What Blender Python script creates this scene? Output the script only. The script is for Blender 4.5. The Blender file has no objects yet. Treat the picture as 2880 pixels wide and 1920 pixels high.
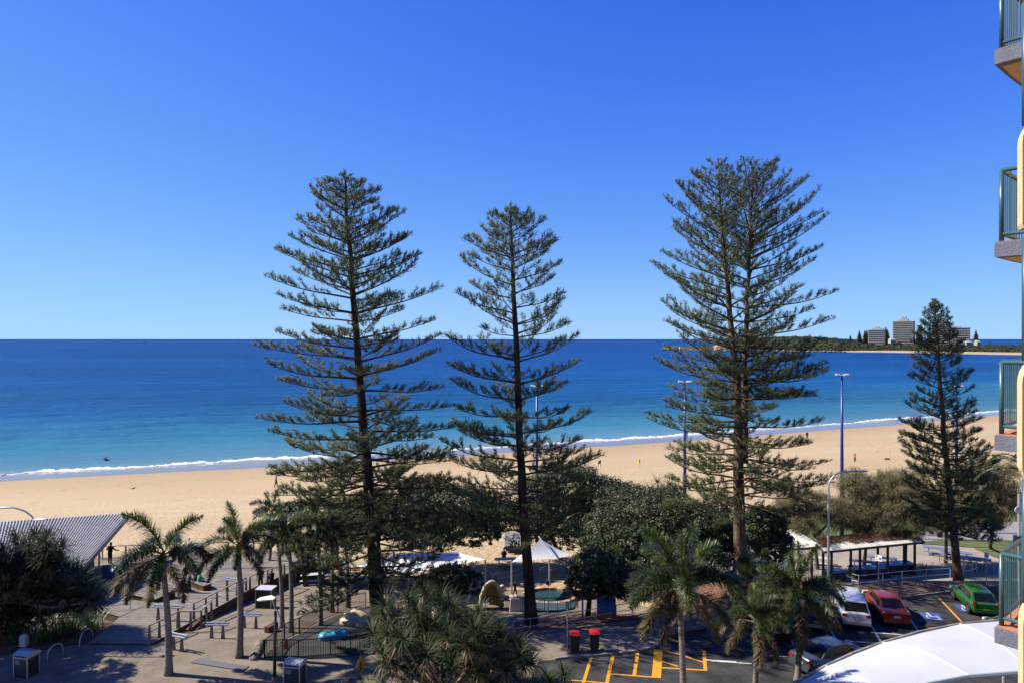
import bpy, bmesh, math, random
import numpy as np
from mathutils import Vector, Matrix, Euler
rnd = random.Random(7)
R = math.radians
SC = bpy.context.scene
COL = SC.collection

# ---------------------------------------------------------------- camera, sky, sun, exposure
CAM_Z = 18.0
FPX = 1920.0          # focal length in photograph pixels (24 mm on 36 mm, 2880 px wide)
HOR = 953.0           # photograph row of the horizon
cam_d = bpy.data.cameras.new('camera')
cam_d.sensor_width = 36.0
cam_d.lens = 24.0
cam_d.shift_y = -(960.0 - HOR) / 2880.0
cam_d.clip_start = 0.1
cam_d.clip_end = 120000.0
cam = bpy.data.objects.new('camera', cam_d)
cam.location = (0, 0, CAM_Z)
cam.rotation_euler = (R(90), 0, 0)
COL.objects.link(cam)
SC.camera = cam

SUN_EL = 42.0
SUN_DIR = Vector((-math.cos(R(9)) * math.cos(R(SUN_EL)), math.sin(R(9)) * math.cos(R(SUN_EL)), math.sin(R(SUN_EL))))
world = bpy.data.worlds.new('World')
SC.world = world
world.use_nodes = True
wn = world.node_tree.nodes
wl = world.node_tree.links
sky = wn.new('ShaderNodeTexSky')
sky.sky_type = 'NISHITA'
sky.sun_disc = False
sky.sun_elevation = R(SUN_EL)
sky.sun_rotation = math.atan2(SUN_DIR.x, SUN_DIR.y)
sky.altitude = 0
sky.air_density = 0.6
sky.dust_density = 0.0
sky.ozone_density = 10.0
# the camera's response to the sky, one curve per channel for the whole dome: deep saturated blue, pale blue horizon
EXPO = 0.95
SKY_STRENGTH = 0.10
sepc = wn.new('ShaderNodeSeparateColor'); comb = wn.new('ShaderNodeCombineColor')
wl.new(sky.outputs['Color'], sepc.inputs['Color'])
for i, (ga, gp, gb) in enumerate(((7.42, 1.8, 16.6), (3.6, 1.5, 4.21), (21.0, 2.0, 19.9))):   # a x^p / (1 + b x^p)
    def wm(op, a_, b_):
        q = wn.new('ShaderNodeMath'); q.operation = op
        for k_, v_ in enumerate((a_, b_)):
            if hasattr(v_, 'is_output'): wl.new(v_, q.inputs[k_])
            else: q.inputs[k_].default_value = v_
        return q.outputs[0]
    xp = wm('POWER', wm('MULTIPLY', sepc.outputs[i], 0.15), gp)
    out_ = wm('DIVIDE', wm('MULTIPLY', xp, ga), wm('ADD', wm('MULTIPLY', xp, gb), 1.0))
    wl.new(wm('MULTIPLY', out_, 2 ** -EXPO / SKY_STRENGTH), comb.inputs[i])
wl.new(comb.outputs['Color'], wn['Background'].inputs['Color'])
wn['Background'].inputs['Strength'].default_value = SKY_STRENGTH

sun_d = bpy.data.lights.new('sun', 'SUN')
sun_d.energy = 5.0
sun_d.angle = R(0.53)
sun_d.color = (1.0, 0.93, 0.82)
sun = bpy.data.objects.new('sun', sun_d)
sun.rotation_euler = SUN_DIR.to_track_quat('Z', 'Y').to_euler()
sun.location = (-60, 20, 60)
COL.objects.link(sun)

SC.view_settings.view_transform = 'Standard'
SC.view_settings.look = 'None'
SC.view_settings.exposure = EXPO
SC.view_settings.gamma = 1.0
SC.view_settings.use_curve_mapping = False
SC.cycles.max_bounces = 6
SC.cycles.diffuse_bounces = 3
SC.cycles.glossy_bounces = 2
SC.cycles.transparent_max_bounces = 6
SC.cycles.caustics_reflective = False
SC.cycles.caustics_refractive = False

# ---------------------------------------------------------------- where things stand
def lerp(a, b, t): return a + (b - a) * t
def clamp(v, a=0.0, b=1.0): return max(a, min(b, v))
def sstep(a, b, v):
    t = clamp((v - a) / (b - a)); return t * t * (3 - 2 * t)

SEA = -5.5
def shore(x): return 148.7 + .389 * x + .000455 * x * x
def ground_z(x, y):
    s = sstep(8, 16, x)
    zl = -clamp((y - 40) * .2, 0, 3.0)
    zr = -clamp((y - 50.5) * .36, 0, 2.7)
    z = lerp(zl, zr, s)
    if y > 58: z = lerp(z, -3.7, clamp((y - 58) / 17))
    if y > 75:
        ys = shore(x)
        z = lerp(-3.7, SEA, (y - 75) / max(ys - 75, 8))
    return max(z, -9)

def Z(n, x, y):
    """pixel of one of my seven close-ups of the lower edge -> pixel of the photograph"""
    return ((n - 1) * 400 + x / 3.0146, 1400 + y / 3.0154)
def P(px, py, z=0.0):
    y = FPX * (CAM_Z - z) / (py - HOR)
    return Vector(((px - 1440) / FPX * y, y, z))
def PY(px, py, y):
    return Vector(((px - 1440) / FPX * y, y, CAM_Z - (py - HOR) * y / FPX))
def PT(px, py, dz=0.0):
    z = 0.0
    for _ in range(60):
        p = P(px, py, z); z = lerp(z, ground_z(p.x, p.y) + dz, .4)
    return P(px, py, z)
def XA(px, y): return (px - 1440) / FPX * y
def on(x, y, dz=0.0): return Vector((x, y, ground_z(x, y) + dz))

# ---------------------------------------------------------------- materials
MATS = {}
def nodes_of(m):
    m.use_nodes = True
    return m.node_tree.nodes, m.node_tree.links, m.node_tree.nodes['Principled BSDF']
def mat(name, c1, c2=None, scale=3.0, rough=.7, metal=0.0, bump=0.0, bscale=None, island=0.0, spec=.3, detail=6, coat=0.0, trans=0.0, stretch=None, ramp=(.35, .65)):
    if name in MATS: return MATS[name]
    m = bpy.data.materials.new(name); MATS[name] = m
    n, l, b = nodes_of(m)
    b.inputs['Roughness'].default_value = rough
    b.inputs['Metallic'].default_value = metal
    b.inputs['Specular IOR Level'].default_value = spec
    b.inputs['Coat Weight'].default_value = coat
    col = None
    geo = n.new('ShaderNodeNewGeometry')
    vec = geo.outputs['Position']
    if stretch:
        mp = n.new('ShaderNodeMapping'); mp.inputs['Scale'].default_value = stretch
        l.new(vec, mp.inputs['Vector']); vec = mp.outputs['Vector']
    if c2:
        tx = n.new('ShaderNodeTexNoise'); tx.inputs['Scale'].default_value = scale; tx.inputs['Detail'].default_value = detail
        l.new(vec, tx.inputs['Vector'])
        rp = n.new('ShaderNodeValToRGB')
        rp.color_ramp.elements[0].position = ramp[0]; rp.color_ramp.elements[1].position = ramp[1]
        rp.color_ramp.elements[0].color = (*c1, 1); rp.color_ramp.elements[1].color = (*c2, 1)
        l.new(tx.outputs['Fac'], rp.inputs['Fac'])
        col = rp.outputs['Color']
    if island:
        hv = n.new('ShaderNodeHueSaturation')
        if col: l.new(col, hv.inputs['Color'])
        else: hv.inputs['Color'].default_value = (*c1, 1)
        mr = n.new('ShaderNodeMapRange'); mr.inputs['To Min'].default_value = 1 - island; mr.inputs['To Max'].default_value = 1 + island
        l.new(geo.outputs['Random Per Island'], mr.inputs['Value'])
        l.new(mr.outputs['Result'], hv.inputs['Value'])
        col = hv.outputs['Color']
    if col: l.new(col, b.inputs['Base Color'])
    else: b.inputs['Base Color'].default_value = (*c1, 1)
    if bump:
        t2 = n.new('ShaderNodeTexNoise'); t2.inputs['Scale'].default_value = bscale or scale * 4; t2.inputs['Detail'].default_value = 5
        l.new(vec, t2.inputs['Vector'])
        bp = n.new('ShaderNodeBump'); bp.inputs['Strength'].default_value = min(1, bump); bp.inputs['Distance'].default_value = .05 * max(1, bump)
        l.new(t2.outputs['Fac'], bp.inputs['Height']); l.new(bp.outputs['Normal'], b.inputs['Normal'])
    if trans:
        tr = n.new('ShaderNodeBsdfTranslucent')
        if col:
            l.new(col, tr.inputs['Color'])
        else: tr.inputs['Color'].default_value = (*c1, 1)
        mx = n.new('ShaderNodeMixShader'); mx.inputs['Fac'].default_value = trans
        l.new(b.outputs['BSDF'], mx.inputs[1]); l.new(tr.outputs['BSDF'], mx.inputs[2])
        l.new(mx.outputs['Shader'], n['Material Output'].inputs['Surface'])
    return m

# ---------------------------------------------------------------- mesh helpers
class MB:
    def __init__(self): self.v = []; self.f = []
    def add(self, vs, fs):
        o = len(self.v); self.v.extend([tuple(p) for p in vs]); self.f.extend([tuple(i + o for i in q) for q in fs]); return self
    def box(self, c, s, rz=0.0, rot=None):
        x, y, z = s[0] / 2, s[1] / 2, s[2] / 2
        M = (rot.to_matrix() if rot is not None else Matrix.Rotation(rz, 3, 'Z'))
        c = Vector(c)
        vs = [c + M @ Vector((a * x, b * y, d * z)) for d in (-1, 1) for b in (-1, 1) for a in (-1, 1)]
        return self.add(vs, [(0, 2, 3, 1), (4, 5, 7, 6), (0, 1, 5, 4), (2, 6, 7, 3), (0, 4, 6, 2), (1, 3, 7, 5)])
    def tube(self, pts, r, n=6, cap=True):
        pts = [Vector(p) for p in pts]
        rs = r if isinstance(r, (list, tuple)) else [r] * len(pts)
        rings = []
        up = None
        for i, p in enumerate(pts):
            d = (pts[min(i + 1, len(pts) - 1)] - pts[max(i - 1, 0)])
            if d.length < 1e-9: d = Vector((0, 0, 1))
            d.normalize()
            if up is None:
                up = Vector((0, 0, 1)) if abs(d.z) < .9 else Vector((1, 0, 0))
            a = d.cross(up)
            if a.length < 1e-6: a = d.cross(Vector((0, 1, 0)))
            a.normalize(); b = a.cross(d).normalized(); up = b
            rings.append([p + (a * math.cos(t) + b * math.sin(t)) * rs[i] for t in [2 * math.pi * k / n for k in range(n)]])
        vs = [q for g in rings for q in g]; fs = []
        for i in range(len(pts) - 1):
            for k in range(n):
                fs.append((i * n + k, i * n + (k + 1) % n, (i + 1) * n + (k + 1) % n, (i + 1) * n + k))
        if cap:
            fs.append(tuple(reversed(range(n)))); fs.append(tuple((len(pts) - 1) * n + k for k in range(n)))
        return self.add(vs, fs)
    def bar(self, a, b, w, h):
        a = Vector(a); b = Vector(b); d = (b - a); L = d.length
        q = d.to_track_quat('X', 'Z')
        return self.box((a + b) / 2, (L, w, h), rot=q)
    def prism(self, poly, z0, z1):
        n = len(poly)
        vs = [(p[0], p[1], z0) for p in poly] + [(p[0], p[1], z1) for p in poly]
        fs = [tuple(reversed(range(n))), tuple(range(n, 2 * n))] + [(i, (i + 1) % n, n + (i + 1) % n, n + i) for i in range(n)]
        return self.add(vs, fs)
    def lathe(self, prof, c=(0, 0, 0), n=12):
        vs = []; fs = []
        for r, z in prof:
            for k in range(n):
                t = 2 * math.pi * k / n
                vs.append((c[0] + r * math.cos(t), c[1] + r * math.sin(t), c[2] + z))
        for i in range(len(prof) - 1):
            for k in range(n):
                fs.append((i * n + k, i * n + (k + 1) % n, (i + 1) * n + (k + 1) % n, (i + 1) * n + k))
        fs.append(tuple(reversed(range(n)))); fs.append(tuple((len(prof) - 1) * n + k for k in range(n)))
        return self.add(vs, fs)
    def grid(self, rows):
        nr = len(rows); nc = len(rows[0]); vs = [p for r in rows for p in r]
        return self.add(vs, [(i * nc + j, i * nc + j + 1, (i + 1) * nc + j + 1, (i + 1) * nc + j) for i in range(nr - 1) for j in range(nc - 1)])
    def mesh(self, name, m, smooth=False):
        me = bpy.data.meshes.new(name); me.from_pydata(self.v, [], self.f); me.update()
        if m: me.materials.append(m)
        if smooth: me.polygons.foreach_set('use_smooth', [True] * len(me.polygons))
        return me
    def build(self, name, m, parent=None, smooth=False, world=True):
        return link(name, self.mesh(name, m, smooth), parent, world)

def link(name, me, parent=None, world=False, loc=None, rot=None):
    o = bpy.data.objects.new(name, me); COL.objects.link(o)
    if parent is not None:
        o.parent = parent
        if world: o.matrix_parent_inverse = Matrix.Translation(-thing_base(parent))
    if loc is not None: o.location = loc
    if rot is not None: o.rotation_euler = rot
    return o
def thing_base(o):
    return Vector(o.get('_b', (0, 0, 0))) if False else BASES.get(o.name, Vector((0, 0, 0)))
BASES = {}
def thing(name, label, cat, loc=(0, 0, 0), rz=0.0, group=None):
    o = bpy.data.objects.new(name, None); COL.objects.link(o)
    o.empty_display_size = .2
    o.location = loc; o.rotation_euler = (0, 0, rz)
    BASES[o.name] = Vector(loc)
    return tag(o, label, cat, group)
def tag(o, label, cat, group=None, kind=None):
    if label: o['label'] = label
    if cat: o['category'] = cat
    if group: o['group'] = group
    if kind: o['kind'] = kind
    return o
def struct(o): o['kind'] = 'structure'; return o
def np_mesh(name, V, quads=None, tris=None, m=None, smooth=False):
    """mesh from numpy arrays, fast"""
    me = bpy.data.meshes.new(name)
    nq = 0 if quads is None else len(quads); nt = 0 if tris is None else len(tris)
    me.vertices.add(len(V)); me.vertices.foreach_set('co', np.asarray(V, np.float32).ravel())
    idx = []; starts = []
    if nq: idx.append(np.asarray(quads, np.int32).ravel()); starts.append(np.arange(nq, dtype=np.int32) * 4)
    if nt: idx.append(np.asarray(tris, np.int32).ravel()); starts.append(nq * 4 + np.arange(nt, dtype=np.int32) * 3)
    idx = np.concatenate(idx); starts = np.concatenate(starts)
    me.loops.add(len(idx)); me.loops.foreach_set('vertex_index', idx)
    me.polygons.add(nq + nt); me.polygons.foreach_set('loop_start', starts)
    if smooth: me.polygons.foreach_set('use_smooth', np.ones(nq + nt, bool))
    me.update(calc_edges=True); me.validate()
    if m: me.materials.append(m)
    return me
def nrm(a): return a / np.maximum(np.linalg.norm(a, axis=1, keepdims=True), 1e-9)
def spikes(p, d, L, r, m, name, n=3):
    """thin cones: base points p, unit directions d, lengths L, radii r"""
    N = len(p)
    ref = np.where(np.abs(d[:, 2:3]) < .9, np.array([[0, 0, 1.]]), np.array([[1., 0, 0]]))
    a = nrm(np.cross(d, ref)); b = np.cross(a, d)
    V = np.empty((N, n + 1, 3))
    for k in range(n):
        t = 2 * math.pi * k / n
        V[:, k] = p + d * (L * .3)[:, None] * (1 if True else 0) + (a * math.cos(t) + b * math.sin(t)) * r[:, None]
    V[:, n] = p + d * L[:, None]
    base = np.arange(N)[:, None] * (n + 2)
    V2 = np.concatenate([V, p[:, None, :]], axis=1)
    T = []
    for k in range(n):
        T.append(np.stack([base[:, 0] + k, base[:, 0] + (k + 1) % n, base[:, 0] + n], 1))
        T.append(np.stack([base[:, 0] + (k + 1) % n, base[:, 0] + k, base[:, 0] + n + 1], 1))
    return np_mesh(name, V2.reshape(-1, 3), None, np.concatenate(T), m)
def leaf_quads(p, u, v, m, name, fold=0.0):
    """diamond leaves: centre p, half axes u (length) and v (width)"""
    N = len(p)
    nn = nrm(np.cross(u, v)) * np.linalg.norm(v, axis=1, keepdims=True) * fold
    V = np.stack([p - u, p + v + nn, p + u, p - v + nn], 1).reshape(-1, 3)
    b = np.arange(N) * 4
    return np_mesh(name, V, np.stack([b, b + 1, b + 2, b + 3], 1), None, m)
def drape(name, poly, m, dz, step=1.0, edge=0.0, parent=None):
    """a sheet over the terrain, dz above it; edge > 0 gives it a skirt"""
    bm = bmesh.new()
    f = bm.faces.new([bm.verts.new((p[0], p[1], 0)) for p in poly])
    xs = [p[0] for p in poly]; ys = [p[1] for p in poly]
    for lo, hi, nx in ((min(xs), max(xs), (1, 0, 0)), (min(ys), max(ys), (0, 1, 0))):
        t = math.ceil(lo / step) * step
        while t < hi:
            bmesh.ops.bisect_plane(bm, geom=bm.verts[:] + bm.edges[:] + bm.faces[:], plane_co=(t * nx[0], t * nx[1], 0), plane_no=nx)
            t += step
    if edge:
        be = [e for e in bm.edges if e.is_boundary]
        r = bmesh.ops.extrude_edge_only(bm, edges=be)
        low = set(g for g in r['geom'] if isinstance(g, bmesh.types.BMVert))
    else: low = set()
    for v in bm.verts:
        v.co.z = ground_z(v.co.x, v.co.y) + dz - (edge if v in low else 0)
    bmesh.ops.recalc_face_normals(bm, faces=bm.faces[:])
    me = bpy.data.meshes.new(name); bm.to_mesh(me); bm.free(); me.materials.append(m)
    up = sum(p.normal.z * p.area for p in me.polygons)
    if up < 0: me.flip_normals()
    return link(name, me, parent)
def arc(c, r, a0, a1, n):
    return [(c[0] + r * math.cos(R(lerp(a0, a1, i / n))), c[1] + r * math.sin(R(lerp(a0, a1, i / n)))) for i in range(n + 1)]

# ================================================================ THE SETTING
# ---- sand and ground
def ground_material():
    m = bpy.data.materials.new('sand'); n, l, b = nodes_of(m)
    geo = n.new('ShaderNodeNewGeometry')
    sep = n.new('ShaderNodeSeparateXYZ'); l.new(geo.outputs['Position'], sep.inputs[0])
    def math_(op, a, c=None):
        q = n.new('ShaderNodeMath'); q.operation = op
        for i, v in enumerate((a, c)):
            if v is None: continue
            if hasattr(v, 'is_output'): l.new(v, q.inputs[i])
            else: q.inputs[i].default_value = v
        return q.outputs[0]
    x = sep.outputs['X']; y = sep.outputs['Y']
    ys = math_('ADD', math_('ADD', 148.7, math_('MULTIPLY', x, .389)), math_('MULTIPLY', math_('MULTIPLY', x, x), .000455))
    d = math_('SUBTRACT', ys, y)          # metres inland of the mean waterline
    wob = n.new('ShaderNodeTexNoise'); wob.inputs['Scale'].default_value = .045; wob.inputs['Detail'].default_value = 2
    l.new(geo.outputs['Position'], wob.inputs['Vector'])
    d2 = math_('ADD', d, math_('MULTIPLY', math_('SUBTRACT', wob.outputs['Fac'], .5), 6.0))
    wet = n.new('ShaderNodeMapRange'); wet.inputs['From Min'].default_value = 7.4; wet.inputs['From Max'].default_value = 8.4
    wet.inputs['To Min'].default_value = 1; wet.inputs['To Max'].default_value = 0; l.new(d2, wet.inputs['Value'])
    damp = n.new('ShaderNodeMapRange'); damp.inputs['From Min'].default_value = 7; damp.inputs['From Max'].default_value = 26
    damp.inputs['To Min'].default_value = 1; damp.inputs['To Max'].default_value = 0; l.new(d2, damp.inputs['Value'])
    big = n.new('ShaderNodeTexNoise'); big.inputs['Scale'].default_value = .06; big.inputs['Detail'].default_value = 4
    mp = n.new('ShaderNodeMapping'); mp.inputs['Scale'].default_value = (.35, 1, 1); mp.inputs['Rotation'].default_value = (0, 0, R(-20))
    l.new(geo.outputs['Position'], mp.inputs['Vector']); l.new(mp.outputs['Vector'], big.inputs['Vector'])
    c0 = n.new('ShaderNodeMix'); c0.data_type = 'RGBA'; c0.inputs[6].default_value = (.315, .225, .115, 1); c0.inputs[7].default_value = (.41, .31, .175, 1)
    l.new(big.outputs['Fac'], c0.inputs[0])
    c1 = n.new('ShaderNodeMix'); c1.data_type = 'RGBA'; l.new(c0.outputs[2], c1.inputs[6]); c1.inputs[7].default_value = (.27, .182, .090, 1)
    l.new(math_('MULTIPLY', damp.outputs[0], .75), c1.inputs[0])
    # scattered footprints and seaweed specks on the dry sand
    sp = n.new('ShaderNodeTexNoise'); sp.inputs['Scale'].default_value = 1.5; sp.inputs['Detail'].default_value = 6; sp.inputs['Roughness'].default_value = .75
    mp2 = n.new('ShaderNodeMapping'); mp2.inputs['Scale'].default_value = (.55, .9, 1); l.new(geo.outputs['Position'], mp2.inputs['Vector']); l.new(mp2.outputs['Vector'], sp.inputs['Vector'])
    spr = n.new('ShaderNodeMapRange'); spr.inputs['From Min'].default_value = .565; spr.inputs['From Max'].default_value = .64; l.new(sp.outputs['Fac'], spr.inputs['Value'])
    zone = n.new('ShaderNodeTexNoise'); zone.inputs['Scale'].default_value = .05; l.new(geo.outputs['Position'], zone.inputs['Vector'])
    zr = n.new('ShaderNodeMapRange'); zr.inputs['From Min'].default_value = .42; zr.inputs['From Max'].default_value = .62; l.new(zone.outputs['Fac'], zr.inputs['Value'])
    dry = n.new('ShaderNodeMapRange'); dry.inputs['From Min'].default_value = 12; dry.inputs['From Max'].default_value = 22; l.new(d2, dry.inputs['Value'])
    c2 = n.new('ShaderNodeMix'); c2.data_type = 'RGBA'; l.new(c1.outputs[2], c2.inputs[6]); c2.inputs[7].default_value = (.14, .09, .045, 1)
    l.new(math_('MULTIPLY', math_('MULTIPLY', spr.outputs[0], dry.outputs[0]), math_('MULTIPLY', zr.outputs[0], .75)), c2.inputs[0])
    # a broken line of weed left by the tide, and paler wheel tracks higher up
    def band(at, half, src):
        q = math_('ABSOLUTE', math_('SUBTRACT', src, at)); return math_('MAXIMUM', math_('SUBTRACT', 1.0, math_('DIVIDE', q, half)), 0.0)
    wv = n.new('ShaderNodeTexNoise'); wv.inputs['Scale'].default_value = .02; wv.inputs['Detail'].default_value = 3; l.new(geo.outputs['Position'], wv.inputs['Vector'])
    dw = math_('ADD', d, math_('MULTIPLY', math_('SUBTRACT', wv.outputs['Fac'], .5), 26.0))
    weed = math_('MULTIPLY', math_('MULTIPLY', math_('ADD', band(21.0, 1.6, dw), math_('MULTIPLY', band(31.0, 1.0, dw), .7)), spr.outputs[0]), .9)
    cw = n.new('ShaderNodeMix'); cw.data_type = 'RGBA'; l.new(c2.outputs[2], cw.inputs[6]); cw.inputs[7].default_value = (.13, .085, .045, 1); l.new(weed, cw.inputs[0])
    trk = math_('MULTIPLY', math_('ADD', math_('ADD', band(44.0, .35, dw), band(46.0, .35, dw)), math_('ADD', band(37.5, .3, dw), band(39.3, .3, dw))), .35)
    ct = n.new('ShaderNodeMix'); ct.data_type = 'RGBA'; l.new(cw.outputs[2], ct.inputs[6]); ct.inputs[7].default_value = (.50, .39, .24, 1); l.new(trk, ct.inputs[0])
    c2 = ct
    c3 = n.new('ShaderNodeMix'); c3.data_type = 'RGBA'; l.new(c2.outputs[2], c3.inputs[6]); c3.inputs[7].default_value = (.17, .122, .08, 1)
    l.new(wet.outputs[0], c3.inputs[0]); l.new(c3.outputs[2], b.inputs['Base Color'])
    ro = n.new('ShaderNodeMapRange'); ro.inputs['To Min'].default_value = .95; ro.inputs['To Max'].default_value = .12
    l.new(wet.outputs[0], ro.inputs['Value']); l.new(ro.outputs[0], b.inputs['Roughness'])
    b.inputs['Specular IOR Level'].default_value = .5
    fp = n.new('ShaderNodeTexNoise'); fp.inputs['Scale'].default_value = 1.7; fp.inputs['Detail'].default_value = 5; l.new(geo.outputs['Position'], fp.inputs['Vector'])
    inl = n.new('ShaderNodeMapRange'); inl.inputs['From Min'].default_value = 20; inl.inputs['From Max'].default_value = 80; l.new(d, inl.inputs['Value'])
    bp = n.new('ShaderNodeBump'); bp.inputs['Distance'].default_value = .35
    l.new(math_('ADD', math_('MULTIPLY', inl.outputs[0], .75), .04), bp.inputs['Strength'])
    drywet = n.new('ShaderNodeMath'); drywet.operation = 'MULTIPLY'
    iv = math_('SUBTRACT', 1.0, wet.outputs[0]); l.new(iv, drywet.inputs[0]); l.new(fp.outputs['Fac'], drywet.inputs[1])
    l.new(drywet.outputs[0], bp.inputs['Height']); l.new(bp.outputs['Normal'], b.inputs['Normal'])
    return m
xs = np.concatenate([np.arange(-260, -44, 8.), np.arange(-44, 44, 1.), np.arange(44, 330, 8.)])
rows = []
NR = 150
for j in range(NR):
    row = []
    for x in xs:
        t = j / (NR - 1)
        if j < 110: y = lerp(8, 80, j / 110)
        else: y = lerp(80, shore(max(x, -420)) + 30, (j - 110) / (NR - 1 - 110))
        row.append((x, y, ground_z(x, y)))
    rows.append(row)
g = MB().grid(rows).build('beach_ground', ground_material(), smooth=True)
struct(g); g['label'] = 'pale golden sand beach sloping down to the sea'

# ---- sea
def sea_material():
    m = bpy.data.materials.new('sea_water'); n, l, b = nodes_of(m)
    geo = n.new('ShaderNodeNewGeometry'); sep = n.new('ShaderNodeSeparateXYZ'); l.new(geo.outputs['Position'], sep.inputs[0])
    def math_(op, a, c=None):
        q = n.new('ShaderNodeMath'); q.operation = op
        for i, v in enumerate((a, c)):
            if v is None: continue
            if hasattr(v, 'is_output'): l.new(v, q.inputs[i])
            else: q.inputs[i].default_value = v
        return q.outputs[0]
    x = sep.outputs['X']; y = sep.outputs['Y']
    ys = math_('ADD', math_('ADD', 148.7, math_('MULTIPLY', x, .389)), math_('MULTIPLY', math_('MULTIPLY', x, x), .000455))
    ysc = math_('MINIMUM', ys, math_('ADD', 148.7, math_('MULTIPLY', math_('ABSOLUTE', x), .50)))
    d = math_('SUBTRACT', y, ysc)
    nz = n.new('ShaderNodeTexNoise'); nz.inputs['Scale'].default_value = .011; nz.inputs['Detail'].default_value = 3
    mp = n.new('ShaderNodeMapping'); mp.inputs['Scale'].default_value = (.35, 1.2, 1); mp.inputs['Rotation'].default_value = (0, 0, R(-20)); l.new(geo.outputs['Position'], mp.inputs['Vector'])
    l.new(mp.outputs['Vector'], nz.inputs['Vector'])
    dn = math_('MULTIPLY', d, math_('ADD', .55, math_('MULTIPLY', nz.outputs['Fac'], .9)))
    lg = math_('DIVIDE', math_('LOGARITHM', math_('MAXIMUM', math_('ADD', dn, 4), 1.0), 10.0), 4.0)
    rp = n.new('ShaderNodeValToRGB'); l.new(lg, rp.inputs['Fac'])
    cr = rp.color_ramp
    stops = [(.15, (.17, .215, .20)), (.26, (.075, .160, .215)), (.40, (.026, .135, .215)), (.53, (.004, .066, .195)), (.64, (.001, .048, .180)), (.80, (.001, .036, .160)), (1.0, (.001, .022, .135))]
    cr.elements[0].position = stops[0][0]; cr.elements[0].color = (*stops[0][1], 1)
    cr.elements[1].position = stops[-1][0]; cr.elements[1].color = (*stops[-1][1], 1)
    for p_, c_ in stops[1:-1]:
        e = cr.elements.new(p_); e.color = (*c_, 1)
    # darker patches of reef and wind lanes
    nz2 = n.new('ShaderNodeTexNoise'); nz2.inputs['Scale'].default_value = .006; nz2.inputs['Detail'].default_value = 4; l.new(mp.outputs['Vector'], nz2.inputs['Vector'])
    hv = n.new('ShaderNodeHueSaturation'); l.new(rp.outputs['Color'], hv.inputs['Color'])
    vr = n.new('ShaderNodeMapRange'); vr.inputs['From Min'].default_value = .3; vr.inputs['From Max'].default_value = .7; vr.inputs['To Min'].default_value = .72; vr.inputs['To Max'].default_value = 1.25
    l.new(nz2.outputs['Fac'], vr.inputs['Value']); l.new(vr.outputs[0], hv.inputs['Value'])
    # foam at the swash line
    fo = n.new('ShaderNodeTexNoise'); fo.inputs['Scale'].default_value = .55; fo.inputs['Detail'].default_value = 8; fo.inputs['Roughness'].default_value = .7
    mp3 = n.new('ShaderNodeMapping'); mp3.inputs['Scale'].default_value = (.45, 1.6, 1); mp3.inputs['Rotation'].default_value = (0, 0, R(-21)); l.new(geo.outputs['Position'], mp3.inputs['Vector']); l.new(mp3.outputs['Vector'], fo.inputs['Vector'])
    wob = n.new('ShaderNodeTexNoise'); wob.inputs['Scale'].default_value = .03; wob.inputs['Detail'].default_value = 2; l.new(geo.outputs['Position'], wob.inputs['Vector'])
    df = math_('ADD', d, math_('MULTIPLY', math_('SUBTRACT', wob.outputs['Fac'], .5), 7.0))
    near = n.new('ShaderNodeMapRange'); near.inputs['From Min'].default_value = 9.0; near.inputs['From Max'].default_value = -3.0; l.new(df, near.inputs['Value'])
    thr = math_('SUBTRACT', .87, math_('MULTIPLY', near.outputs[0], .42))
    fm = n.new('ShaderNodeMapRange'); fm.inputs['From Min'].default_value = -.03; fm.inputs['From Max'].default_value = .05
    l.new(math_('SUBTRACT', fo.outputs['Fac'], thr), fm.inputs['Value'])
    mx = n.new('ShaderNodeMix'); mx.data_type = 'RGBA'; l.new(hv.outputs['Color'], mx.inputs[6]); mx.inputs[7].default_value = (.58, .60, .60, 1); l.new(fm.outputs[0], mx.inputs[0])
    l.new(mx.outputs[2], b.inputs['Base Color'])
    ro = n.new('ShaderNodeMapRange'); ro.inputs['To Min'].default_value = .30; ro.inputs['To Max'].default_value = .9; l.new(fm.outputs[0], ro.inputs['Value']); l.new(ro.outputs[0], b.inputs['Roughness'])
    b.inputs['IOR'].default_value = 1.33; b.inputs['Specular IOR Level'].default_value = .015
    # waves
    mp4 = n.new('ShaderNodeMapping'); mp4.inputs['Scale'].default_value = (.35, 1, 1); mp4.inputs['Rotation'].default_value = (0, 0, R(-18)); l.new(geo.outputs['Position'], mp4.inputs['Vector'])
    w1 = n.new('ShaderNodeTexNoise'); w1.inputs['Scale'].default_value = .75; w1.inputs['Detail'].default_value = 5; w1.inputs['Roughness'].default_value = .65; l.new(mp4.outputs['Vector'], w1.inputs['Vector'])
    w2 = n.new('ShaderNodeTexNoise'); w2.inputs['Scale'].default_value = .12; w2.inputs['Detail'].default_value = 3; l.new(mp4.outputs['Vector'], w2.inputs['Vector'])
    w3 = n.new('ShaderNodeTexNoise'); w3.inputs['Scale'].default_value = .028; w3.inputs['Detail'].default_value = 4; l.new(mp4.outputs['Vector'], w3.inputs['Vector'])
    hsum = math_('ADD', math_('ADD', math_('MULTIPLY', w1.outputs['Fac'], 1.2), math_('MULTIPLY', w2.outputs['Fac'], 5.5)), math_('MULTIPLY', w3.outputs['Fac'], 5.0))
    bp = n.new('ShaderNodeBump'); bp.inputs['Strength'].default_value = .75; bp.inputs['Distance'].default_value = 1.0
    cal = n.new('ShaderNodeMapRange'); cal.inputs['From Min'].default_value = 2; cal.inputs['From Max'].default_value = 70; cal.inputs['To Min'].default_value = .10; cal.inputs['To Max'].default_value = 1.0; l.new(d, cal.inputs['Value']); l.new(cal.outputs[0], bp.inputs['Strength'])
    l.new(hsum, bp.inputs['Height']); l.new(bp.outputs['Normal'], b.inputs['Normal'])
    return m
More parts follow.
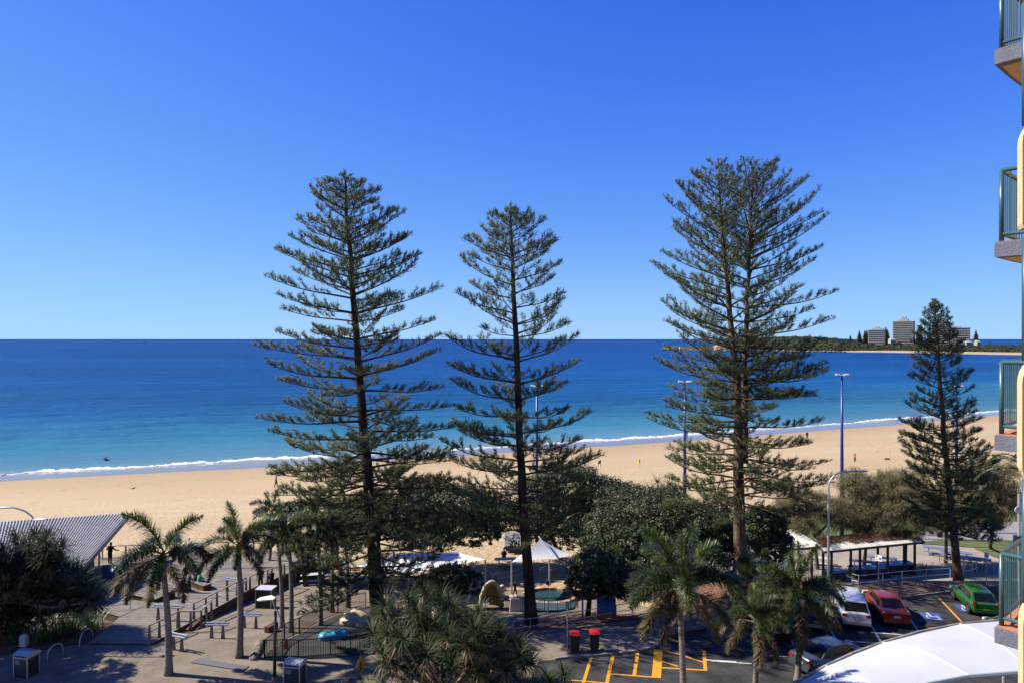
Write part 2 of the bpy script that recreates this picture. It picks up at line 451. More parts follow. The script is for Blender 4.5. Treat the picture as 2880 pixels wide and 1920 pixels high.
sea = MB().grid([[(-60000, 60, SEA), (60000, 60, SEA)], [(-60000, 70000, SEA), (60000, 70000, SEA)]]).build('sea', sea_material())
struct(sea); sea['label'] = 'calm sea turning from turquoise at the shore to deep blue'

# the little breaking wave, a ragged rolled ridge of white water along the shore
def breaking_wave():
    rs = []
    r_ = np.random.default_rng(3)
    X = np.arange(-140, 200, .45)
    n1 = np.convolve(r_.normal(size=len(X)), np.ones(7) / 7, 'same'); n2 = np.convolve(r_.normal(size=len(X)), np.ones(40) / 40, 'same')
    prof = [(-1.0, -.05), (-.7, .06), (-.35, .16), (-.0, .24), (.4, .17), (.9, .07), (1.5, -.06)]
    for k, (o_, h_) in enumerate(prof):
        jit = r_.normal(size=len(X)) * .10
        row = []
        for i, x in enumerate(X):
            amp = clamp(.50 + n2[i] * 3.0 + .30 * math.sin(x * .05), .05, 1.0)
            y = shore(x) + 1.4 + o_ * amp + n1[i] * .5 + n2[i] * 6 + jit[i] * 1.2
            z = SEA + (h_ * amp * (1 + n1[i] * .6) + (jit[i] * .8 if 0 < k < 6 else 0)) * .9
            row.append((x, y, z))
        rs.append(row)
    o = MB().grid(rs).build('breaking_wave', mat('foam', (.62, .63, .64), (.52, .55, .56), 2.5, rough=.8, bump=1.0, bscale=3), smooth=True)
    tag(o, 'thin line of white breaking surf along the water edge', 'surf', kind='stuff')
breaking_wave()

# ================================================================ GROUND SHEETS, KERBS, MARKINGS
def paver_material(name, c1, c2, sx, sy, rz, joint=.55):
    m = bpy.data.materials.new(name); n, l, b = nodes_of(m)
    geo = n.new('ShaderNodeNewGeometry'); mp = n.new('ShaderNodeMapping'); mp.inputs['Rotation'].default_value = (0, 0, rz)
    l.new(geo.outputs['Position'], mp.inputs['Vector'])
    br = n.new('ShaderNodeTexBrick'); l.new(mp.outputs['Vector'], br.inputs['Vector'])
    br.inputs['Color1'].default_value = (*c1, 1); br.inputs['Color2'].default_value = (*c2, 1); br.inputs['Mortar'].default_value = tuple(v * joint for v in c1) + (1,)
    br.inputs['Scale'].default_value = 1; br.inputs['Brick Width'].default_value = sx; br.inputs['Row Height'].default_value = sy; br.inputs['Mortar Size'].default_value = .012
    nz = n.new('ShaderNodeTexNoise'); nz.inputs['Scale'].default_value = .6; nz.inputs['Detail'].default_value = 8; l.new(geo.outputs['Position'], nz.inputs['Vector'])
    mr = n.new('ShaderNodeMapRange'); mr.inputs['From Min'].default_value = .3; mr.inputs['From Max'].default_value = .7; mr.inputs['To Min'].default_value = .72; mr.inputs['To Max'].default_value = 1.15; l.new(nz.outputs['Fac'], mr.inputs['Value'])
    hv = n.new('ShaderNodeHueSaturation'); l.new(br.outputs['Color'], hv.inputs['Color']); l.new(mr.outputs[0], hv.inputs['Value'])
    l.new(hv.outputs['Color'], b.inputs['Base Color']); b.inputs['Roughness'].default_value = .9; b.inputs['Specular IOR Level'].default_value = .2
    bp = n.new('ShaderNodeBump'); bp.inputs['Strength'].default_value = .5; bp.inputs['Distance'].default_value = .01; l.new(br.outputs['Fac'], bp.inputs['Height']); bp.invert = True
    l.new(bp.outputs['Normal'], b.inputs['Normal'])
    return m
M_PAVE = paver_material('promenade_paving', (.175, .142, .106), (.20, .164, .122), .8, .4, R(-25), .8)
M_PATH = mat('concrete_path', (.27, .22, .155), (.34, .28, .2), .8, rough=.9, bump=.3, bscale=6)
M_ASPH = mat('asphalt', (.030, .030, .032), (.060, .058, .056), .9, rough=.95, bump=.6, bscale=14, spec=.08)
M_KERB = mat('kerb_concrete', (.16, .148, .13), (.22, .20, .17), 2, rough=.9)
M_RED = paver_material('red_brick_paving', (.15, .10, .068), (.12, .078, .055), .4, .2, R(15))
M_MULCH = mat('bark_mulch', (.065, .030, .018), (.20, .10, .06), 7, rough=.95, bump=1.0, bscale=11, ramp=(.4, .6))
M_LAWN = mat('lawn_grass', (.050, .078, .016), (.105, .112, .032), .8, rough=.95, bump=.9, bscale=9)
M_RUB = mat('rubber_surface', (.022, .021, .020), (.050, .046, .042), 1.3, rough=.85, bump=.3, bscale=12)
M_YEL = mat('road_paint_yellow', (.55, .25, .015), (.38, .17, .015), 3, rough=.8, ramp=(.55, .75))
M_WHI = mat('road_paint_white', (.50, .50, .48), (.22, .22, .22), 3, rough=.8, ramp=(.5, .75))
M_BLU = mat('road_paint_blue', (.025, .065, .26), (.05, .09, .26), 3, rough=.8)

def xy(p): return (p.x, p.y)
KERB = [xy(P(1560, 1856)), xy(P(1600, 1851)), xy(P(1680, 1846)), xy(P(1746, 1839)), xy(P(1800, 1832)), xy(P(1840, 1822)), xy(P(1860, 1806)), (9.2, 41.4), (9.3, 42.0), (12, 42.6), (17.5, 44.5), (23, 46.2), (29, 47.9), (34, 49.3), (42, 51.6)]
# sealed promenade on the lower (left) side and paths
pv = struct(drape('promenade_pavement', [(-70, 24), (-2, 24), (1.5, 38.2), KERB[0], KERB[1], KERB[2], KERB[3], KERB[4], KERB[5], KERB[6], KERB[7], KERB[8], (11, 47), (8, 57), (-5, 58), (-9, 60), (-18, 60), (-19.5, 55), (-22, 52), (-34, 46), (-70, 46)], M_PAVE, .04, 1.0))
pv['label'] = 'buff paved promenade stepping down to the deck'
cp = struct(drape('car_park', [(-2, 24), (46, 24), (46, 51.5)] + list(reversed(KERB[1:])) + [(1.5, 38.2)], M_ASPH, .035, 2.0))
cp['label'] = 'dark asphalt car park in dappled shade'
# footpath of red brick along the head of the bays, and its concrete edge
fp = struct(drape('brick_footpath', [(9.5, 42.2), (12, 42.8), (17.5, 44.7), (23, 46.4), (29, 48.1), (34, 49.5), (42, 51.8), (41, 54), (33, 51.9), (28, 50.4), (22, 48.9), (16, 47.0), (11, 45.4)], M_RED, .14, 1.0, .14))
pe = struct(drape('path_edging', [(11, 45.5), (16, 47.1), (22, 49.0), (28, 50.5), (33, 52.0), (41, 54.1), (40.9, 54.35), (33, 52.25), (28, 50.75), (22, 49.25), (16, 47.35), (10.9, 45.75)], M_KERB, .17, 1.0, .12))
struct(drape('mulch_bed', [(10.9, 45.9), (16, 47.5), (22, 49.4), (28, 50.9), (33, 52.4), (41, 54.5), (41, 57.5), (33, 55.0), (24, 53.4), (16, 52.0), (10, 50)], M_MULCH, .08, 1.0))
struct(drape('mulch_bed', [xy(PT(1440, 1800)), xy(PT(1475, 1790)), xy(PT(1560, 1778)), xy(PT(1680, 1762)), xy(PT(1790, 1752)), (10.0, 46.5), (8.5, 48.8), xy(PT(1680, 1722)), xy(PT(1600, 1733)), xy(PT(1500, 1742)), xy(PT(1440, 1760))], M_MULCH, .10, .8))
struct(drape('picnic_pavement', [(9, 54), (16, 53), (24, 54.2), (33, 56), (46, 58.5), (47, 70), (40, 72.5), (24, 72), (12, 66), (8, 60)], mat('picnic_concrete', (.21, .18, .14), (.28, .24, .19), .5, rough=.9), .05, 1.0))
struct(drape('lawn', [(12, 66.2), (24, 72.2), (40, 72.7), (47.2, 70.2), (60, 68), (90, 70), (92, 92), (60, 86), (45, 83), (30, 81), (16, 78)], M_LAWN, .06, 2.0))
struct(drape('lawn', [(46.3, 58.7), (70, 60), (70, 67.5), (60, 67.6), (47.2, 69.8)], M_LAWN, .05, 2.0))
struct(drape('foreshore_path', [(42, 72.0), (47, 73.5), (56, 73), (70, 74), (90, 76), (90, 84), (68, 83), (54, 80), (47, 77), (40, 74.5)], mat('grey_path', (.19, .18, .17), (.24, .225, .21), .5, rough=.9), .085, 2.0))
struct(drape('garden_bed', [(-25.4, 40.6), (-26.6, 46), (-33.3, 50.6), (-42, 50), (-44, 42), (-30, 38.6), (-27, 39.4)], M_MULCH, .09, 1.0))
# playground floors
struct(drape('rubber_playground', [xy(PT(745, 1851)), xy(PT(800, 1808)), xy(PT(900, 1752)), xy(PT(976, 1722)), xy(PT(1040, 1705)), xy(PT(1110, 1740)), xy(PT(1110, 1838)), xy(PT(1040, 1842)), xy(PT(900, 1852))], M_RUB, .08, .8))
# sandy ground under the picnic tables and shade canopies
struct(drape('playground_sand', [(-8.5, 57), (-9, 62), (0, 64), (9, 62), (9, 57)], mat('brown_sand', (.29, .20, .115), (.36, .26, .155), .9, rough=.95, bump=.6, bscale=4), .07, 1.0))
# kerbs, one length per run
kb = MB()
for a, b in zip(KERB[:9], KERB[1:9]):
    kb.bar((a[0], a[1], ground_z(*a) + .075), (b[0], b[1], ground_z(*b) + .075), .16, .17)
struct(kb.build('kerb', M_KERB)); 
kb = MB()
for a, b in zip(KERB[8:], KERB[9:]):
    kb.bar((a[0], a[1], .075), (b[0], b[1], .075), .18, .17)
struct(kb.build('kerb', M_KERB))
ge = MB(); ge_pts = [PT(1455, 1795), PT(1475, 1790), PT(1560, 1778), PT(1680, 1762), PT(1790, 1752)]
for a, b in zip(ge_pts, ge_pts[1:]): ge.bar(a + Vector((0, 0, .1)), b + Vector((0, 0, .1)), .15, .16)
struct(ge.build('garden_edging', M_KERB))

def stripe(a, b, w, m, name, z=.05):
    d = Vector((b[0] - a[0], b[1] - a[1], 0)).normalized(); s = Vector((-d.y, d.x, 0)) * w / 2
    o = MB().add([(a[0] + s.x, a[1] + s.y, z), (a[0] - s.x, a[1] - s.y, z), (b[0] - s.x, b[1] - s.y, z), (b[0] + s.x, b[1] + s.y, z)], [(0, 1, 2, 3)]).build(name, m)
    return struct(o)
def zs(n, a, b, w, m, name, z=.046):
    stripe(xy(P(*Z(n, *a), .045)), xy(P(*Z(n, *b), .045)), w, m, name, z)
WL = 'white_bay_line'; YL = 'yellow_bay_line'
for n, a, b in ((6, (612, 985), (697, 1245)), (6, (985, 1060), (1075, 1232)), (6, (1330, 1030), (1445, 1225)), (7, (455, 985), (562, 1140))): zs(n, a, b, .11, M_WHI, WL)
for n, a, b in ((6, (1065, 1203), (1440, 1228)), (7, (150, 1135), (460, 1160)), (6, (500, 1333), (690, 1346)), (6, (0, 1378), (345, 1402)), (5, (1165, 1370), (1420, 1385)), (7, (0, 1215), (240, 1232))): zs(n, a, b, .10, M_WHI, WL, .050)
zs(7, (728, 848), (932, 1062), .13, M_YEL, YL); zs(7, (520, 1083), (724, 1104), .10, M_YEL, YL, .050)
for a, b, w in (((188, 1352), (122, 1568), .17), ((372, 1335), (322, 1568), .19), ((582, 1312), (553, 1506), .19), ((760, 1283), (741, 1520), .48), ((1145, 1290), (1158, 1460), .20)): zs(5, a, b, w, M_YEL, YL)
for a, b, w in (((345, 1488), (735, 1518), .12), ((0, 1540), (325, 1568), .12), ((765, 1435), (1165, 1458), .13), ((775, 1378), (925, 1425), .13), ((770, 1282), (925, 1318), .13), ((925, 1318), (1140, 1390), .13), ((830, 1185), (925, 1215), .13)): zs(5, a, b, w, M_YEL, YL, .050)
# wheelchair symbols painted in blue squares on two bays
def access_mark(c, rz, label):
    t = thing('access_symbol', label, 'road marking', (c[0], c[1], .05), rz, 'painted access symbols')
    MB().box((0, 0, .002), (1.15, 1.15, .004)).build('blue_square', M_BLU, t, world=False)
    s = MB()
    ring = [(0.02 + .36 * math.cos(R(a)), -.16 + .36 * math.sin(R(a)), .010) for a in range(130, 420, 20)]
    for a, b in zip(ring, ring[1:]): s.bar(a, b, .07, .004)
    s.bar((-.1, .30, .010), (-.06, -.1, .010), .12, .004); s.bar((-.08, -.08, .012), (.30, -.10, .012), .09, .004); s.bar((.28, -.1, .014), (.42, -.46, .014), .09, .004)
    s.lathe([(.11, 0), (.11, .004)], (-.12, .45, .008), 10)
    s.build('white_figure', M_WHI, t, world=False)
p = P(*Z(7, 665, 1000), .05); access_mark((p.x, p.y), R(-15), 'blue and white wheelchair symbol painted in the empty bay beside the orange car')
p = P(*Z(7, 965, 935), .05); access_mark((p.x, p.y), R(-15), 'blue wheelchair symbol painted in the bay of the green car, partly hidden by it')
# grey steel drain grate across the promenade
gt = thing('drain_grate', 'long grey steel drain grate set across the paving', 'drain', PT(620, 1867, .05))
a = PT(*Z(2, 440, 1375), .06); b = PT(*Z(2, 880, 1445), .06)
MB().bar(a, b, .55, .02).build('grate_base', mat('grate_dark', (.05, .05, .05), rough=.7), gt)
gb = MB(); d = (b - a); s = Vector((-d.y, d.x, 0)).normalized() * .26
for i in range(60):
    q = a + d * (i + .5) / 60 + Vector((0, 0, .018)); gb.bar(q - s, q + s, .045, .02)
gb.build('grate_bars', mat('galvanised', (.17, .17, .17), rough=.6, metal=.3), gt)

# ================================================================ TIMBER BOARDWALK
M_DECK = mat('deck_timber', (.20, .165, .13), (.34, .29, .235), 1.6, rough=.85, island=.0, bump=.25, bscale=12, stretch=(1, 1, 1))
DECKM = [mat('deck_timber_%s' % k, c, tuple(v * .78 for v in c), 2.2, rough=.85, spec=.2) for k, c in (('pale', (.23, .195, .155)), ('mid', (.195, .165, .13)), ('weathered', (.17, .147, .12)))]
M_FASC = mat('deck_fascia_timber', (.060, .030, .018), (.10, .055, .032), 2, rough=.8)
def deck_z(x, y): return lerp(.14, -2.0, clamp((y - 40) / 14.5))
def clip(poly, px, py, nx, ny):
    out = []
    for i in range(len(poly)):
        a = poly[i]; b = poly[(i + 1) % len(poly)]
        da = (a[0] - px) * nx + (a[1] - py) * ny; db = (b[0] - px) * nx + (b[1] - py) * ny
        if da >= 0: out.append(a)
        if (da >= 0) != (db >= 0):
            t = da / (da - db); out.append((a[0] + (b[0] - a[0]) * t, a[1] + (b[1] - a[1]) * t))
    return out
def plank_deck(parent, poly, ang, w, seed):
    r_ = random.Random(seed)
    ca, sa = math.cos(R(ang)), math.sin(R(ang)); nx, ny = -sa, ca
    ts = [p[0] * nx + p[1] * ny for p in poly]
    t = min(ts)
    while t < max(ts):
        q = clip(poly, nx * (t + .008), ny * (t + .008), nx, ny)
        if len(q) > 2: q = clip(q, nx * (t + w - .008), ny * (t + w - .008), -nx, -ny)
        if len(q) > 2:
            dz = r_.uniform(-.004, .004); n = len(q)
            top = [(p[0], p[1], deck_z(*p) + dz) for p in q]; bot = [(p[0], p[1], deck_z(*p) + dz - .04) for p in q]
            MB().add(top + bot, [tuple(range(n)), tuple(reversed(range(n, 2 * n)))] + [(i, n + i, n + (i + 1) % n, (i + 1) % n) for i in range(n)]).build('plank', r_.choice(DECKM), parent)
        t += w
bw = thing('boardwalk_deck', 'weathered timber boardwalk ramping down to a broad platform above the sand', 'boardwalk', (-26, 48, -1))
plank_deck(bw, [(-21.2, 40.2), (-21.0, 54.5), (-25.5, 54.5), (-26.5, 50), (-26.5, 46), (-25, 40.4)], 0, .235, 1)
plank_deck(bw, [(-21.0, 54.56), (-18.6, 59.6), (-22.6, 59.6), (-25.5, 54.56)], 0, .235, 2)
plank_deck(bw, [(-25.6, 54.56), (-22.7, 59.6), (-36, 58.2), (-33.5, 51), (-26.6, 46.3), (-26.6, 50.2)], 10, .235, 3)
plank_deck(bw, [(-36.1, 58.3), (-18.6, 60.3), (-16.8, 65.2), (-40, 62.5)], 56, .27, 4)
fr = MB()
def skirt(mb, a, b, h, n=14):
    top = []; bot = []
    for i in range(n + 1):
        x = lerp(a[0], b[0], i / n); y = lerp(a[1], b[1], i / n); top.append((x, y, deck_z(x, y) - .045)); bot.append((x, y, min(ground_z(x, y), deck_z(x, y) - .1) - .05))
    mb.grid([bot, top])
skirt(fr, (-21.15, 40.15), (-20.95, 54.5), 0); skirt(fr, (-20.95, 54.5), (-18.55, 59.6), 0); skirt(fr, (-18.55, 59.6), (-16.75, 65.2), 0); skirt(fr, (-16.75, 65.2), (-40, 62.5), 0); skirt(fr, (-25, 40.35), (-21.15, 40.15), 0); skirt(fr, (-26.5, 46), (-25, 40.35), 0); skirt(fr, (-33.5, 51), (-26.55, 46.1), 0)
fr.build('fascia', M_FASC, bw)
st = MB()
for a, b in (((-25.55, 54.5), (-22.65, 59.6)), ((-36.05, 58.25), (-18.6, 59.95)), ((-26.55, 50.1), (-25.55, 54.5)), ((-22.65, 59.6), (-18.6, 59.8))):
    st.bar((a[0], a[1], deck_z(*a) + .008), (b[0], b[1], deck_z(*b) + .008), .12, .012)
st.build('steel_strip', mat('steel_edge', (.20, .21, .23), rough=.5), bw)
# joist underlay so nothing shows between boards
ul = MB()
for q in ([(-21.2, 40.2), (-21.0, 54.5), (-25.5, 54.5), (-26.5, 50), (-26.5, 46), (-25, 40.4)],): ul.add([(p[0], p[1], deck_z(*p) - .06) for p in q], [tuple(range(len(q)))])
ul.build('joists', mat('dark_timber', (.02, .014, .010), rough=.9), bw)
# timber side steps under the handrail
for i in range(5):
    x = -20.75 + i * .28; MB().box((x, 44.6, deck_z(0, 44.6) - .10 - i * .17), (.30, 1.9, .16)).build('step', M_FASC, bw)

M_POST = mat('timber_post', (.12, .085, .055), (.24, .185, .13), 3, rough=.85)
M_RAILW = mat('timber_rail', (.17, .125, .09), (.26, .20, .15), 3, rough=.7)
M_STEEL = mat('stainless', (.22, .24, .29), rough=.4, metal=.4)
M_GALV = mat('galvanised_tube', (.34, .35, .36), (.42, .43, .44), 5, rough=.45, metal=.5)
def tapered_post(t, p, h=1.0, w0=.17, w1=.09, name='post'):
    a, b = w0 / 2, w1 / 2
    MB().add([(p[0] + s * a, p[1] + q * a * .7, p[2] - .1) for s, q in ((-1, -1), (1, -1), (1, 1), (-1, 1))] + [(p[0] + s * b, p[1] + q * b * .7, p[2] + h) for s, q in ((-1, -1), (1, -1), (1, 1), (-1, 1))],
             [(0, 3, 2, 1), (4, 5, 6, 7), (0, 1, 5, 4), (1, 2, 6, 5), (2, 3, 7, 6), (3, 0, 4, 7)]).build(name, M_POST, t)
def hand_rail(label, pts, zf, nposts, mid=True, cat='handrail', name='timber_handrail', h=1.05, group=None):
    pts = [Vector((p[0], p[1], zf(p[0], p[1]))) for p in pts]
    t = thing(name, label, cat, pts[0], 0, group)
    up = Vector((0, 0, h))
    for a, b in zip(pts, pts[1:]): MB().bar(a + up, b + up, .11, .06).build('top_rail', M_RAILW, t)
    if mid:
        off = Vector((0, 0, h * .62))
        for a, b in zip(pts, pts[1:]): MB().tube([a + off, b + off], .025, 6).build('grab_rail', M_STEEL, t)
    tot = [0.0]
    for a, b in zip(pts, pts[1:]): tot.append(tot[-1] + (b - a).length)
    for k in range(nposts):
        s = tot[-1] * (k + .5 * 0) / max(nposts - 1, 1)
        i = 0
        while i < len(pts) - 2 and s > tot[i + 1]: i += 1
        q = pts[i].lerp(pts[i + 1], (s - tot[i]) / max(tot[i + 1] - tot[i], 1e-6)); q.z = zf(q.x, q.y)
        tapered_post(t, q, h - .03)
    return t
hand_rail('long timber handrail running down the near ramp beside the paving', [(-21.35, 40.2), (-21.25, 43.4)], deck_z, 4)
hand_rail('short timber handrail turning out above the side steps', [(-21.25, 43.55), (-19.9, 43.6), (-19.9, 45.2)], lambda x, y: deck_z(0, 43.6), 5, mid=False)
hand_rail('long timber handrail along the upper edge of the ramp to the two standing men', [(-21.25, 45.6), (-21.15, 54.3)], deck_z, 6)
hand_rail('timber handrail at the head of the ramp beside the dark cabinet', [(-20.95, 54.6), (-19.2, 57.6)], deck_z, 3, mid=False)
hand_rail('low timber rail at the seaward edge where the man in black leans', [(-40, 62.2), (-30, 63.4), (-22, 64.3)], deck_z, 9, mid=False)
# leaning rails: pale blue-grey steel bars on tapered timber posts
def lean_rail(a, b, zf, label, h=.95):
    a = Vector((a[0], a[1], zf(*a[:2]))); b = Vector((b[0], b[1], zf(*b[:2])))
    b.z = (a.z + b.z) / 2; a.z = b.z
    t = thing('leaning_rail', label, 'rail', a, 0, 'leaning rails on the promenade')
    d = (b - a).normalized(); up = Vector((0, 0, h))
    sd = Vector((-d.y, d.x, 0)) * .09
    for q in (a, b): tapered_post(t, (q.x, q.y, q.z), h - .08, .22, .10)
    MB().tube([a + up - d * .35 + sd, b + up + d * .35 + sd], .065, 8).build('steel_bar', M_STEEL, t)
    MB().tube([a + up - d * .35 - sd + Vector((0, 0, -.06)), b + up + d * .35 - sd + Vector((0, 0, -.06))], .05, 8).build('steel_bar', M_STEEL, t)
def pp(n, x, y): q = PT(*Z(n, x, y)); return (q.x, q.y)
def dk(n, x, y):
    z = -1.0
    for _ in range(40):
        q = P(*Z(n, x, y), z); z = lerp(z, deck_z(q.x, q.y), .5)
    return (q.x, q.y)
lean_rail(pp(2, 265, 1290), pp(2, 335, 1305), ground_z, 'steel leaning rail beside the grey palm trunk at the foot of the ramp')
lean_rail(pp(2, 588, 1192), pp(2, 684, 1192), ground_z, 'steel leaning rail midway along the paved terrace')
lean_rail(pp(2, 866, 1105), pp(2, 964, 1108), ground_z, 'steel leaning rail on the upper paved terrace near the fence corner')
lean_rail(dk(2, 135, 1035), dk(2, 305, 1040), deck_z, 'steel leaning rail standing in the shade on the ramp boards')
lean_rail(dk(2, 720, 785), dk(2, 850, 800), deck_z, 'steel leaning rail on the sunny deck behind the leaning palm')
# timber lounge platforms on the deck
def lounge(c, sx, sy, rz, label, tilt=.25):
    z = deck_z(c[0], c[1]); t = thing('timber_lounge', label, 'bench', (c[0], c[1], z), rz)
    n = 8
    for i in range(n):
        y = lerp(-sy / 2, sy / 2, (i + .5) / n); zz = .45 + tilt * (i / (n - 1)) ** 2
        MB().box((0, y, zz), (sx, sy / n * .9, .05)).build('slat', rnd.choice(DECKM), t, world=False)
    MB().prism([(-sx / 2 + .06, -sy / 2 + .06), (sx / 2 - .06, -sy / 2 + .06), (sx / 2 - .06, sy / 2 - .06), (-sx / 2 + .06, sy / 2 - .06)], 0, .42).build('plinth', M_FASC, t, world=False)
c = dk(1, 1300, 850); lounge(c, 2.6, 1.9, R(-22), 'dark timber lounge platform on the deck beside the grey palm crown')
c = dk(2, 495, 775); lounge((c[0] - .3, c[1] + .5), 2.3, .8, R(-35), 'low pale timber bench where the woman in green sits', 0.0)
c = dk(2, 350, 790); lounge((c[0] - .6, c[1] + .4), 1.7, .9, R(-35), 'timber bench under the seated group in dark clothes', .1)
c = dk(2, 370, 465); lounge((c[0], c[1] + .3), 2.6, .6, R(8), 'brown timber bench at the sand edge of the deck', 0.0)
# small round tactile markers on the ramp boards
for i, (x, y) in enumerate(((680, 818), (541, 915))):
    c = dk(2, x, y); o = MB().lathe([(.20, 0), (.20, .012), (.13, .012), (.13, .004)], (c[0], c[1], deck_z(*c) + .012), 14).build('deck_marker', mat('marker_white', (.35, .37, .40), rough=.6))
    tag(o, ('round white ring marker on the ramp, the farther one', 'round white ring marker on the ramp, the nearer one')[i], 'marker', 'ring markers on the ramp')

# ================================================================ TREES
M_BARK = mat('pine_bark', (.020, .014, .010), (.065, .045, .032), 2.2, rough=.95, bump=1.0, bscale=9, stretch=(1, 1, .35), spec=.1)
M_BARKL = mat('pine_bark_warm', (.05, .032, .020), (.15, .10, .065), 2.2, rough=.95, bump=1.0, bscale=9, stretch=(1, 1, .35), spec=.1)
M_TWIG = mat('twig_bark', (.045, .032, .022), (.10, .075, .05), 5, rough=.95, spec=.1)
M_PINE = mat('pine_needles', (.038, .062, .022), (.100, .116, .044), .9, rough=.6, island=.45, spec=.25, trans=.12)

def polyat(pts, t):
    t = clamp(t) * (len(pts) - 1); i = min(int(t), len(pts) - 2)
    return pts[i].lerp(pts[i + 1], t - i)

def pine_tree(label, stems, seed, prof, whorl_gap, tuftiness, finger, droop, lift_top, group, nbr=(4, 6), mbark=None, bare=.18, first=.17, sub_gap=.44, avoid=None, thin=1.0, rise_r=(12, 28), top_stop=.99):
    """stems: list of (points, base radius, top radius); prof: height fraction -> branch length in metres"""
    r_ = random.Random(seed); nr = np.random.default_rng(seed)
    base = stems[0][0][0]
    t = thing('norfolk_pine', label, 'tree', base, 0, group)
    tr = MB(); lm = MB()
    tp = []; td = []; tl = []
    for si, (pts, r0, r1) in enumerate(stems):
        n = 26
        cl = [polyat(pts, i / (n - 1)) + Vector((r_.uniform(-.05, .05), r_.uniform(-.05, .05), 0)) * (1 if 0 < i < n - 1 else 0) for i in range(n)]
        rad = [lerp(r0, r1, (i / (n - 1)) ** .85) * (1.25 if i == 0 else 1) for i in range(n)]
        tr.tube(cl, rad, 10)
        H = cl[-1].z - cl[0].z
        z = H * (first if si == 0 else max(first, .22))
        k = 0
        while z < H * top_stop:
            f = z / H
            c = polyat(cl, f)
            Lm = prof(f)
            nb = r_.randint(*nbr) + (1 if f < .35 else 0)
            a0 = r_.uniform(0, 6.28)
            for b in range(nb):
                az = a0 + b * 6.283 / nb + r_.uniform(-.35, .35)
                if avoid and avoid(si, az, f): continue
                L = Lm * r_.uniform(.72, 1.12)
                if r_.random() < .08: L *= .55
                el0 = lerp(droop, lift_top, f ** 1.3) + r_.uniform(-6, 6)
                pts_b = []
                p = c + Vector((0, 0, r_.uniform(-.2, .2)))
                ns = 9
                rise = r_.uniform(*rise_r) * (1 if f < .75 else lerp(1, .35, (f - .75) / .25))
                fs = clamp(.42 + L * .30, .42, 1.0)
                for s in range(ns + 1):
                    pts_b.append(p.copy())
                    u = s / ns
                    el = R(el0 - 10 * math.sin(min(1, u * 1.5) * 3.14) * (1 - f) + rise * u * u)
                    azz = az + .15 * math.sin(u * 3 + b)
                    p = p + Vector((math.cos(azz) * math.cos(el), math.sin(azz) * math.cos(el), math.sin(el))) * (L / ns)
                br = .012 + .011 * L
                lm.tube(pts_b, [lerp(br, .010, s / ns) for s in range(ns + 1)], 4, cap=False)
                # side branchlets, flat sprays that sweep up
                s = bare * L + r_.uniform(0, .3)
                side = 1
                while s < L:
                    u = s / L
                    q = polyat(pts_b, u); q2 = polyat(pts_b, min(1, u + .05)); dr = (q2 - q)
                    if dr.length < 1e-6: dr = pts_b[-1] - pts_b[-2]
                    dr.normalize()
                    lat = Vector((-dr.y, dr.x, 0)).normalized() * side
                    sl = (.28 * min(1, L / 1.5) + .95 * math.sin(clamp(u * .93 + .06) * 3.14) ** .8 * min(1, L / 4)) * r_.uniform(.6, 1.25)
                    if u > .93: sl *= .6
                    dd = (dr * r_.uniform(.45, .9) + lat * r_.uniform(.5, 1.0) + Vector((0, 0, r_.uniform(.12, .5)))).normalized()
                    e1 = q + dd * sl * .55; dd2 = (dd + Vector((0, 0, .35))).normalized(); e2 = e1 + dd2 * sl * .45
                    if sl > .35: lm.tube([q, e1, e2], [.014, .010, .006], 3, cap=False)
                    nt = max(1, int(round(sl * tuftiness * (1.25 if f < .4 else 1.0 if f < .55 else lerp(1, .6, (f - .55) / .45)))))
                    for j in range(nt):
                        w = lerp(.3, 1.0, (j + r_.random() * .6) / nt) if nt > 1 else .8
                        pp = q.lerp(e1, w / .55) if w < .55 else e1.lerp(e2, (w - .55) / .45)
                        tp.append(pp); td.append((dd2 + dr * .35 + Vector((0, 0, .55))).normalized()); tl.append(finger * fs * r_.uniform(.75, 1.2))
                    side = -side
                    s += sub_gap * r_.uniform(.55, 1.3) * (.75 if u > .6 else 1) / thin
                # leader tufts at the tip
                for j in range(4 if L > 1.2 else 2):
                    w = 1 - j * .05
                    q = polyat(pts_b, w); tp.append(q); td.append(((pts_b[-1] - pts_b[-2]).normalized() + Vector((0, 0, .35 + .2 * j))).normalized()); tl.append(finger * fs * 1.05)
            gap = whorl_gap * lerp(1.25, .62, f) * (.70 if f < .40 else 1) * r_.uniform(.75, 1.25)
            z += gap; k += 1
        for j in range(5):
            tp.append(cl[-1] - Vector((0, 0, .12 * j))); td.append(Vector((r_.uniform(-.4, .4), r_.uniform(-.4, .4), 1)).normalized()); tl.append(finger * .8)
    tr.build('trunk', mbark or M_BARK, t, smooth=True)
    lm.build('limbs', M_TWIG, t)
    Pn = np.array([tuple(v) for v in tp]); Dn = np.array([tuple(v) for v in td]); Ln = np.array(tl)
    NF = 8
    Pf = np.repeat(Pn, NF, 0); Df = np.repeat(Dn, NF, 0); Lf = np.repeat(Ln, NF)
    N = len(Pf)
    Df = nrm(Df + nr.normal(size=(N, 3)) * .38)
    Pf = Pf + nr.normal(size=(N, 3)) * .055
    Lf = Lf * nr.uniform(.6, 1.15, N)
    me = spikes(Pf, Df, Lf, nr.uniform(.012, .021, N), M_PINE, 'crown')
    link('crown', me, t, True)
    return t

def stem(pix, y, zbase=None, ys=None):
    out = []
    for i, (px, py) in enumerate(pix):
        yy = y if ys is None else ys[i]
        out.append(PY(px, py, yy))
    if zbase is not None: out[0].z = zbase
    return out
def prof_tab(tab):
    def f(u):
        for (a, va), (b, vb) in zip(tab, tab[1:]):
            if u <= b: return lerp(va, vb, (u - a) / (b - a))
        return tab[-1][1]
    return f
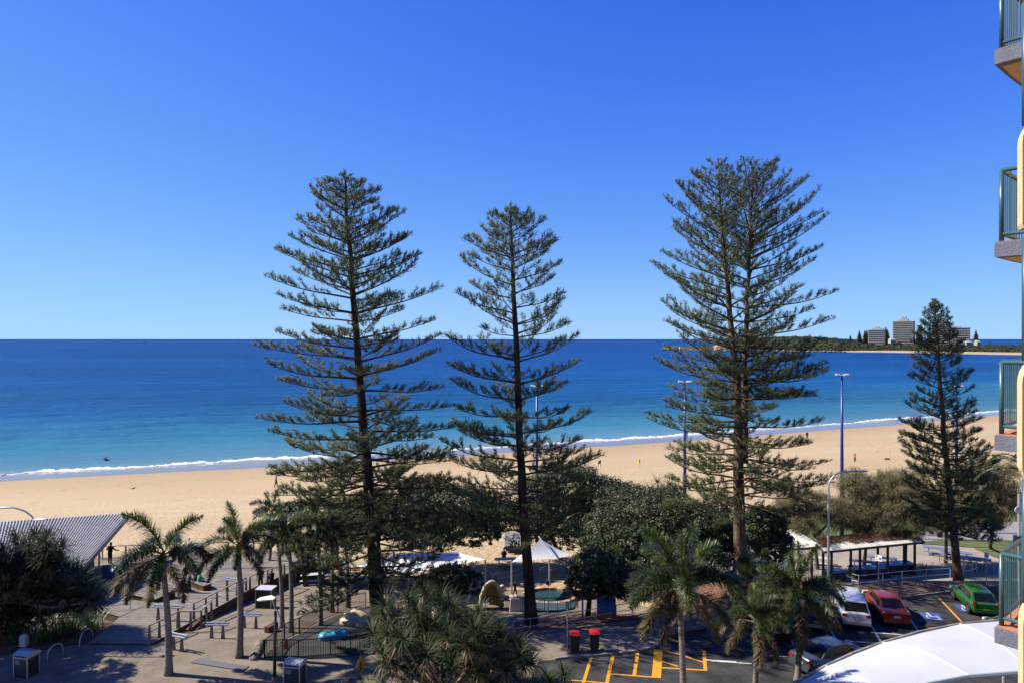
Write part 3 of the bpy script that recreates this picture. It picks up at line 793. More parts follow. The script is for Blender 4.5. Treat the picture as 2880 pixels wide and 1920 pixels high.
# tall pine, trunk leaning a little, long level boughs
Y1 = 46.0
pine_tree('tall dark pine with long level boughs above the palm row and blue play sculpture',
          [(stem([(1062, 1775), (1050, 1500), (1030, 1300), (1012, 1050), (990, 800), (975, 600), (968, 482)], Y1), .52, .05)], 11,
          prof_tab([(0, 7.0), (.3, 6.8), (.48, 6.3), (.58, 5.8), (.70, 4.9), (.79, 3.7), (.87, 2.3), (.93, 1.2), (.97, .5), (1, .15)]), .80, 5.4, .30, -6, 30, 'norfolk pines along the foreshore', first=.09, sub_gap=.36, rise_r=(4, 20))
# slim symmetrical pine with a clean pointed top
pine_tree('slim pine with a clear pointed leader and open whorls beside the white shade canopy',
          [(stem([(1494, 1750), (1478, 1500), (1462, 1250), (1450, 950), (1442, 760), (1437, 640), (1437, 575)], 44.5), .40, .025)], 23,
          prof_tab([(0, 5.4), (.35, 5.4), (.5, 5.0), (.62, 4.4), (.70, 3.6), (.78, 2.4), (.85, 1.4), (.91, .7), (.95, .3), (.98, .1), (1, .03)]), 1.0, 4.4, .38, -2, 34, 'norfolk pines along the foreshore', nbr=(4, 6), first=.17, sub_gap=.44, bare=.22, rise_r=(14, 34), top_stop=.955)
# twin-stemmed pine
zb = ground_z(XA(2085, 54), 54)
A = stem([(2082, 1655), (2078, 1420), (2076, 1200), (2072, 1060), (2050, 850), (2028, 640), (2019, 450)], 54.0, zb)
B = stem([(2090, 1300), (2096, 1150), (2094, 1020), (2100, 860), (2108, 720), (2113, 600), (2117, 470)], 54.6)
pine_tree('tall twin-stemmed pine with a broad rounded top behind the feathery palms',
          [(A, .55, .05), (B, .34, .05)], 37,
          prof_tab([(0, 7.2), (.3, 6.8), (.5, 6.7), (.65, 6.6), (.8, 5.5), (.9, 3.3), (.96, 1.6), (1, .5)]), .88, 4.8, .34, -6, 40, 'norfolk pines along the foreshore', first=.17, mbark=M_BARKL, sub_gap=.46,
          avoid=lambda si, az, f: (si == 0 and math.cos(az) > .75 and f > .3) or (si == 1 and math.cos(az) < -.75))
# young narrow pine by the car park
Y4 = 54.0
pine_tree('narrow young conical pine rooted in the mulch beside the green car',
          [(stem([(2697, 1630), (2680, 1480), (2662, 1300), (2650, 1150), (2640, 1000), (2632, 900), (2628, 846)], Y4, ground_z(XA(2697, Y4), Y4)), .34, .03)], 41,
          prof_tab([(0, 3.5), (.2, 3.4), (.4, 3.1), (.55, 2.5), (.7, 1.8), (.85, .95), (.93, .42), (1, .08)]), .55, 4.6, .32, 0, 36, 'norfolk pines along the foreshore', nbr=(5, 6), first=.14, sub_gap=.36, mbark=M_BARKL)

# ================================================================ PALMS, PANDANUS, BROADLEAF TREES
M_PALM = mat('palm_leaf', (.020, .036, .009), (.060, .072, .020), .9, rough=.42, island=.4, spec=.45, trans=.18)
M_PALMD = mat('palm_leaf_tired', (.060, .054, .019), (.14, .098, .042), .9, rough=.6, island=.4, spec=.3, trans=.12)
M_PALMY = mat('palm_leaf_young', (.050, .085, .014), (.115, .140, .030), .9, rough=.42, island=.35, spec=.45, trans=.25)
M_PTR = mat('palm_trunk', (.115, .095, .075), (.20, .17, .14), 2.5, rough=.9, bump=.8, bscale=6, stretch=(.6, .6, 5))
M_CSH = mat('crownshaft', (.10, .15, .05), (.16, .19, .07), 2, rough=.5)
M_PAND = mat('pandanus_leaf', (.013, .024, .007), (.050, .062, .022), .9, rough=.55, island=.5, spec=.15, trans=.12)
M_PANDD = mat('pandanus_dead_leaf', (.15, .10, .055), (.26, .19, .11), 1.5, rough=.8, island=.4)
M_PSTEM = mat('pandanus_stem', (.075, .058, .045), (.15, .12, .09), 3, rough=.9, bump=.5, bscale=14)
M_FIG = mat('fig_leaf', (.012, .024, .008), (.046, .062, .020), .6, rough=.5, island=.5, spec=.3, trans=.10)
M_FIG2 = mat('shrub_leaf', (.014, .027, .009), (.050, .064, .021), .6, rough=.5, island=.5, spec=.3, trans=.12)
M_SHE = mat('sheoak_needles', (.11, .108, .052), (.23, .205, .11), .7, rough=.7, island=.4, spec=.2, trans=.15)
M_LOM = mat('strap_leaf', (.050, .095, .020), (.12, .155, .045), .8, rough=.4, island=.4, spec=.5, trans=.15)

def strap_mesh(name, m, bases, dirs, L, W, droop, seg=4):
    """strap leaves that leave their base along dirs and bend down"""
    N = len(bases); V = np.empty((N, seg + 1, 2, 3))
    p = bases.copy(); d = dirs.copy()
    side = nrm(np.cross(d, np.array([[0, 0, 1.]])) + 1e-6)
    for k in range(seg + 1):
        u = k / seg
        w = W * (1 - u) ** .6 * (.6 + .4 * min(1, u * 4)) if k < seg else W * .05
        V[:, k, 0] = p - side * w[:, None]; V[:, k, 1] = p + side * w[:, None]
        p = p + d * (L / seg)[:, None]
        d = nrm(d + np.array([[0, 0, -1.]]) * (droop * (.4 + u))[:, None])
    b = np.arange(N)[:, None] * (seg + 1) * 2
    Q = []
    for k in range(seg):
        Q.append(np.concatenate([b + 2 * k, b + 2 * k + 1, b + 2 * k + 3, b + 2 * k + 2], 1))
    return np_mesh(name, V.reshape(-1, 3), np.concatenate(Q), None, m)

def frond_mesh(seed, L, bend, m, name='frond', rows=9, per=46, ll=.52, wid=.022, bushy=1.0):
    """one feather frond along +X from the origin, rising then arching down; bushy leaflets all round"""
    nr = np.random.default_rng(seed)
    n = 14; pts = []; p = Vector((0, 0, 0))
    for i in range(n + 1):
        pts.append(p.copy()); u = i / n; e = R(lerp(bend[0], bend[1], u ** 1.2)); p = p + Vector((math.cos(e), 0, math.sin(e))) * L / n
    mb = MB(); mb.tube(pts, [lerp(.035, .008, i / n) for i in range(n + 1)], 4)
    Pa = np.array([tuple(q) for q in pts])
    N = rows * per
    t = nr.uniform(.13, 1, N) ** .9
    idx = np.clip((t * n).astype(int), 0, n - 1); fr_ = (t * n - idx)[:, None]
    base = Pa[idx] * (1 - fr_) + Pa[idx + 1] * fr_
    tan = nrm(Pa[idx + 1] - Pa[idx])
    up = np.cross(np.cross(tan, np.array([[0, 0, 1.]])), tan); up = nrm(up); sd = np.cross(tan, up)
    ang = nr.uniform(0, 2 * math.pi, N) if bushy > .5 else np.where(nr.random(N) < .5, 1, -1) * nr.uniform(1.2, 1.75, N)
    radial = up * np.cos(ang)[:, None] + sd * np.sin(ang)[:, None]
    d = nrm(radial * .9 + tan * nr.uniform(.45, .9, (N, 1)))
    Ls = ll * nr.uniform(.7, 1.2, N) * (np.sin(np.clip(t * .9 + .12, 0, 1) * math.pi) ** .45)
    me = strap_mesh(name, m, base, d, Ls, np.full(N, wid), np.full(N, .35 if bushy > .5 else .28), 3)
    bm = bmesh.new(); bm.from_mesh(me); tmp = mb.mesh('tmp', None); bm.from_mesh(tmp); bm.to_mesh(me); bm.free(); bpy.data.meshes.remove(tmp)
    return me
FR = {}
def fronds_of(kind):
    if kind in FR: return FR[kind]
    ms = {'green': M_PALM, 'tired': M_PALMD, 'young': M_PALMY}[kind]
    bends = {'green': [(52, -40), (38, -62), (25, -70)], 'tired': [(5, -86), (-12, -88), (-30, -89)], 'young': [(82, 55), (72, 20), (62, -5)]}[kind]
    FR[kind] = [frond_mesh(100 + i + len(kind), 2.5, b, ms) for i, b in enumerate(bends)]
    return FR[kind]
def palm(label, base, top, seed, scale=1.0, fronds=(3, 6, 3), r=.17, group='feathery palms in the street beds', cat='palm tree', az0=None):
    """base, top: foot of the trunk and the point the fronds leave from"""
    r_ = random.Random(seed); base = Vector(base); top = Vector(top)
    t = thing('foxtail_palm', label, cat, base, 0, group)
    n = 14; pts = []; rad = []
    tt = top - Vector((0, 0, .9 * scale))
    for i in range(n + 1):
        u = i / n; q = base.lerp(tt, u) + Vector((.10 * math.sin(u * 3.1), 0, 0)); q.z = lerp(base.z - .1, tt.z, u)
        pts.append(q); rad.append(r * (1.35 - .35 * min(1, u * 6)) * lerp(1.05, .72, u))
    MB().tube(pts, rad, 10).build('trunk', M_PTR, t, smooth=True)
    MB().tube([tt, tt.lerp(top, .5), top + Vector((0, 0, .12))], [r * .78, r * .8, r * .38], 9).build('crownshaft', M_CSH, t, smooth=True)
    a = r_.uniform(0, 360) if az0 is None else az0
    for kind, cnt in zip(('young', 'green', 'tired'), fronds):
        ms = fronds_of(kind)
        for i in range(cnt):
            a += 137.5 + r_.uniform(-18, 18)
            o = link('frond', ms[r_.randrange(len(ms))], t)
            s = scale * r_.uniform(.88, 1.12)
            o.scale = (s, s, s)
            o.location = top - base + Vector((0, 0, {'young': .12, 'green': 0, 'tired': -.12}[kind]))
            o.rotation_euler = (r_.uniform(-.15, .15), r_.uniform(-.12, .12), R(a))
    return t
def palm_at(label, bpx, bpy_, cpx, cpy, seed, y=None, **k):
    b = PT(bpx, bpy_) if y is None else on(XA(bpx, y), y)
    c = PY(cpx, cpy, b.y)
    return palm(label, b, c, seed, **k)
palm_at('grey-trunked palm with drooping dull fronds at the foot of the ramp', 474, 1897, 461, 1560, 3, fronds=(2, 8, 6), scale=1.22, r=.19)
palm_at('ringed palm with an upright green spear in a round sandy bed by the drain', 672, 1848, 671, 1536, 5, fronds=(3, 8, 5), scale=1.02, r=.19)
palm_at('large palm with arching fronds over the yellow road hatching', 1917, 0, 1913, 1650, 8, y=28.0, fronds=(4, 12, 6), scale=1.12, r=.15)
palm_at('low palm with pale browning fronds between two taller palms', 2119, 0, 2122, 1742, 9, y=34.0, fronds=(3, 9, 6), scale=.9, r=.14)
palm_at('palm with a bare flower spear rising behind the low palm', 2126, 0, 2126, 1660, 12, y=40.0, fronds=(4, 12, 6), scale=1.15, r=.15)
palm_at('palm with one bright yellow-green upright frond in front of the parked wagon', 2242, 1914, 2243, 1668, 14, fronds=(4, 13, 7), scale=1.12, r=.16)
for i, (bx, by, cx, cy, lab) in enumerate(((793, 1765, 782, 1500, 'slender palm trunk behind the lamp post, first of the row at the fence corner'), (818, 1779, 812, 1490, 'palm behind the fence corner, second of the row'), (901, 1760, 893, 1480, 'palm rising inside the playground fence beside the blue sculpture'),
                             (933, 1722, 930, 1485, 'palm outside the back playground fence under the pine boughs'), (977, 1708, 972, 1495, 'palm at the back of the playground with brown hanging fronds'), (947, 1600, 945, 1470, 'distant slim palm on the sand edge behind the palm row'))):
    palm_at(lab, bx, by, cx, cy, 20 + i, fronds=(2, 6, 4), scale=.95, r=.15, group='palms around the playground')
palm_at('green-crowned palm at the edge of the sand above the deck', 752, 1610, 765, 1440, 31, fronds=(3, 6, 2), scale=.95, r=.15, group='palms around the playground')
# date palm whose crown shows behind the balcony
def date_palm():
    y = 40.0; b = on(XA(2920, y), y); top = PY(2905, 1335, y)
    t = thing('date_palm', 'dark feather palm reaching out from behind the cream balcony', 'palm tree', b)
    MB().tube([b, b.lerp(top, .5), top], [.3, .24, .22], 10).build('trunk', M_PTR, t, smooth=True)
    me = frond_mesh(77, 3.4, (40, -55), M_PALM, rows=4, per=40, ll=.55, wid=.022, bushy=0)
    for i in range(14):
        o = link('frond', me, t); o.location = top - b; o.rotation_euler = (rnd.uniform(-.2, .2), rnd.uniform(-.5, .4), R(i * 137.5)); 
date_palm()

# ---- pandanus: forked pale stems, each tip a rosette of straps with a skirt of dead leaves
def rosette_meshes():
    out = []
    for s in range(3):
        nr = np.random.default_rng(50 + s)
        N = 64; a = np.arange(N) * 2.39996; e = nr.uniform(-.25, 1.15, N)
        d = np.stack([np.cos(a) * np.cos(e), np.sin(a) * np.cos(e), np.sin(e)], 1)
        out.append(strap_mesh('rosette', M_PAND, d * .05 + np.array([[0, 0, .05]]), d, nr.uniform(.7, 1.15, N), nr.uniform(.018, .036, N), nr.uniform(.05, .38, N), 5))
    nr = np.random.default_rng(60); N = 26; a = np.arange(N) * 2.39996; e = nr.uniform(-1.2, -.3, N)
    d = np.stack([np.cos(a) * np.cos(e), np.sin(a) * np.cos(e), np.sin(e)], 1)
    sk = strap_mesh('dead_skirt', M_PANDD, d * .05 - np.array([[0, 0, .08]]), d, nr.uniform(.45, .85, N), nr.uniform(.015, .026, N), nr.uniform(.2, .6, N), 4)
    return out, sk
ROS, SKIRT = rosette_meshes()
def pandanus(label, base, heads, seed, fork=None, scale=1.0, group='screw pines with strap-leaf rosettes', skirt=.6, r=.10):
    r_ = random.Random(seed); base = Vector(base)
    t = thing('pandanus', label, 'tree', base, 0, group)
    fork = Vector(fork) if fork is not None else base + Vector((0, 0, 1.2))
    sm = MB(); sm.tube([base - Vector((0, 0, .1)), base.lerp(fork, .5) + Vector((.05, 0, 0)), fork], [r * 1.3, r * 1.1, r], 8)
    for k in range(5):
        a = k * 1.26 + r_.random(); sm.tube([base.lerp(fork, .45), base + Vector((math.cos(a) * .45, math.sin(a) * .45, -.05))], [.03, .025], 5)
    for h in heads:
        h = Vector(h); mid = fork.lerp(h, .5) + Vector((r_.uniform(-.25, .25), r_.uniform(-.25, .25), -.15 * (h - fork).length * .3))
        sm.tube([fork, fork.lerp(mid, .6) , mid, mid.lerp(h, .6), h], [r * .75, r * .65, r * .6, r * .5, r * .45], 6)
    sm.build('stems', M_PSTEM, t, smooth=True)
    for h in heads:
        h = Vector(h)
        o = link('rosette', ROS[r_.randrange(3)], t); s = scale * r_.uniform(.85, 1.2)
        o.location = h - base; o.scale = (s, s, s * r_.uniform(.9, 1.1)); out = (h - fork); out.z *= .8; out = out.normalized() if out.length > .01 else Vector((0, 0, 1))
        tl = Vector((0, 0, 1)).lerp(out, .35).normalized()
        o.rotation_euler = (tl.to_track_quat('Z', 'Y') @ Euler((0, 0, r_.uniform(0, 6.28))).to_quaternion()).to_euler()
        if r_.random() < skirt:
            k = link('dead_skirt', SKIRT, t); k.location = h - base; k.scale = (s, s, s); k.rotation_euler = (0, 0, r_.uniform(0, 6.28))
    return t
def heads_in(pix, y0, dy, seed, n):
    """n rosette points filling an outline given in picture pixels at depth y0 +- dy"""
    r_ = random.Random(seed); out = []; tries = 0
    xs_ = [p[0] for p in pix]; ys_ = [p[1] for p in pix]
    def inside(x, y):
        c = False
        for (x1, y1), (x2, y2) in zip(pix, pix[1:] + pix[:1]):
            if (y1 > y) != (y2 > y) and x < (x2 - x1) * (y - y1) / (y2 - y1) + x1: c = not c
        return c
    while len(out) < n and tries < 20000:
        tries += 1
        x = r_.uniform(min(xs_), max(xs_)); y = r_.uniform(min(ys_), max(ys_))
        if not inside(x, y): continue
        q = PY(x, y, y0 + r_.uniform(-dy, dy))
        if all((q - k).length > .45 for k in out): out.append(q)
    return out
# big one over the pavilion, lower left
yb = 42.0
pandanus('big dark screw pine in front of the ribbed pavilion roof', PT(45, 1795), heads_in([(-60, 1545), (40, 1515), (110, 1505), (160, 1530), (205, 1575), (240, 1630), (275, 1690), (220, 1710), (130, 1700), (-60, 1700)], yb, 1.8, 1, 130), 5, fork=PY(52, 1690, yb), scale=1.1, skirt=.45, r=.16)
pandanus('second screw pine leaning low beside the bike hoops', PT(130, 1775), heads_in([(150, 1655), (250, 1655), (290, 1695), (260, 1715), (140, 1715)], 43.5, .8, 4, 30), 6, fork=PY(110, 1720, 43), scale=1.0, skirt=.3)
# the centre foreground thicket: three plants
pandanus('screw pine with long drooping straps at the near side of the tall dark pine', on(XA(1130, 33), 33), heads_in([(1065, 1715), (1180, 1660), (1280, 1680), (1300, 1780), (1190, 1840), (1070, 1800)], 33.5, 1.3, 9, 34), 7, fork=PY(1170, 1850, 33.5), skirt=.75, scale=.95)
pandanus('screw pine with pale bare stems at the bottom edge of the view', on(XA(1230, 30), 30), heads_in([(1050, 1770), (1200, 1800), (1400, 1760), (1480, 1880), (1420, 1960), (1060, 1960)], 30.5, 1.3, 10, 48), 8, fork=PY(1250, 1960, 30.5), skirt=.7, scale=.95)
pandanus('screw pine in front of the cream shell slide', on(XA(1370, 35), 35), heads_in([(1240, 1690), (1340, 1725), (1410, 1775), (1470, 1825), (1500, 1890), (1300, 1900)], 35, 1.3, 11, 50), 9, fork=PY(1370, 1830, 35), skirt=.75, scale=.95)
pandanus('small screw pine sprouting beside the hatched parking space', on(XA(1560, 30.5), 30.5), heads_in([(1480, 1890), (1600, 1900), (1640, 1960), (1480, 1960)], 30.5, .6, 12, 6), 10, skirt=.2, scale=.9)
# heads that stand above the fig trees by the sand
pandanus('screw pine crown poking above the fig trees beside the blue light pole', on(XA(1880, 66), 66), heads_in([(1800, 1400), (1850, 1350), (1920, 1355), (1960, 1400), (1900, 1430)], 66, 1.2, 13, 12), 11, fork=on(XA(1880, 66), 66, 2.2), scale=1.25, skirt=.3)
pandanus('screw pine on the sand side of the twin-stemmed pine', on(XA(2010, 64), 64), heads_in([(1930, 1420), (1990, 1390), (2060, 1400), (2060, 1480), (1960, 1480)], 64, 1.2, 14, 14), 12, fork=on(XA(2010, 64), 64, 2.2), scale=1.25, skirt=.3)

# ---- broadleaf crowns made of leaf clumps
def leaf_tree(name, label, base, blobs, m, seed, n, leaf=.13, trunk=None, group=None, cat='tree', hang=0.0, trunk_m=None):
    """blobs: (centre, (rx, ry, rz)); leaves gather in clumps on and inside the blobs"""
    nr = np.random.default_rng(seed); r_ = random.Random(seed); base = Vector(base)
    t = thing(name, label, cat, base, 0, group)
    w = np.array([b[1][0] * b[1][1] + b[1][0] * b[1][2] for b in blobs]); w = w / w.sum()
    nc = max(20, n // 34)
    which = nr.choice(len(blobs), nc, p=w)
    C = np.array([tuple(b[0]) for b in blobs])[which]; S = np.array([b[1] for b in blobs])[which]
    d = nrm(nr.normal(size=(nc, 3))); d[:, 2] = np.abs(d[:, 2]) * np.where(nr.random(nc) < .75, 1, -1)
    rad = nr.uniform(.55, 1.08, nc) ** .6
    cc = C + d * S * rad[:, None]
    k = np.repeat(np.arange(nc), 34)
    N = len(k)
    csz = (np.minimum(S[:, 0], S[:, 2]) * .26 * nr.uniform(.6, 1.3, nc))[k]
    off = nrm(nr.normal(size=(N, 3))) * (nr.random((N, 1)) ** .5) * csz[:, None]; off[:, 2] *= .7
    p = cc[k] + off
    nl = nrm(off * .6 + d[k] * csz[:, None] * .6 + nr.normal(size=(N, 3)) * csz[:, None] * .5 + np.array([[0, 0, .35]]) * csz[:, None])
    tmp = nrm(np.cross(nl, nr.normal(size=(N, 3)))); v = np.cross(nl, tmp)
    s = leaf * nr.uniform(.6, 1.3, (N, 1))
    link('crown', leaf_quads(p, tmp * s, v * s * .55, m, 'crown', .25), t, True)
    # limbs
    lm = MB()
    top = Vector(blobs[0][0]) if trunk is None else Vector(trunk)
    lm.tube([base - Vector((0, 0, .1)), base.lerp(top, .5) + Vector((.1, .05, 0)), top], [.22, .17, .12], 8)
    for c, s_ in blobs:
        c = Vector(c); lm.tube([base.lerp(top, .55), base.lerp(top, .6).lerp(c, .5) + Vector((0, 0, -.15)), c], [.12, .08, .04], 5)
        for q in range(4):
            e = c + Vector((r_.uniform(-1, 1) * s_[0], r_.uniform(-1, 1) * s_[1], r_.uniform(-.2, .9) * s_[2])) * .8; lm.tube([c, c.lerp(e, .5) + Vector((0, 0, .1)), e], [.04, .03, .015], 4, cap=False)
    lm.build('trunk', trunk_m or M_TWIG, t, smooth=True)
    return t
def blob(px, py, y, rx, rz, ry=None):
    return (PY(px, py, y), (rx * y / FPX, (ry or rx) * y / FPX, rz * y / FPX))
# fig trees between the canopy and the twin pine (three plants)
leaf_tree('fig_tree', 'dense dark fig tree whose crown spreads behind the slim pine', on(XA(1580, 66), 66), [blob(1500, 1400, 66, 90, 62), blob(1600, 1370, 66, 110, 68), blob(1690, 1400, 65, 80, 60), blob(1560, 1450, 64, 120, 55), blob(1690, 1460, 64, 70, 50), blob(1490, 1450, 65, 80, 50), blob(1600, 1500, 63, 110, 40), blob(1680, 1510, 61, 70, 45)], M_FIG, 1, 66000, .10, group='broadleaf trees along the foreshore')
leaf_tree('fig_tree', 'broad glossy fig tree filling the space between the slim and twin pines', on(XA(1860, 58), 58), [blob(1760, 1430, 60, 90, 70), blob(1850, 1450, 58, 120, 75), blob(1950, 1480, 57, 100, 70), blob(1780, 1530, 56, 110, 70), blob(1900, 1560, 55, 120, 70), blob(2000, 1560, 56, 80, 60), blob(1720, 1500, 57, 90, 70), blob(1830, 1600, 54, 110, 50), blob(2020, 1500, 57, 60, 60), blob(1690, 1560, 55, 60, 50)], M_FIG2, 2, 120000, .085, group='broadleaf trees along the foreshore')
leaf_tree('fig_tree', 'small round leafy tree hanging over the splash pool fence', PT(1652, 1737), [blob(1665, 1600, 47, 66, 50), blob(1628, 1640, 46.5, 38, 32), blob(1710, 1620, 47.5, 60, 55), blob(1770, 1640, 48, 60, 50)], M_FIG2, 3, 40000, .085, trunk=PY(1655, 1640, 46.5), group='broadleaf trees along the foreshore')
leaf_tree('fig_tree', 'glossy round tree at the foot of the twin-stemmed pine beside the white shelter roof', on(XA(2160, 56), 56), [blob(2150, 1480, 56, 60, 55), blob(2120, 1520, 55.5, 50, 50), blob(2180, 1530, 55.5, 48, 45)], M_FIG, 4, 26000, .10, group='broadleaf trees along the foreshore')
leaf_tree('fig_tree', 'dark spreading tree over the picnic sand behind the tall pine', on(XA(1260, 63), 63), [blob(1190, 1420, 63, 90, 50), blob(1290, 1410, 63, 100, 48), blob(1370, 1450, 63, 80, 50), blob(1240, 1470, 62, 110, 45), blob(1330, 1490, 61, 90, 36)], M_FIG, 5, 56000, .10, group='broadleaf trees along the foreshore')
leaf_tree('leafy_shrub', 'dark rounded shrub behind the centre screw pines', PT(1270, 1690), [blob(1270, 1625, 47, 60, 38), blob(1320, 1640, 47, 40, 34), blob(1210, 1650, 47, 50, 36)], M_FIG, 6, 9000, .09, group='shrubs in the beds', cat='shrub')
leaf_tree('fig_tree', 'dense dark tree directly behind the trunk of the tall pine', on(XA(1080, 60), 60), [blob(1040, 1430, 60, 80, 48), blob(1110, 1460, 59, 90, 50), blob(980, 1490, 58, 80, 42), blob(1180, 1500, 58, 70, 36)], M_FIG, 8, 40000, .10, group='broadleaf trees along the foreshore')
leaf_tree('fig_tree', 'low leafy tree between the palm trunks and the deck', on(XA(860, 58), 58), [blob(830, 1450, 60, 60, 35), blob(900, 1440, 60, 70, 38), blob(980, 1450, 60, 60, 38)], M_FIG2, 7, 22000, .11, group='broadleaf trees along the foreshore')

# shade trees standing just outside the view, whose shadows fall across the near paving
leaf_tree('fig_tree', 'shade tree outside the picture edge casting dappled shade over the shaded litter bin', (-38.5, 41.0, 0), [((-38.5, 41.0, 10.5), (3.4, 3.0, 1.8)), ((-36.5, 39.5, 9.3), (2.6, 2.0, 1.5)), ((-40.5, 43, 9.2), (2.6, 2.4, 1.6))], M_FIG, 61, 15000, .14, group='broadleaf trees along the foreshore')
leaf_tree('fig_tree', 'second shade tree outside the picture edge nearer the building', (-34.5, 37.8, 0), [((-34.5, 37.8, 10.0), (3.0, 2.4, 1.6)), ((-33.2, 36.2, 8.8), (2.4, 1.8, 1.4)), ((-36, 38.4, 8.6), (2.4, 1.8, 1.4))], M_FIG, 62, 14000, .14, group='broadleaf trees along the foreshore')

leaf_tree('leafy_shrub', 'dark leafy undergrowth shrub beneath the big screw pine', PT(40, 1800), [blob(20, 1740, 41.5, 60, 40), blob(90, 1730, 43, 50, 35), blob(-40, 1760, 41, 50, 40)], M_FIG, 66, 9000, .09, group='shrubs in the beds', cat='shrub')
# ---- she-oaks with hanging grey-green needles
def sheoak(label, base, blobs, seed, n, forks):
    nr = np.random.default_rng(seed); r_ = random.Random(seed); base = Vector(base)
    t = thing('she_oak', label, 'tree', base, 0, 'she-oaks by the picnic ground')
    w = np.array([b[1][0] * b[1][2] for b in blobs]); w = w / w.sum()
    nc = int(n * .8) // 42
    which = nr.choice(len(blobs), nc, p=w)
    C = np.array([tuple(b[0]) for b in blobs])[which]; S = np.array([b[1] for b in blobs])[which]
    cc = C + nrm(nr.normal(size=(nc, 3))) * S * (nr.random((nc, 1)) ** .45)
    k = np.repeat(np.arange(nc), 42); N = len(k)
    p = cc[k] + nr.normal(size=(N, 3)) * np.array([[.20, .20, .16]])
    d = nrm(nr.normal(size=(N, 3)) * .32 + np.array([[0, 0, -1.]]) + nr.normal(size=(nc, 3))[k] * .3)
    link('crown', spikes(p, d, nr.uniform(.25, .6, N), nr.uniform(.008, .016, N), M_SHE, 'crown'), t, True)
    lm = MB()
    for f in forks:
        f = [Vector(q) for q in f]; lm.tube(f, [lerp(.17, .04, i / max(1, len(f) - 1)) for i in range(len(f))], 7)
    hub = Vector(forks[0][-1])
    for c, s in blobs:
        c = Vector(c)
        st_ = min((q for f in forks for q in f), key=lambda q: (Vector(q) - c).length); lm.tube([st_, Vector(st_).lerp(c, .5) + Vector((0, 0, .15)), c], [.06, .045, .025], 5)
        for q in range(7):
            e = c + Vector((r_.uniform(-1, 1) * s[0], r_.uniform(-1, 1) * s[1], r_.uniform(-.7, 1) * s[2])) * .9
            lm.tube([c, c.lerp(e, .5) + Vector((0, 0, .12)), e], [.028, .02, .008], 4, cap=False)
    lm.build('trunk', mat('sheoak_bark', (.035, .027, .02), (.075, .058, .045), 4, rough=.95), t)
    return t
y = 60.0
sheoak('grey-green she-oak with hanging foliage behind the white shelter roof', on(XA(2300, 62), 62), [blob(2230, 1390, 62, 55, 40), blob(2290, 1420, 62, 60, 45), blob(2350, 1440, 62, 50, 50), blob(2260, 1470, 61, 70, 40), blob(2210, 1430, 62, 40, 40)], 1, 26000, [[on(XA(2300, 62), 62), PY(2290, 1500, 62), PY(2270, 1420, 62)], [PY(2292, 1510, 62), PY(2340, 1460, 62)]])
sheoak('she-oak with a ragged pale crown beside the tall blue light pole', on(XA(2430, 63), 63), [blob(2400, 1350, 63, 45, 40), blob(2450, 1380, 63, 60, 50), blob(2400, 1430, 63, 60, 50), blob(2480, 1440, 62, 55, 50), blob(2440, 1480, 62, 60, 30)], 2, 30000, [[on(XA(2430, 63), 63), PY(2440, 1490, 63), PY(2410, 1390, 63)], [PY(2440, 1490, 63), PY(2480, 1400, 63)]])
sheoak('bushy she-oak standing between the shelter and the narrow young pine', on(XA(2545, 63), 63), [blob(2500, 1350, 64, 45, 38), blob(2550, 1350, 63, 50, 42), blob(2530, 1410, 62, 70, 50), blob(2600, 1420, 62, 50, 50), blob(2570, 1470, 61, 60, 36)], 3, 32000, [[on(XA(2545, 63), 63), PY(2550, 1480, 63), PY(2520, 1380, 63)], [PY(2550, 1480, 63), PY(2590, 1390, 63)]])
sheoak('leaning she-oak with a forked dark trunk on the lawn beside the grey path', PT(2785, 1540), [blob(2740, 1320, 60, 60, 40), blob(2800, 1330, 60, 60, 45), blob(2760, 1390, 60, 70, 50), blob(2830, 1400, 60, 50, 45), blob(2720, 1440, 60, 50, 40), blob(2790, 1450, 60, 40, 30)], 4, 34000, [[PT(2785, 1540), PY(2792, 1480, 60), PY(2800, 1430, 60), PY(2812, 1380, 60)], [PY(2790, 1500, 60), PY(2760, 1470, 60), PY(2738, 1445, 60)], [PY(2795, 1470, 60), PY(2775, 1410, 60)]])
sheoak('she-oak crown pressed behind the narrow young pine', on(XA(2660, 64), 64), [blob(2640, 1400, 64, 50, 50), blob(2690, 1420, 64, 55, 45), blob(2650, 1460, 63, 60, 30)], 5, 20000, [[on(XA(2660, 64), 64), PY(2662, 1470, 64), PY(2660, 1400, 64)]])

# ---- low planting
def clump_mesh(seed, N, L, W, m, e0=.35, e1=1.4, droop=(.15, .5)):
    nr = np.random.default_rng(seed); a = nr.uniform(0, 6.28, N); e = nr.uniform(e0, e1, N)
    d = np.stack([np.cos(a) * np.cos(e), np.sin(a) * np.cos(e), np.sin(e)], 1)
    b = nr.normal(size=(N, 3)) * np.array([[.10, .10, 0]])
    return strap_mesh('leaves', m, b, d, nr.uniform(.6, 1.1, N) * L, nr.uniform(.6, 1, N) * W, nr.uniform(*droop, N), 4)
CL_LOM = [clump_mesh(i, 60, .95, .016, M_LOM) for i in range(3)]
CL_BRO = [clump_mesh(10 + i, 34, .55, .035, mat('bromeliad_leaf', (.16, .07, .02), (.26, .12, .035), 2, rough=.5, island=.4), .2, 1.3) for i in range(2)]
CL_GREY = [clump_mesh(20, 40, .9, .03, mat('grey_strap_leaf', (.14, .15, .09), (.24, .24, .15), 2, rough=.6, island=.4), .5, 1.4, (.0, .2))]
def clump(label, p, ms, seed, s, group, name='strap_plant'):
    o = link(name, ms[seed % len(ms)]); o.location = p; o.scale = (s, s, s); o.rotation_euler = (0, 0, seed * 1.7)
    tag(o, label, 'plant', group); return o
r_ = random.Random(4)
k = 0
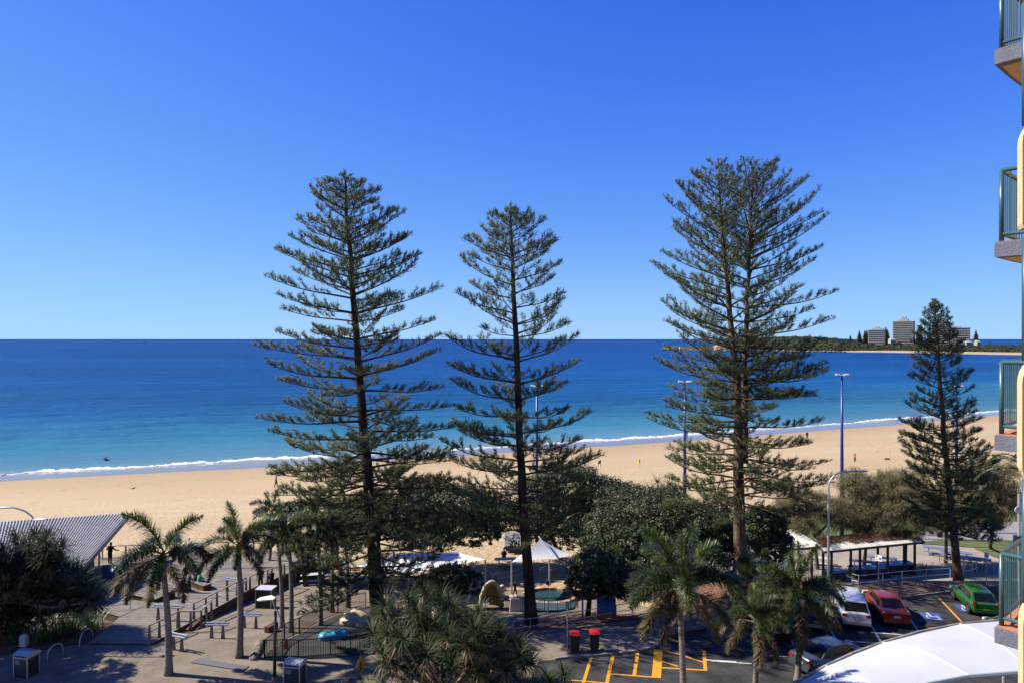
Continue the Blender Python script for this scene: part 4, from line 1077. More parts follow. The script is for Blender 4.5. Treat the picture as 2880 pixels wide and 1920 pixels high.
for i in range(30):
    px = r_.uniform(20, 275); py = lerp(1815, 1755, (px - 20) / 255) + r_.uniform(-30, 18)
    clump('bright green strap-leaved plant in the bed beside the bike hoops', PT(px, py), CL_LOM, i, r_.uniform(1.2, 2.0), 'strap plants in the bed beside the bike hoops')
for i, (px, py) in enumerate(((2010, 1905), (2025, 1925), (2000, 1935), (2065, 1918), (2085, 1930), (2105, 1925), (2045, 1940))):
    clump('orange-brown bromeliad under the low palm', on(XA(px, 33), 33 - i * .15, .15), CL_BRO, i, 1.2, 'bromeliads under the low palm', 'bromeliad')
for i, (px, py) in enumerate(((2598, 1607), (2612, 1605), (2555, 1608), (2570, 1612), (2850, 1660), (2840, 1640))):
    clump(['pale fan-leaved plant in the mulch beside the narrow pine', 'second pale fan-leaved plant crowding the first in the mulch', 'dull green strap plant by the shelter end', 'small strap plant in front of the shelter end', 'bushy plant beside the green car', 'upper bushy plant behind the green car'][i], PT(px, py), CL_GREY if i < 2 else CL_LOM, i, 1.2, 'plants in the mulch bed')
for i, (px, py) in enumerate(((985, 1915), (1010, 1905), (1035, 1912), (1020, 1925), (1000, 1930), (1060, 1925))):
    clump('low green groundcover plant beneath the yellow warning sign', PT(px, py), CL_LOM, i, .5, 'groundcover under the warning sign', 'groundcover_plant')

# ================================================================ APARTMENT BUILDING AND AWNING
M_CREAM = mat('cream_render', (.50, .37, .20), (.54, .41, .23), 6, rough=.9, bump=.4, bscale=60)
M_SLAB = mat('grey_textured_render', (.115, .12, .155), (.15, .155, .19), 3, rough=.95, bump=.3, bscale=26)
M_SOFF = mat('soffit_paint', (.46, .33, .19), (.50, .37, .22), 3, rough=.9)
M_TEAL = mat('teal_powder_coat', (.030, .078, .090), (.038, .092, .105), 4, rough=.35, spec=.5)
M_TERRA = mat('terracotta_tile', (.42, .16, .09), (.34, .13, .07), 3, rough=.8)
apt = thing('apartment_building', 'cream apartment building with curved teal-railed balconies at the edge of view', 'building', (10, 9, 0))
MB().prism([(10.6, -8), (26, -8), (26, 13.0), (10.6, 13.0)], 0, 34).build('wall', M_CREAM, apt)
TIP = Vector((7.42, 10.5, 0))
def bal_outline(off=0.0):
    far = [Vector((lerp(7.42, 10.55, t), 10.5 + 1.75 * math.sin(t * 1.57) , 0)) for t in [i / 9 for i in range(10)]]
    near = [Vector((7.42 + .95 * k, 10.5 - 1.24 * k, 0)) for k in (1.0,)]
    return far, near
far, near = bal_outline()
poly = [(p.x, p.y) for p in far] + [(10.55, 8.9), (near[0].x, near[0].y)]
cx = sum(p[0] for p in poly) / len(poly); cy = sum(p[1] for p in poly) / len(poly)
def inset(poly, k): return [(cx + (x - cx) * k, cy + (y - cy) * k) for x, y in poly]
tops = [18 + 813 * 10.5 / 1920, 18 + 813 * 10.5 / 1920 - 2.96, 18 + 813 * 10.5 / 1920 - 5.92, 18 + 813 * 10.5 / 1920 - 8.88, 18 + 813 * 10.5 / 1920 - 11.84, 18 + 813 * 10.5 / 1920 + 2.96]
for zt in tops:
    b = thing_base(apt)
    sl = MB().prism(poly, zt - .23, zt); sl = sl.build('balcony_slab', M_SLAB, apt)
    MB().prism(inset(poly, .90), zt - .236, zt - .20).build('soffit', M_SOFF, sl)
    MB().prism(inset(poly, .965), zt - .02, zt + .012).build('floor_tiles', M_TERRA, sl)
    ip = inset(poly, .905)
    line = [Vector((p[0], p[1], zt)) for p in [ip[-1]] + ip[:10]]
    def offl(h): return [p + Vector((0, 0, h)) for p in line]
    MB().tube(offl(1.12), .034, 8).build('top_rail', M_TEAL, apt, smooth=True)
    MB().tube(offl(.13), .029, 8).build('bottom_rail', M_TEAL, apt, smooth=True)
    MB().tube([line[1] + Vector((0, 0, .0)), line[1] + Vector((0, 0, 1.12))], .036, 10).build('rail_post', M_TEAL, apt, smooth=True)
    for i in (0, len(line) - 1): MB().tube([line[i], line[i] + Vector((0, 0, 1.12))], .04, 8).build('rail_post', M_TEAL, apt, smooth=True)
    for a, c in zip(line, line[1:]):
        L = (c - a).length; n = max(1, int(round(L / .115)))
        for k in range(1, n + 1):
            q = a.lerp(c, k / n); MB().tube([q + Vector((0, 0, .13)), q + Vector((0, 0, 1.1))], .0095, 5).build('baluster', M_TEAL, apt)
# nearer bay: cream solid balustrades with rounded ends and a teal downpipe between floors
Yn = 8.2
for py0, py1, px in ((330, 640, 2876), (1010, 1330, 2875), (1690, 2010, 2878), (-350, -30, 2877)):
    x0 = XA(px, Yn); z1 = 18 - (py0 - HOR) * Yn / FPX; z0 = 18 - (py1 - HOR) * Yn / FPX
    n = 8; prof = [(x0 + 1.6, z0), (x0 + .02, z0), (x0, z0 + .05)] + [(x0 + .22 * (1 - math.cos(R(a))), z1 - .3 + .3 * math.sin(R(a))) for a in range(0, 91, 15)] + [(x0 + 1.6, z1)]
    m_ = MB(); k = len(prof); m_.add([(x, Yn, z) for x, z in prof] + [(x + .1, Yn + .22, z) for x, z in prof], [tuple(range(k)), tuple(reversed(range(k, 2 * k)))] + [(i, k + i, k + (i + 1) % k, (i + 1) % k) for i in range(k)])
    m_.build('balustrade_wall', M_CREAM, apt)
    MB().prism([(x0 + .05, Yn + .02), (x0 + 1.7, Yn - .4), (x0 + 1.7, Yn + 1.6), (x0 + .3, Yn + .25)], z0 - .16, z0 - .005).build('slab_edge', M_SLAB, apt)
    MB().tube([(XA(2878, Yn) + .125, Yn + .12, z0 - .1), (XA(2878, Yn) + .125, Yn + .12, z0 - 1.6)], .045, 8).build('downpipe', M_TEAL, apt, smooth=True)

# white membrane awning over the street front
M_AWN = mat('white_membrane', (.47, .48, .485), (.41, .42, .43), .35, rough=.45, spec=.4)
aw = thing('street_awning', 'large curved white awning below the balconies', 'awning', (20, 30, 4))
op = [(2150, 1968), (2239, 1917), (2320, 1872), (2400, 1834.5), (2480, 1806), (2586, 1775), (2698, 1753), (2811, 1742), (2900, 1735), (3000, 1730)]
outer = [P(px, py, 4.0) for px, py in op]
inner = [Vector((11.6, 21, 4.6)), Vector((12.5, 23, 4.6)), Vector((14.2, 25.0, 4.6)), Vector((16.2, 26.6, 4.6)), Vector((18.2, 27.2, 4.6)), Vector((19.6, 27.4, 4.6)), Vector((21.0, 27.6, 4.6)), Vector((22.2, 27.8, 4.6)), Vector((24, 28, 4.6)), Vector((27, 28, 4.6))]
def rib(i): 
    a, b = outer[i], inner[i]
    return [a.lerp(b, t) + Vector((0, 0, .30 * math.sin(t * 3.14))) for t in [k / 8 for k in range(9)]]
spans = [(0, 2), (2, 4), (4, 6), (6, 9)]
for a, b in spans:
    rows = [rib(i) for i in range(a, b + 1)]
    rows2 = []
    for i in range(len(rows) - 1):
        for s in range(4): rows2.append([p.lerp(q, s / 4) + Vector((0, 0, -.05 * math.sin((i + s / 4) / (len(rows) - 1) * 3.14))) for p, q in zip(rows[i], rows[i + 1])])
    rows2.append(rows[-1])
    MB().grid(rows2).build('membrane_panel', M_AWN, aw, smooth=True)
for i in (2, 4, 6): MB().tube([p + Vector((0, 0, .015)) for p in rib(i)], .03, 5).build('seam', M_AWN, aw)
MB().tube([p + Vector((0, 0, -.03)) for p in outer], .09, 6).build('gutter', mat('awning_gutter', (.12, .11, .09), (.25, .23, .20), 2, rough=.8), aw)
MB().tube([p + Vector((0, 0, -.03)) for p in inner], .08, 6).build('back_beam', mat('awning_beam', (.30, .36, .33), rough=.5, metal=.3), aw)
for i in (1, 4, 7): MB().tube([(outer[i].x, outer[i].y - .3, 0), (outer[i].x, outer[i].y - .3, 4)], .08, 8).build('post', M_GALV, aw)

# ================================================================ PAVILION, SHELTERS, CANOPIES
M_ROOF = mat('ribbed_metal_roof', (.30, .29, .28), (.35, .34, .33), 1.2, rough=.6, metal=.0)
pav = thing('beach_pavilion', 'beach pavilion with a large grey ribbed metal roof pointing at the sand', 'building', (-38, 54, -1.6))
TR = P(366, 1443, 2.0); BR = P(222, 1606, 1.0); TL = P(-160, 1476, 2.0); BL = P(-150, 1650, 1.0)
nr_ = 58; rowsA = []; rowsB = []
for i in range(nr_ * 4 + 1):
    u = (i // 4 + (0, .03, .40, .43)[i % 4]) / nr_; h = (0, .12, .12, 0)[i % 4]
    rowsA.append([TL.lerp(TR, u) + Vector((0, 0, h)), BL.lerp(BR, u) + Vector((0, 0, h))])
MB().grid(rowsA).build('roof', M_ROOF, pav)
MB().add([BR + Vector((0, 0, .1)), TR + Vector((0, 0, .1)), TR - Vector((0, 0, .32)), BR - Vector((0, 0, .32)), BR + Vector((.08, 0, .1)), TR + Vector((.08, 0, .1)), TR + Vector((.08, 0, -.32)), BR + Vector((.08, 0, -.32))], [(0, 1, 2, 3), (7, 6, 5, 4), (0, 4, 5, 1), (3, 2, 6, 7), (1, 5, 6, 2), (0, 3, 7, 4)]).build('fascia', mat('grey_fascia', (.16, .155, .16), rough=.6), pav)
MB().bar(BL - Vector((0, 0, .12)), BR - Vector((0, 0, .12)), .12, .26).build('gutter', mat('pale_gutter', (.36, .36, .35), rough=.6), pav)
wa = [(-37.6, 49.6), (-33.6, 52.2), (-36.4, 59.5), (-46, 58)]
MB().prism([(x, y) for x, y in wa], -3.2, 1.0).build('wall', mat('pavilion_wall', (.10, .085, .07), (.15, .13, .11), 2, rough=.85), pav)
MB().box((-35.9, 50.62, -.3), (1.5, .1, 1.2), math.atan2(2.6, 4.0)).build('window', mat('pale_shutter', (.42, .46, .54), rough=.4), pav)
for x, y in ((-33.6, 53.2), (-35.2, 58.2), (-37.2, 62.0)): MB().tube([(x, y, -2.6), (x, y, 1.2)], .07, 6).build('post', M_GALV, pav)
# blue-grey panel and low dark wall at the pavilion corner
p = dk(1, 920, 690); o = MB().box((p[0], p[1], deck_z(*p) + .6), (.9, .12, 1.3), R(20)).build('blue_sign_panel', mat('blue_panel', (.05, .10, .26), rough=.5)); tag(o, 'blue panel standing at the corner of the pavilion', 'panel')
p = dk(1, 1030, 780); o = MB().bar((p[0] - 1.2, p[1] + 1.0, deck_z(*p) + .3), (p[0] + .6, p[1] - 1.0, deck_z(*p) + .3), .25, .75).build('low_wall', M_FASC); tag(o, 'low dark timber wall stepping down beside the pavilion', 'wall')

def shelter(label, eave_a, eave_b, back_a, back_b, z_front, z_back, nposts, group, litter=False):
    A = P(*eave_a, z_front); B = P(*eave_b, z_front); C = P(*back_b, z_back); D = P(*back_a, z_back)
    t = thing('picnic_shelter', label, 'shelter', on(A.x, A.y), 0, group)
    n = 60; rows = []
    for i in range(n * 2 + 1):
        u = i / (n * 2); h = .04 * (i % 2)
        rows.append([D.lerp(C, u) + Vector((0, 0, h)), D.lerp(C, u).lerp(A.lerp(B, u), .5) + Vector((0, 0, h)), A.lerp(B, u) + Vector((0, 0, h))])
    MB().grid(rows).build('roof', mat('white_roof_sheet', (.42, .40, .36), (.48, .46, .42), 2, rough=.6), t)
    MB().bar(A - Vector((0, 0, .1)), B - Vector((0, 0, .1)), .1, .16).build('gutter', mat('dark_gutter', (.03, .03, .03), rough=.5), t)
    MB().bar(D - Vector((0, 0, .1)), C - Vector((0, 0, .1)), .1, .14).build('gutter', mat('dark_gutter', (.03, .03, .03)), t)
    for a, d in ((A, D), (B, C)): MB().bar(a - Vector((0, 0, .1)), d - Vector((0, 0, .1)), .1, .16).build('rafter', mat('dark_gutter', (.03, .03, .03)), t)
    for i in range(nposts):
        u = (i + .3) / (nposts - .4)
        for q in (A.lerp(B, u).lerp(D.lerp(C, u), .12), A.lerp(B, u).lerp(D.lerp(C, u), .88)):
            g = ground_z(q.x, q.y); MB().box((q.x, q.y, (g + q.z - .1) / 2), (.16, .16, q.z - g - .1)).build('post', mat('shelter_post', (.030, .024, .020), (.07, .055, .045), 3, rough=.8), t)
    if litter:
        nr = np.random.default_rng(5); N = 14000
        u = nr.random(N); v = nr.random(N) ** .8 * .72
        nz = np.sin(u * 17 + 1) * .10 + np.sin(u * 41) * .06 + nr.normal(size=N) * .12 + .05
        keep = v < .42 + nz + (u > .45) * .18; u = u[keep]; v = v[keep]; N = len(u)
        a_ = np.array(A); b_ = np.array(B); c_ = np.array(C); d_ = np.array(D)
        p_ = (d_ * (1 - u[:, None]) + c_ * u[:, None]) * (1 - v[:, None]) + (a_ * (1 - u[:, None]) + b_ * u[:, None]) * v[:, None]
        p_[:, 2] += .05 + nr.random(N) * .05
        uu = nrm(nr.normal(size=(N, 3)) * np.array([[1, 1, .15]])) * .09; vv = nrm(np.cross(uu, nr.normal(size=(N, 3)) * .3 + np.array([[0, 0, 1]]))) * .028
        o = link('leaf_litter', leaf_quads(p_, uu, vv, mat('leaf_litter', (.10, .05, .028), (.19, .10, .055), 3, rough=.9, island=.4), 'leaf_litter'), t, True); o['kind'] = 'stuff'
        o['label'] = 'brown fallen needles covering the roof sheet'
    return t
shelter('long picnic shelter with a white roof half buried in brown needles', (2318, 1549), (2600, 1521), (2288, 1512), (2560, 1488), .15, .75, 4, 'white-roofed picnic shelters', True)
shelter('smaller picnic shelter with a clean white roof beside the round tree', (2205, 1543), (2312, 1535), (2160, 1492), (2232, 1487), .35, 1.15, 2, 'white-roofed picnic shelters')
M_BBQ = mat('barbecue_steel', (.045, .06, .10), (.07, .085, .13), 2, rough=.35, metal=.3)
def bbq(c, w, label):
    g = ground_z(*c); t = thing('barbecue_bench', label, 'barbecue', (c[0], c[1], g), R(8), 'barbecue benches under the shelter')
    MB().box((0, 0, .42), (w, 1.0, .84)).build('cabinet', mat('barbecue_cabinet', (.020, .020, .020), rough=.7), t, world=False)
    MB().box((0, 0, .87), (w + .16, 1.15, .06)).build('top', M_BBQ, t, world=False)
    for s in (-.22, .22):
        MB().box((s * w, .05, .906), (.55, .5, .012)).build('hotplate', mat('hotplate', (.32, .33, .35), rough=.2, metal=.9), t, world=False)
        MB().box((s * w, -.51, .45), (.5, .02, .55)).build('door', mat('cabinet_door', (.05, .05, .052), rough=.5), t, world=False)
for px, py, w, lab in ((2440, 1622, 3.0, 'long barbecue bench with a blue steel top under the shelter, beside the access sign'), (2520, 1610, 3.0, 'barbecue bench with a blue steel top at the far end of the shelter'), (2345, 1632, 1.6, 'short barbecue bench at the near end of the shelter behind the lamp post')):
    q = PT(px, py); bbq((q.x, q.y), w, lab)
def picnic_table(c, rz, label, m, L=2.2, group='picnic tables'):
    g = ground_z(*c); t = thing('picnic_table', label, 'picnic table', (c[0], c[1], g), rz, group)
    for i in range(4): MB().box((0, (i - 1.5) * .19, .74), (L, .17, .045)).build('top_slat', m, t, world=False)
    for s in (-1, 1):
        for k in (0, 1): MB().box((0, s * (.66 + .16 * k), .44), (L, .14, .04)).build('bench_slat', m, t, world=False)
    for s in (-.32, .32):
        MB().box((s * L, 0, .36), (.08, .5, .72)).build('leg', M_GALV, t, world=False); MB().box((s * L, 0, .38), (.07, 1.7, .06)).build('crossbar', M_GALV, t, world=False)
M_TABB = mat('blue_grey_slats', (.13, .15, .20), (.17, .19, .25), 3, rough=.5)
M_TABW = mat('pale_slats', (.44, .42, .38), (.50, .48, .44), 3, rough=.6)
for px, py, rz, lab, m in ((2432, 1600, -.45, 'blue-grey picnic table and bench under the long shelter roof', M_TABB), (2478, 1588, -.45, 'blue-grey picnic table at the back of the long shelter', M_TABB), (2690, 1572, -.5, 'long blue-grey picnic table behind the trunk of the narrow pine', M_TABB), (2640, 1560, -.5, 'blue-grey picnic table on the open paving left of the narrow pine', M_TABB), (2740, 1590, -.5, 'blue-grey picnic table near the ramp rails and access sign', M_TABB), (2310, 1590, -.35, 'pale picnic table between the two shelters', M_TABW)):
    q = PT(px, py); picnic_table((q.x, q.y), rz, lab, m, 2.6 if m is M_TABB else 2.0)
q = PT(*Z(4, 670, 580)); picnic_table((q.x, q.y), .1, 'pale picnic table on the sand where a person in black sits', M_TABW, 2.0)
q = PT(*Z(4, 60, 545)); picnic_table((q.x, q.y), .0, 'pale picnic table half hidden under the blue-banded canopy', M_TABW, 2.0)

# white tensile canopies
M_SAIL = mat('white_canvas', (.76, .77, .79), (.80, .81, .82), 2, rough=.7, trans=.15)
def sail(name, label, corners, apex, posts, cat='shade sail', band=None):
    g = corners[0]; t = thing(name, label, cat, on(g.x, g.y))
    n = len(corners)
    for i in range(n):
        a, b = corners[i], corners[(i + 1) % n]; rows = []
        for k in range(9):
            u = k / 8; rows.append([(a.lerp(b, v).lerp(apex, u)) + Vector((0, 0, -.35 * u * (1 - u) * 1.5)) + (((a + b) / 2 + apex) / 2 - a.lerp(b, v)) * (.10 * math.sin(v * 3.14) * (1 - u)) for v in [j / 8 for j in range(9)]])
        MB().grid(rows).build('canvas_panel', M_SAIL, t, smooth=True)
    for p_ in posts: MB().tube([on(p_[0], p_[1]), (p_[0], p_[1], p_[2])], .07, 8).build('post', M_GALV, t)
    return t
ap = PY(1520, 1514, 56.5); cs = [P(1439, 1580, .15), P(1568, 1570, .15), P(1618, 1562, .2), P(1545, 1543, .25), P(1470, 1556, .2)]
t = sail('shade_canopy', 'white pyramid shade canopy beside the slim pine trunk', cs, ap, [(cs[0].x, cs[0].y, .15), (cs[2].x, cs[2].y, .2), (cs[3].x, cs[3].y, .25)])
MB().tube([ap + Vector((-.15, -.1, .25)), PY(1542, 1545, 55.5), PY(1556, 1562, 55)], .06, 6).build('spar', M_GALV, t)
cs = [P(985, 1590, .1), P(1150, 1614, .1), P(1365, 1572, .1), P(1290, 1552, .3), P(1120, 1553, .3)]
t = sail('shade_canopy', 'long low white canopy with a blue edge band under the tall pine boughs', cs, PY(1190, 1552, 58), [(c.x, c.y, .1) for c in cs[:3]])
MB().bar(P(1120, 1562, .45), P(1290, 1559, .45), .1, .16).build('blue_band', mat('blue_band', (.02, .06, .45), rough=.4), t)
# corrugated kiosk roof glimpsed behind the canopy
t = thing('kiosk', 'small kiosk with a pale corrugated roof behind the shade canopy', 'kiosk', on(XA(1440, 68), 68))
a = PY(1418, 1535, 68); b = PY(1468, 1533, 68); rows = []
for i in range(41):
    u = i / 40; q = a.lerp(b, u); h = .05 * (i % 2); rows.append([q + Vector((0, 0, h)), q + Vector((0, 2.2, .7 + h))])
MB().grid(rows).build('roof', mat('kiosk_roof', (.22, .23, .25), rough=.6), t)
MB().box((a.x + .9, a.y + 1.2, (a.z - 3.3) / 2), (1.5, 1.5, a.z + 3.2)).build('wall', mat('kiosk_wall', (.06, .07, .14), rough=.7), t)
MB().bar(a + Vector((0, 0, -.15)), b + Vector((0, 0, -.15)), .12, .25).build('fascia', mat('navy_fascia', (.02, .03, .10), rough=.5), t)

# ================================================================ PLAYGROUND
M_FEN = mat('dark_fence_steel', (.035, .032, .030), rough=.5, metal=.3)
def fence(label, pts, gap=.13, h=1.05, group='playground fences'):
    pts = [Vector(p) for p in pts]
    t = thing('picket_fence', label, 'fence', pts[0], 0, group)
    up = Vector((0, 0, h)); lo = Vector((0, 0, .12))
    for a, b in zip(pts, pts[1:]):
        MB().bar(a + up, b + up, .05, .045).build('top_rail', M_FEN, t); MB().bar(a + lo, b + lo, .04, .04).build('bottom_rail', M_FEN, t)
        MB().box(a + Vector((0, 0, h / 2)), (.06, .06, h + .08)).build('post', M_FEN, t)
        L = (b - a).length; n = max(1, int(L / gap))
        for k in range(1, n):
            q = a.lerp(b, k / n); MB().box(q + Vector((0, 0, h / 2 + .06)), (.022, .022, h - .14)).build('picket', M_FEN, t)
    MB().box(pts[-1] + Vector((0, 0, h / 2)), (.06, .06, h + .08)).build('post', M_FEN, t)
def PZ(n, *pts): return [PT(*Z(n, x, y)) for x, y in pts]
fence('dark picket fence along the front of the rubber playground', PZ(2, (1035, 1362), (1190, 1355)) + PZ(3, (120, 1358), (390, 1340), (560, 1322), (720, 1300)))
fence('dark picket fence rising along the back of the playground past the palm trunks', PZ(2, (1035, 1362), (1205, 1215)) + PZ(3, (75, 1175), (125, 1155), (290, 1060), (455, 985), (560, 945), (690, 915)))
fence('curved dark picket fence round the splash pool', PZ(4, (500, 945), (680, 962), (830, 965), (1000, 968), (1110, 965), (1220, 950), (1280, 925)), .14)
# turquoise hippo-like play sculpture: a rounded body, a snout and two eye bumps
M_TURQ = mat('turquoise_fibreglass', (.05, .25, .32), (.06, .29, .36), 2, rough=.35, spec=.5)
def superblob(mb, c, r, nu=16, nv=10, e=.75, rz=0.0):
    rows = []
    for j in range(nv + 1):
        ph = -math.pi / 2 + math.pi * j / nv; row = []
        for i in range(nu + 1):
            th = 2 * math.pi * i / nu
            f = lambda v: math.copysign(abs(v) ** e, v)
            x = r[0] * f(math.cos(ph)) * f(math.cos(th)); y = r[1] * f(math.cos(ph)) * f(math.sin(th)); z = r[2] * f(math.sin(ph))
            row.append((c[0] + x * math.cos(rz) - y * math.sin(rz), c[1] + x * math.sin(rz) + y * math.cos(rz), c[2] + z))
        rows.append(row)
    mb.grid(rows)
q = PT(*Z(3, 395, 1205)); hp = thing('play_sculpture', 'turquoise hippo-shaped play sculpture lying on the black rubber floor', 'sculpture', q, R(18)); hp.scale = (.56, .56, .62)
m_ = MB(); superblob(m_, (0, 0, .42), (1.35, .72, .50), e=.7); m_.build('body', M_TURQ, hp, smooth=True, world=False)
m_ = MB(); superblob(m_, (1.25, .02, .50), (.55, .58, .40), e=.7); m_.build('snout', M_TURQ, hp, smooth=True, world=False)
for s in (-1, 1):
    m_ = MB(); superblob(m_, (.78, .25 * s, .92), (.17, .13, .17)); m_.build('eye_bump', M_TURQ, hp, smooth=True, world=False)
    m_ = MB(); superblob(m_, (.45, .36 * s, .90), (.10, .12, .16)); m_.build('ear', M_TURQ, hp, smooth=True, world=False)
    m_ = MB(); superblob(m_, (1.55, .2 * s, .86), (.13, .10, .09)); m_.build('nostril', M_TURQ, hp, smooth=True, world=False)
# cream shell: an upright scalloped half dome, open to the front
M_SHELL = mat('cream_fibreglass', (.42, .34, .19), (.47, .40, .25), 2, rough=.45, spec=.4)
def shell(c, w, h, rz, label, lip=True):
    t = thing('shell_slide', label, 'play shell', c, rz)
    rows = []; N = 18
    for j in range(8):
        v = j / 7; row = []
        for i in range(N + 1):
            a = math.pi * i / N; k = 1 + .05 * math.cos(a * 11) * v
            row.append((-math.cos(a) * w / 2 * k * math.sqrt(max(0, 1 - (1 - v) ** 2 * .9)), .85 * (1 - v) + .02, math.sin(a) * h * k * math.sqrt(max(0, 1 - (1 - v) ** 2 * .9))))
        rows.append(row)
    MB().grid(rows).build('bowl', mat('ochre_inside', (.50, .30, .085), (.56, .35, .11), 2, rough=.5), t, smooth=True, world=False)
    rim = MB(); pts = [(-math.cos(math.pi * i / 26) * w / 2 * 1.03, -.02, math.sin(math.pi * i / 26) * h * 1.03) for i in range(27)]
    rim.tube(pts, [.13 + .05 * (i % 3 == 0) for i in range(27)], 8); rim.build('scalloped_rim', M_SHELL, t, smooth=True, world=False)
    rows = [[(x * 1.06, y + .10 if y > .05 else y + .03, z * 1.06) for x, y, z in r] for r in rows]
    MB().grid(rows).build('outer_skin', M_SHELL, t, smooth=True, world=False)
    for i in range(5): 
        b = MB(); superblob(b, (w / 2 * 1.05, -.05, .25 + i * h * .17), (.17, .16, .14)); b.build('knob', M_SHELL, t, smooth=True, world=False)
q = PT(*Z(4, 545, 945)); shell(q, 1.7, 2.0, R(25), 'tall cream shell with an ochre hollow beside the splash pool')
# white fluted slide block
q = PT(*Z(4, 780, 955)); t = thing('slide_block', 'cream fluted block the child stands on', 'play equipment', q, R(5))
MB().prism([(-.75, -.45), (.75, -.45), (.65, .5), (-.65, .5)], 0, 1.05).build('block', M_SHELL, t, world=False)
for i in range(9): MB().tube([(-.7 + i * .175, -.47, 0), (-.62 + i * .155, -.42, 1.08)], .07, 6).build('flute', mat('cream_white', (.60, .56, .46), rough=.5), t, world=False)
# boulders of moulded concrete
def boulder(label, p, r, m, seed, cat='boulder'):
    nr = np.random.default_rng(seed); bm = bmesh.new(); bmesh.ops.create_icosphere(bm, subdivisions=3, radius=1)
    ph = nr.uniform(0, 6, (6, 3))
    for v in bm.verts:
        d = v.co.copy(); k = 1 + sum(.06 * math.sin(d.x * (2 + i) * 1.7 + ph[i, 0]) * math.sin(d.y * (2 + i) * 1.5 + ph[i, 1]) * math.sin(d.z * 2.3 * (1 + i) + ph[i, 2]) * 2 for i in range(4))
        v.co = Vector((d.x * r[0], d.y * r[1], max(d.z, -.4) * r[2])) * k
    me = bpy.data.meshes.new('moulded_boulder'); bm.to_mesh(me); bm.free(); me.materials.append(m); me.polygons.foreach_set('use_smooth', [True] * len(me.polygons))
    o = link('moulded_boulder', me); o.location = Vector(p) + Vector((0, 0, r[2] * .3)); tag(o, label, cat, 'moulded play boulders')
boulder('wide smooth cream boulder behind the turquoise sculpture', PT(*Z(3, 600, 1075)), (1.0, .7, .75), M_SHELL, 1)
boulder('knobbly cream boulder at the foot of the tall dark pine', PT(*Z(3, 675, 1100)), (.45, .4, .6), M_SHELL, 2)
boulder('ochre boulder right of the tall dark pine trunk', PT(*Z(3, 855, 1005)), (.5, .45, .55), mat('ochre_rock', (.42, .30, .14), (.52, .40, .22), 3, rough=.7, bump=.5, bscale=5), 3)
boulder('rough brown boulder stacked behind the ochre one', PT(*Z(3, 858, 960)), (.6, .5, .9), mat('brown_rock', (.26, .18, .10), (.38, .28, .17), 4, rough=.8, bump=.8, bscale=5), 4)
boulder('pale boulder showing through the centre screw pines', PT(1240, 1738), (.7, .6, .7), mat('pale_rock', (.45, .43, .38), (.52, .50, .45), 3, rough=.7), 5)
# splash pool with a brick rim
q = PT(*Z(4, 1040, 860)); sp = thing('splash_pool', 'round splash pool with a blue floor and brick rim', 'pool', q)
M_POOL = mat('pool_blue', (.028, .062, .075), (.04, .075, .088), 2, rough=.3, spec=.5)
nb = 44
struct(drape('pool_apron', [xy(p) for p in PZ(4, (905, 965), (905, 865), (1000, 850), (1180, 850), (1270, 890), (1250, 945), (1110, 968))], M_POOL, .10, .8))
rx = 1.9; ry = 1.5
MB().add([(q.x + rx * math.cos(R(i * 12)), q.y + ry * math.sin(R(i * 12)), q.z + .22) for i in range(30)], [tuple(range(30))]).build('water', mat('pool_water', (.022, .055, .066), rough=.15, spec=.3), sp)
for i in range(nb):
    a = 2 * math.pi * i / nb; MB().box((q.x + (rx + .16) * math.cos(a), q.y + (ry + .16) * math.sin(a), q.z + .18), (.34, .26, .50), a).build('brick', [mat('rim_brick', (.30, .13, .07), rough=.85), mat('rim_brick_pale', (.38, .22, .14), rough=.85), mat('rim_brick_cream', (.46, .36, .25), rough=.85)][(i * 7) % 3], sp)
# ramp wall with handrails behind the pool
t = thing('path_handrail', 'long thin handrail crossing behind the shade canopy and the slim pine', 'handrail', PT(*Z(4, 590, 740)))
pr = PZ(4, (560, 745), (720, 715), (900, 660), (1080, 620), (1250, 580))
for a, b in zip(pr, pr[1:]):
    for h in (1.0, .55): MB().tube([a + Vector((0, 0, h)), b + Vector((0, 0, h))], .025, 6).build('rail', M_GALV, t)
for a in pr: MB().tube([a, a + Vector((0, 0, 1.0))], .03, 6).build('post', M_GALV, t)
# utility box with a sea mural, on a stone foot
q = PT(*Z(5, 315, 1015)); t = thing('utility_box', 'tall utility cabinet painted with a blue sea mural in the mulch', 'cabinet', q, R(-4))
MB().box((0, 0, .32), (1.35, .85, .64)).build('plinth', mat('stone_plinth', (.17, .145, .11), (.24, .21, .165), 4, rough=.85), t, world=False)
mm = bpy.data.materials.new('mural_paint'); n_, l_, b_ = nodes_of(mm)
tc = n_.new('ShaderNodeNewGeometry'); sp_ = n_.new('ShaderNodeSeparateXYZ'); l_.new(tc.outputs['Position'], sp_.inputs[0])
nz_ = n_.new('ShaderNodeTexNoise'); nz_.inputs['Scale'].default_value = 2.5; l_.new(tc.outputs['Position'], nz_.inputs['Vector'])
ad = n_.new('ShaderNodeMath'); ad.operation = 'MULTIPLY_ADD'; ad.inputs[1].default_value = .35; l_.new(nz_.outputs['Fac'], ad.inputs[0]); l_.new(sp_.outputs['Z'], ad.inputs[2])
mr_ = n_.new('ShaderNodeMapRange'); mr_.inputs['From Min'].default_value = q.z + .7; mr_.inputs['From Max'].default_value = q.z + 2.3; l_.new(ad.outputs[0], mr_.inputs['Value'])
rp_ = n_.new('ShaderNodeValToRGB'); l_.new(mr_.outputs[0], rp_.inputs['Fac'])
for p_, c_ in ((.0, (.06, .22, .42)), (.45, (.03, .10, .34)), (.60, (.03, .06, .09)), (1.0, (.05, .17, .20))):
    e = rp_.color_ramp.elements.new(p_); e.color = (*c_, 1)
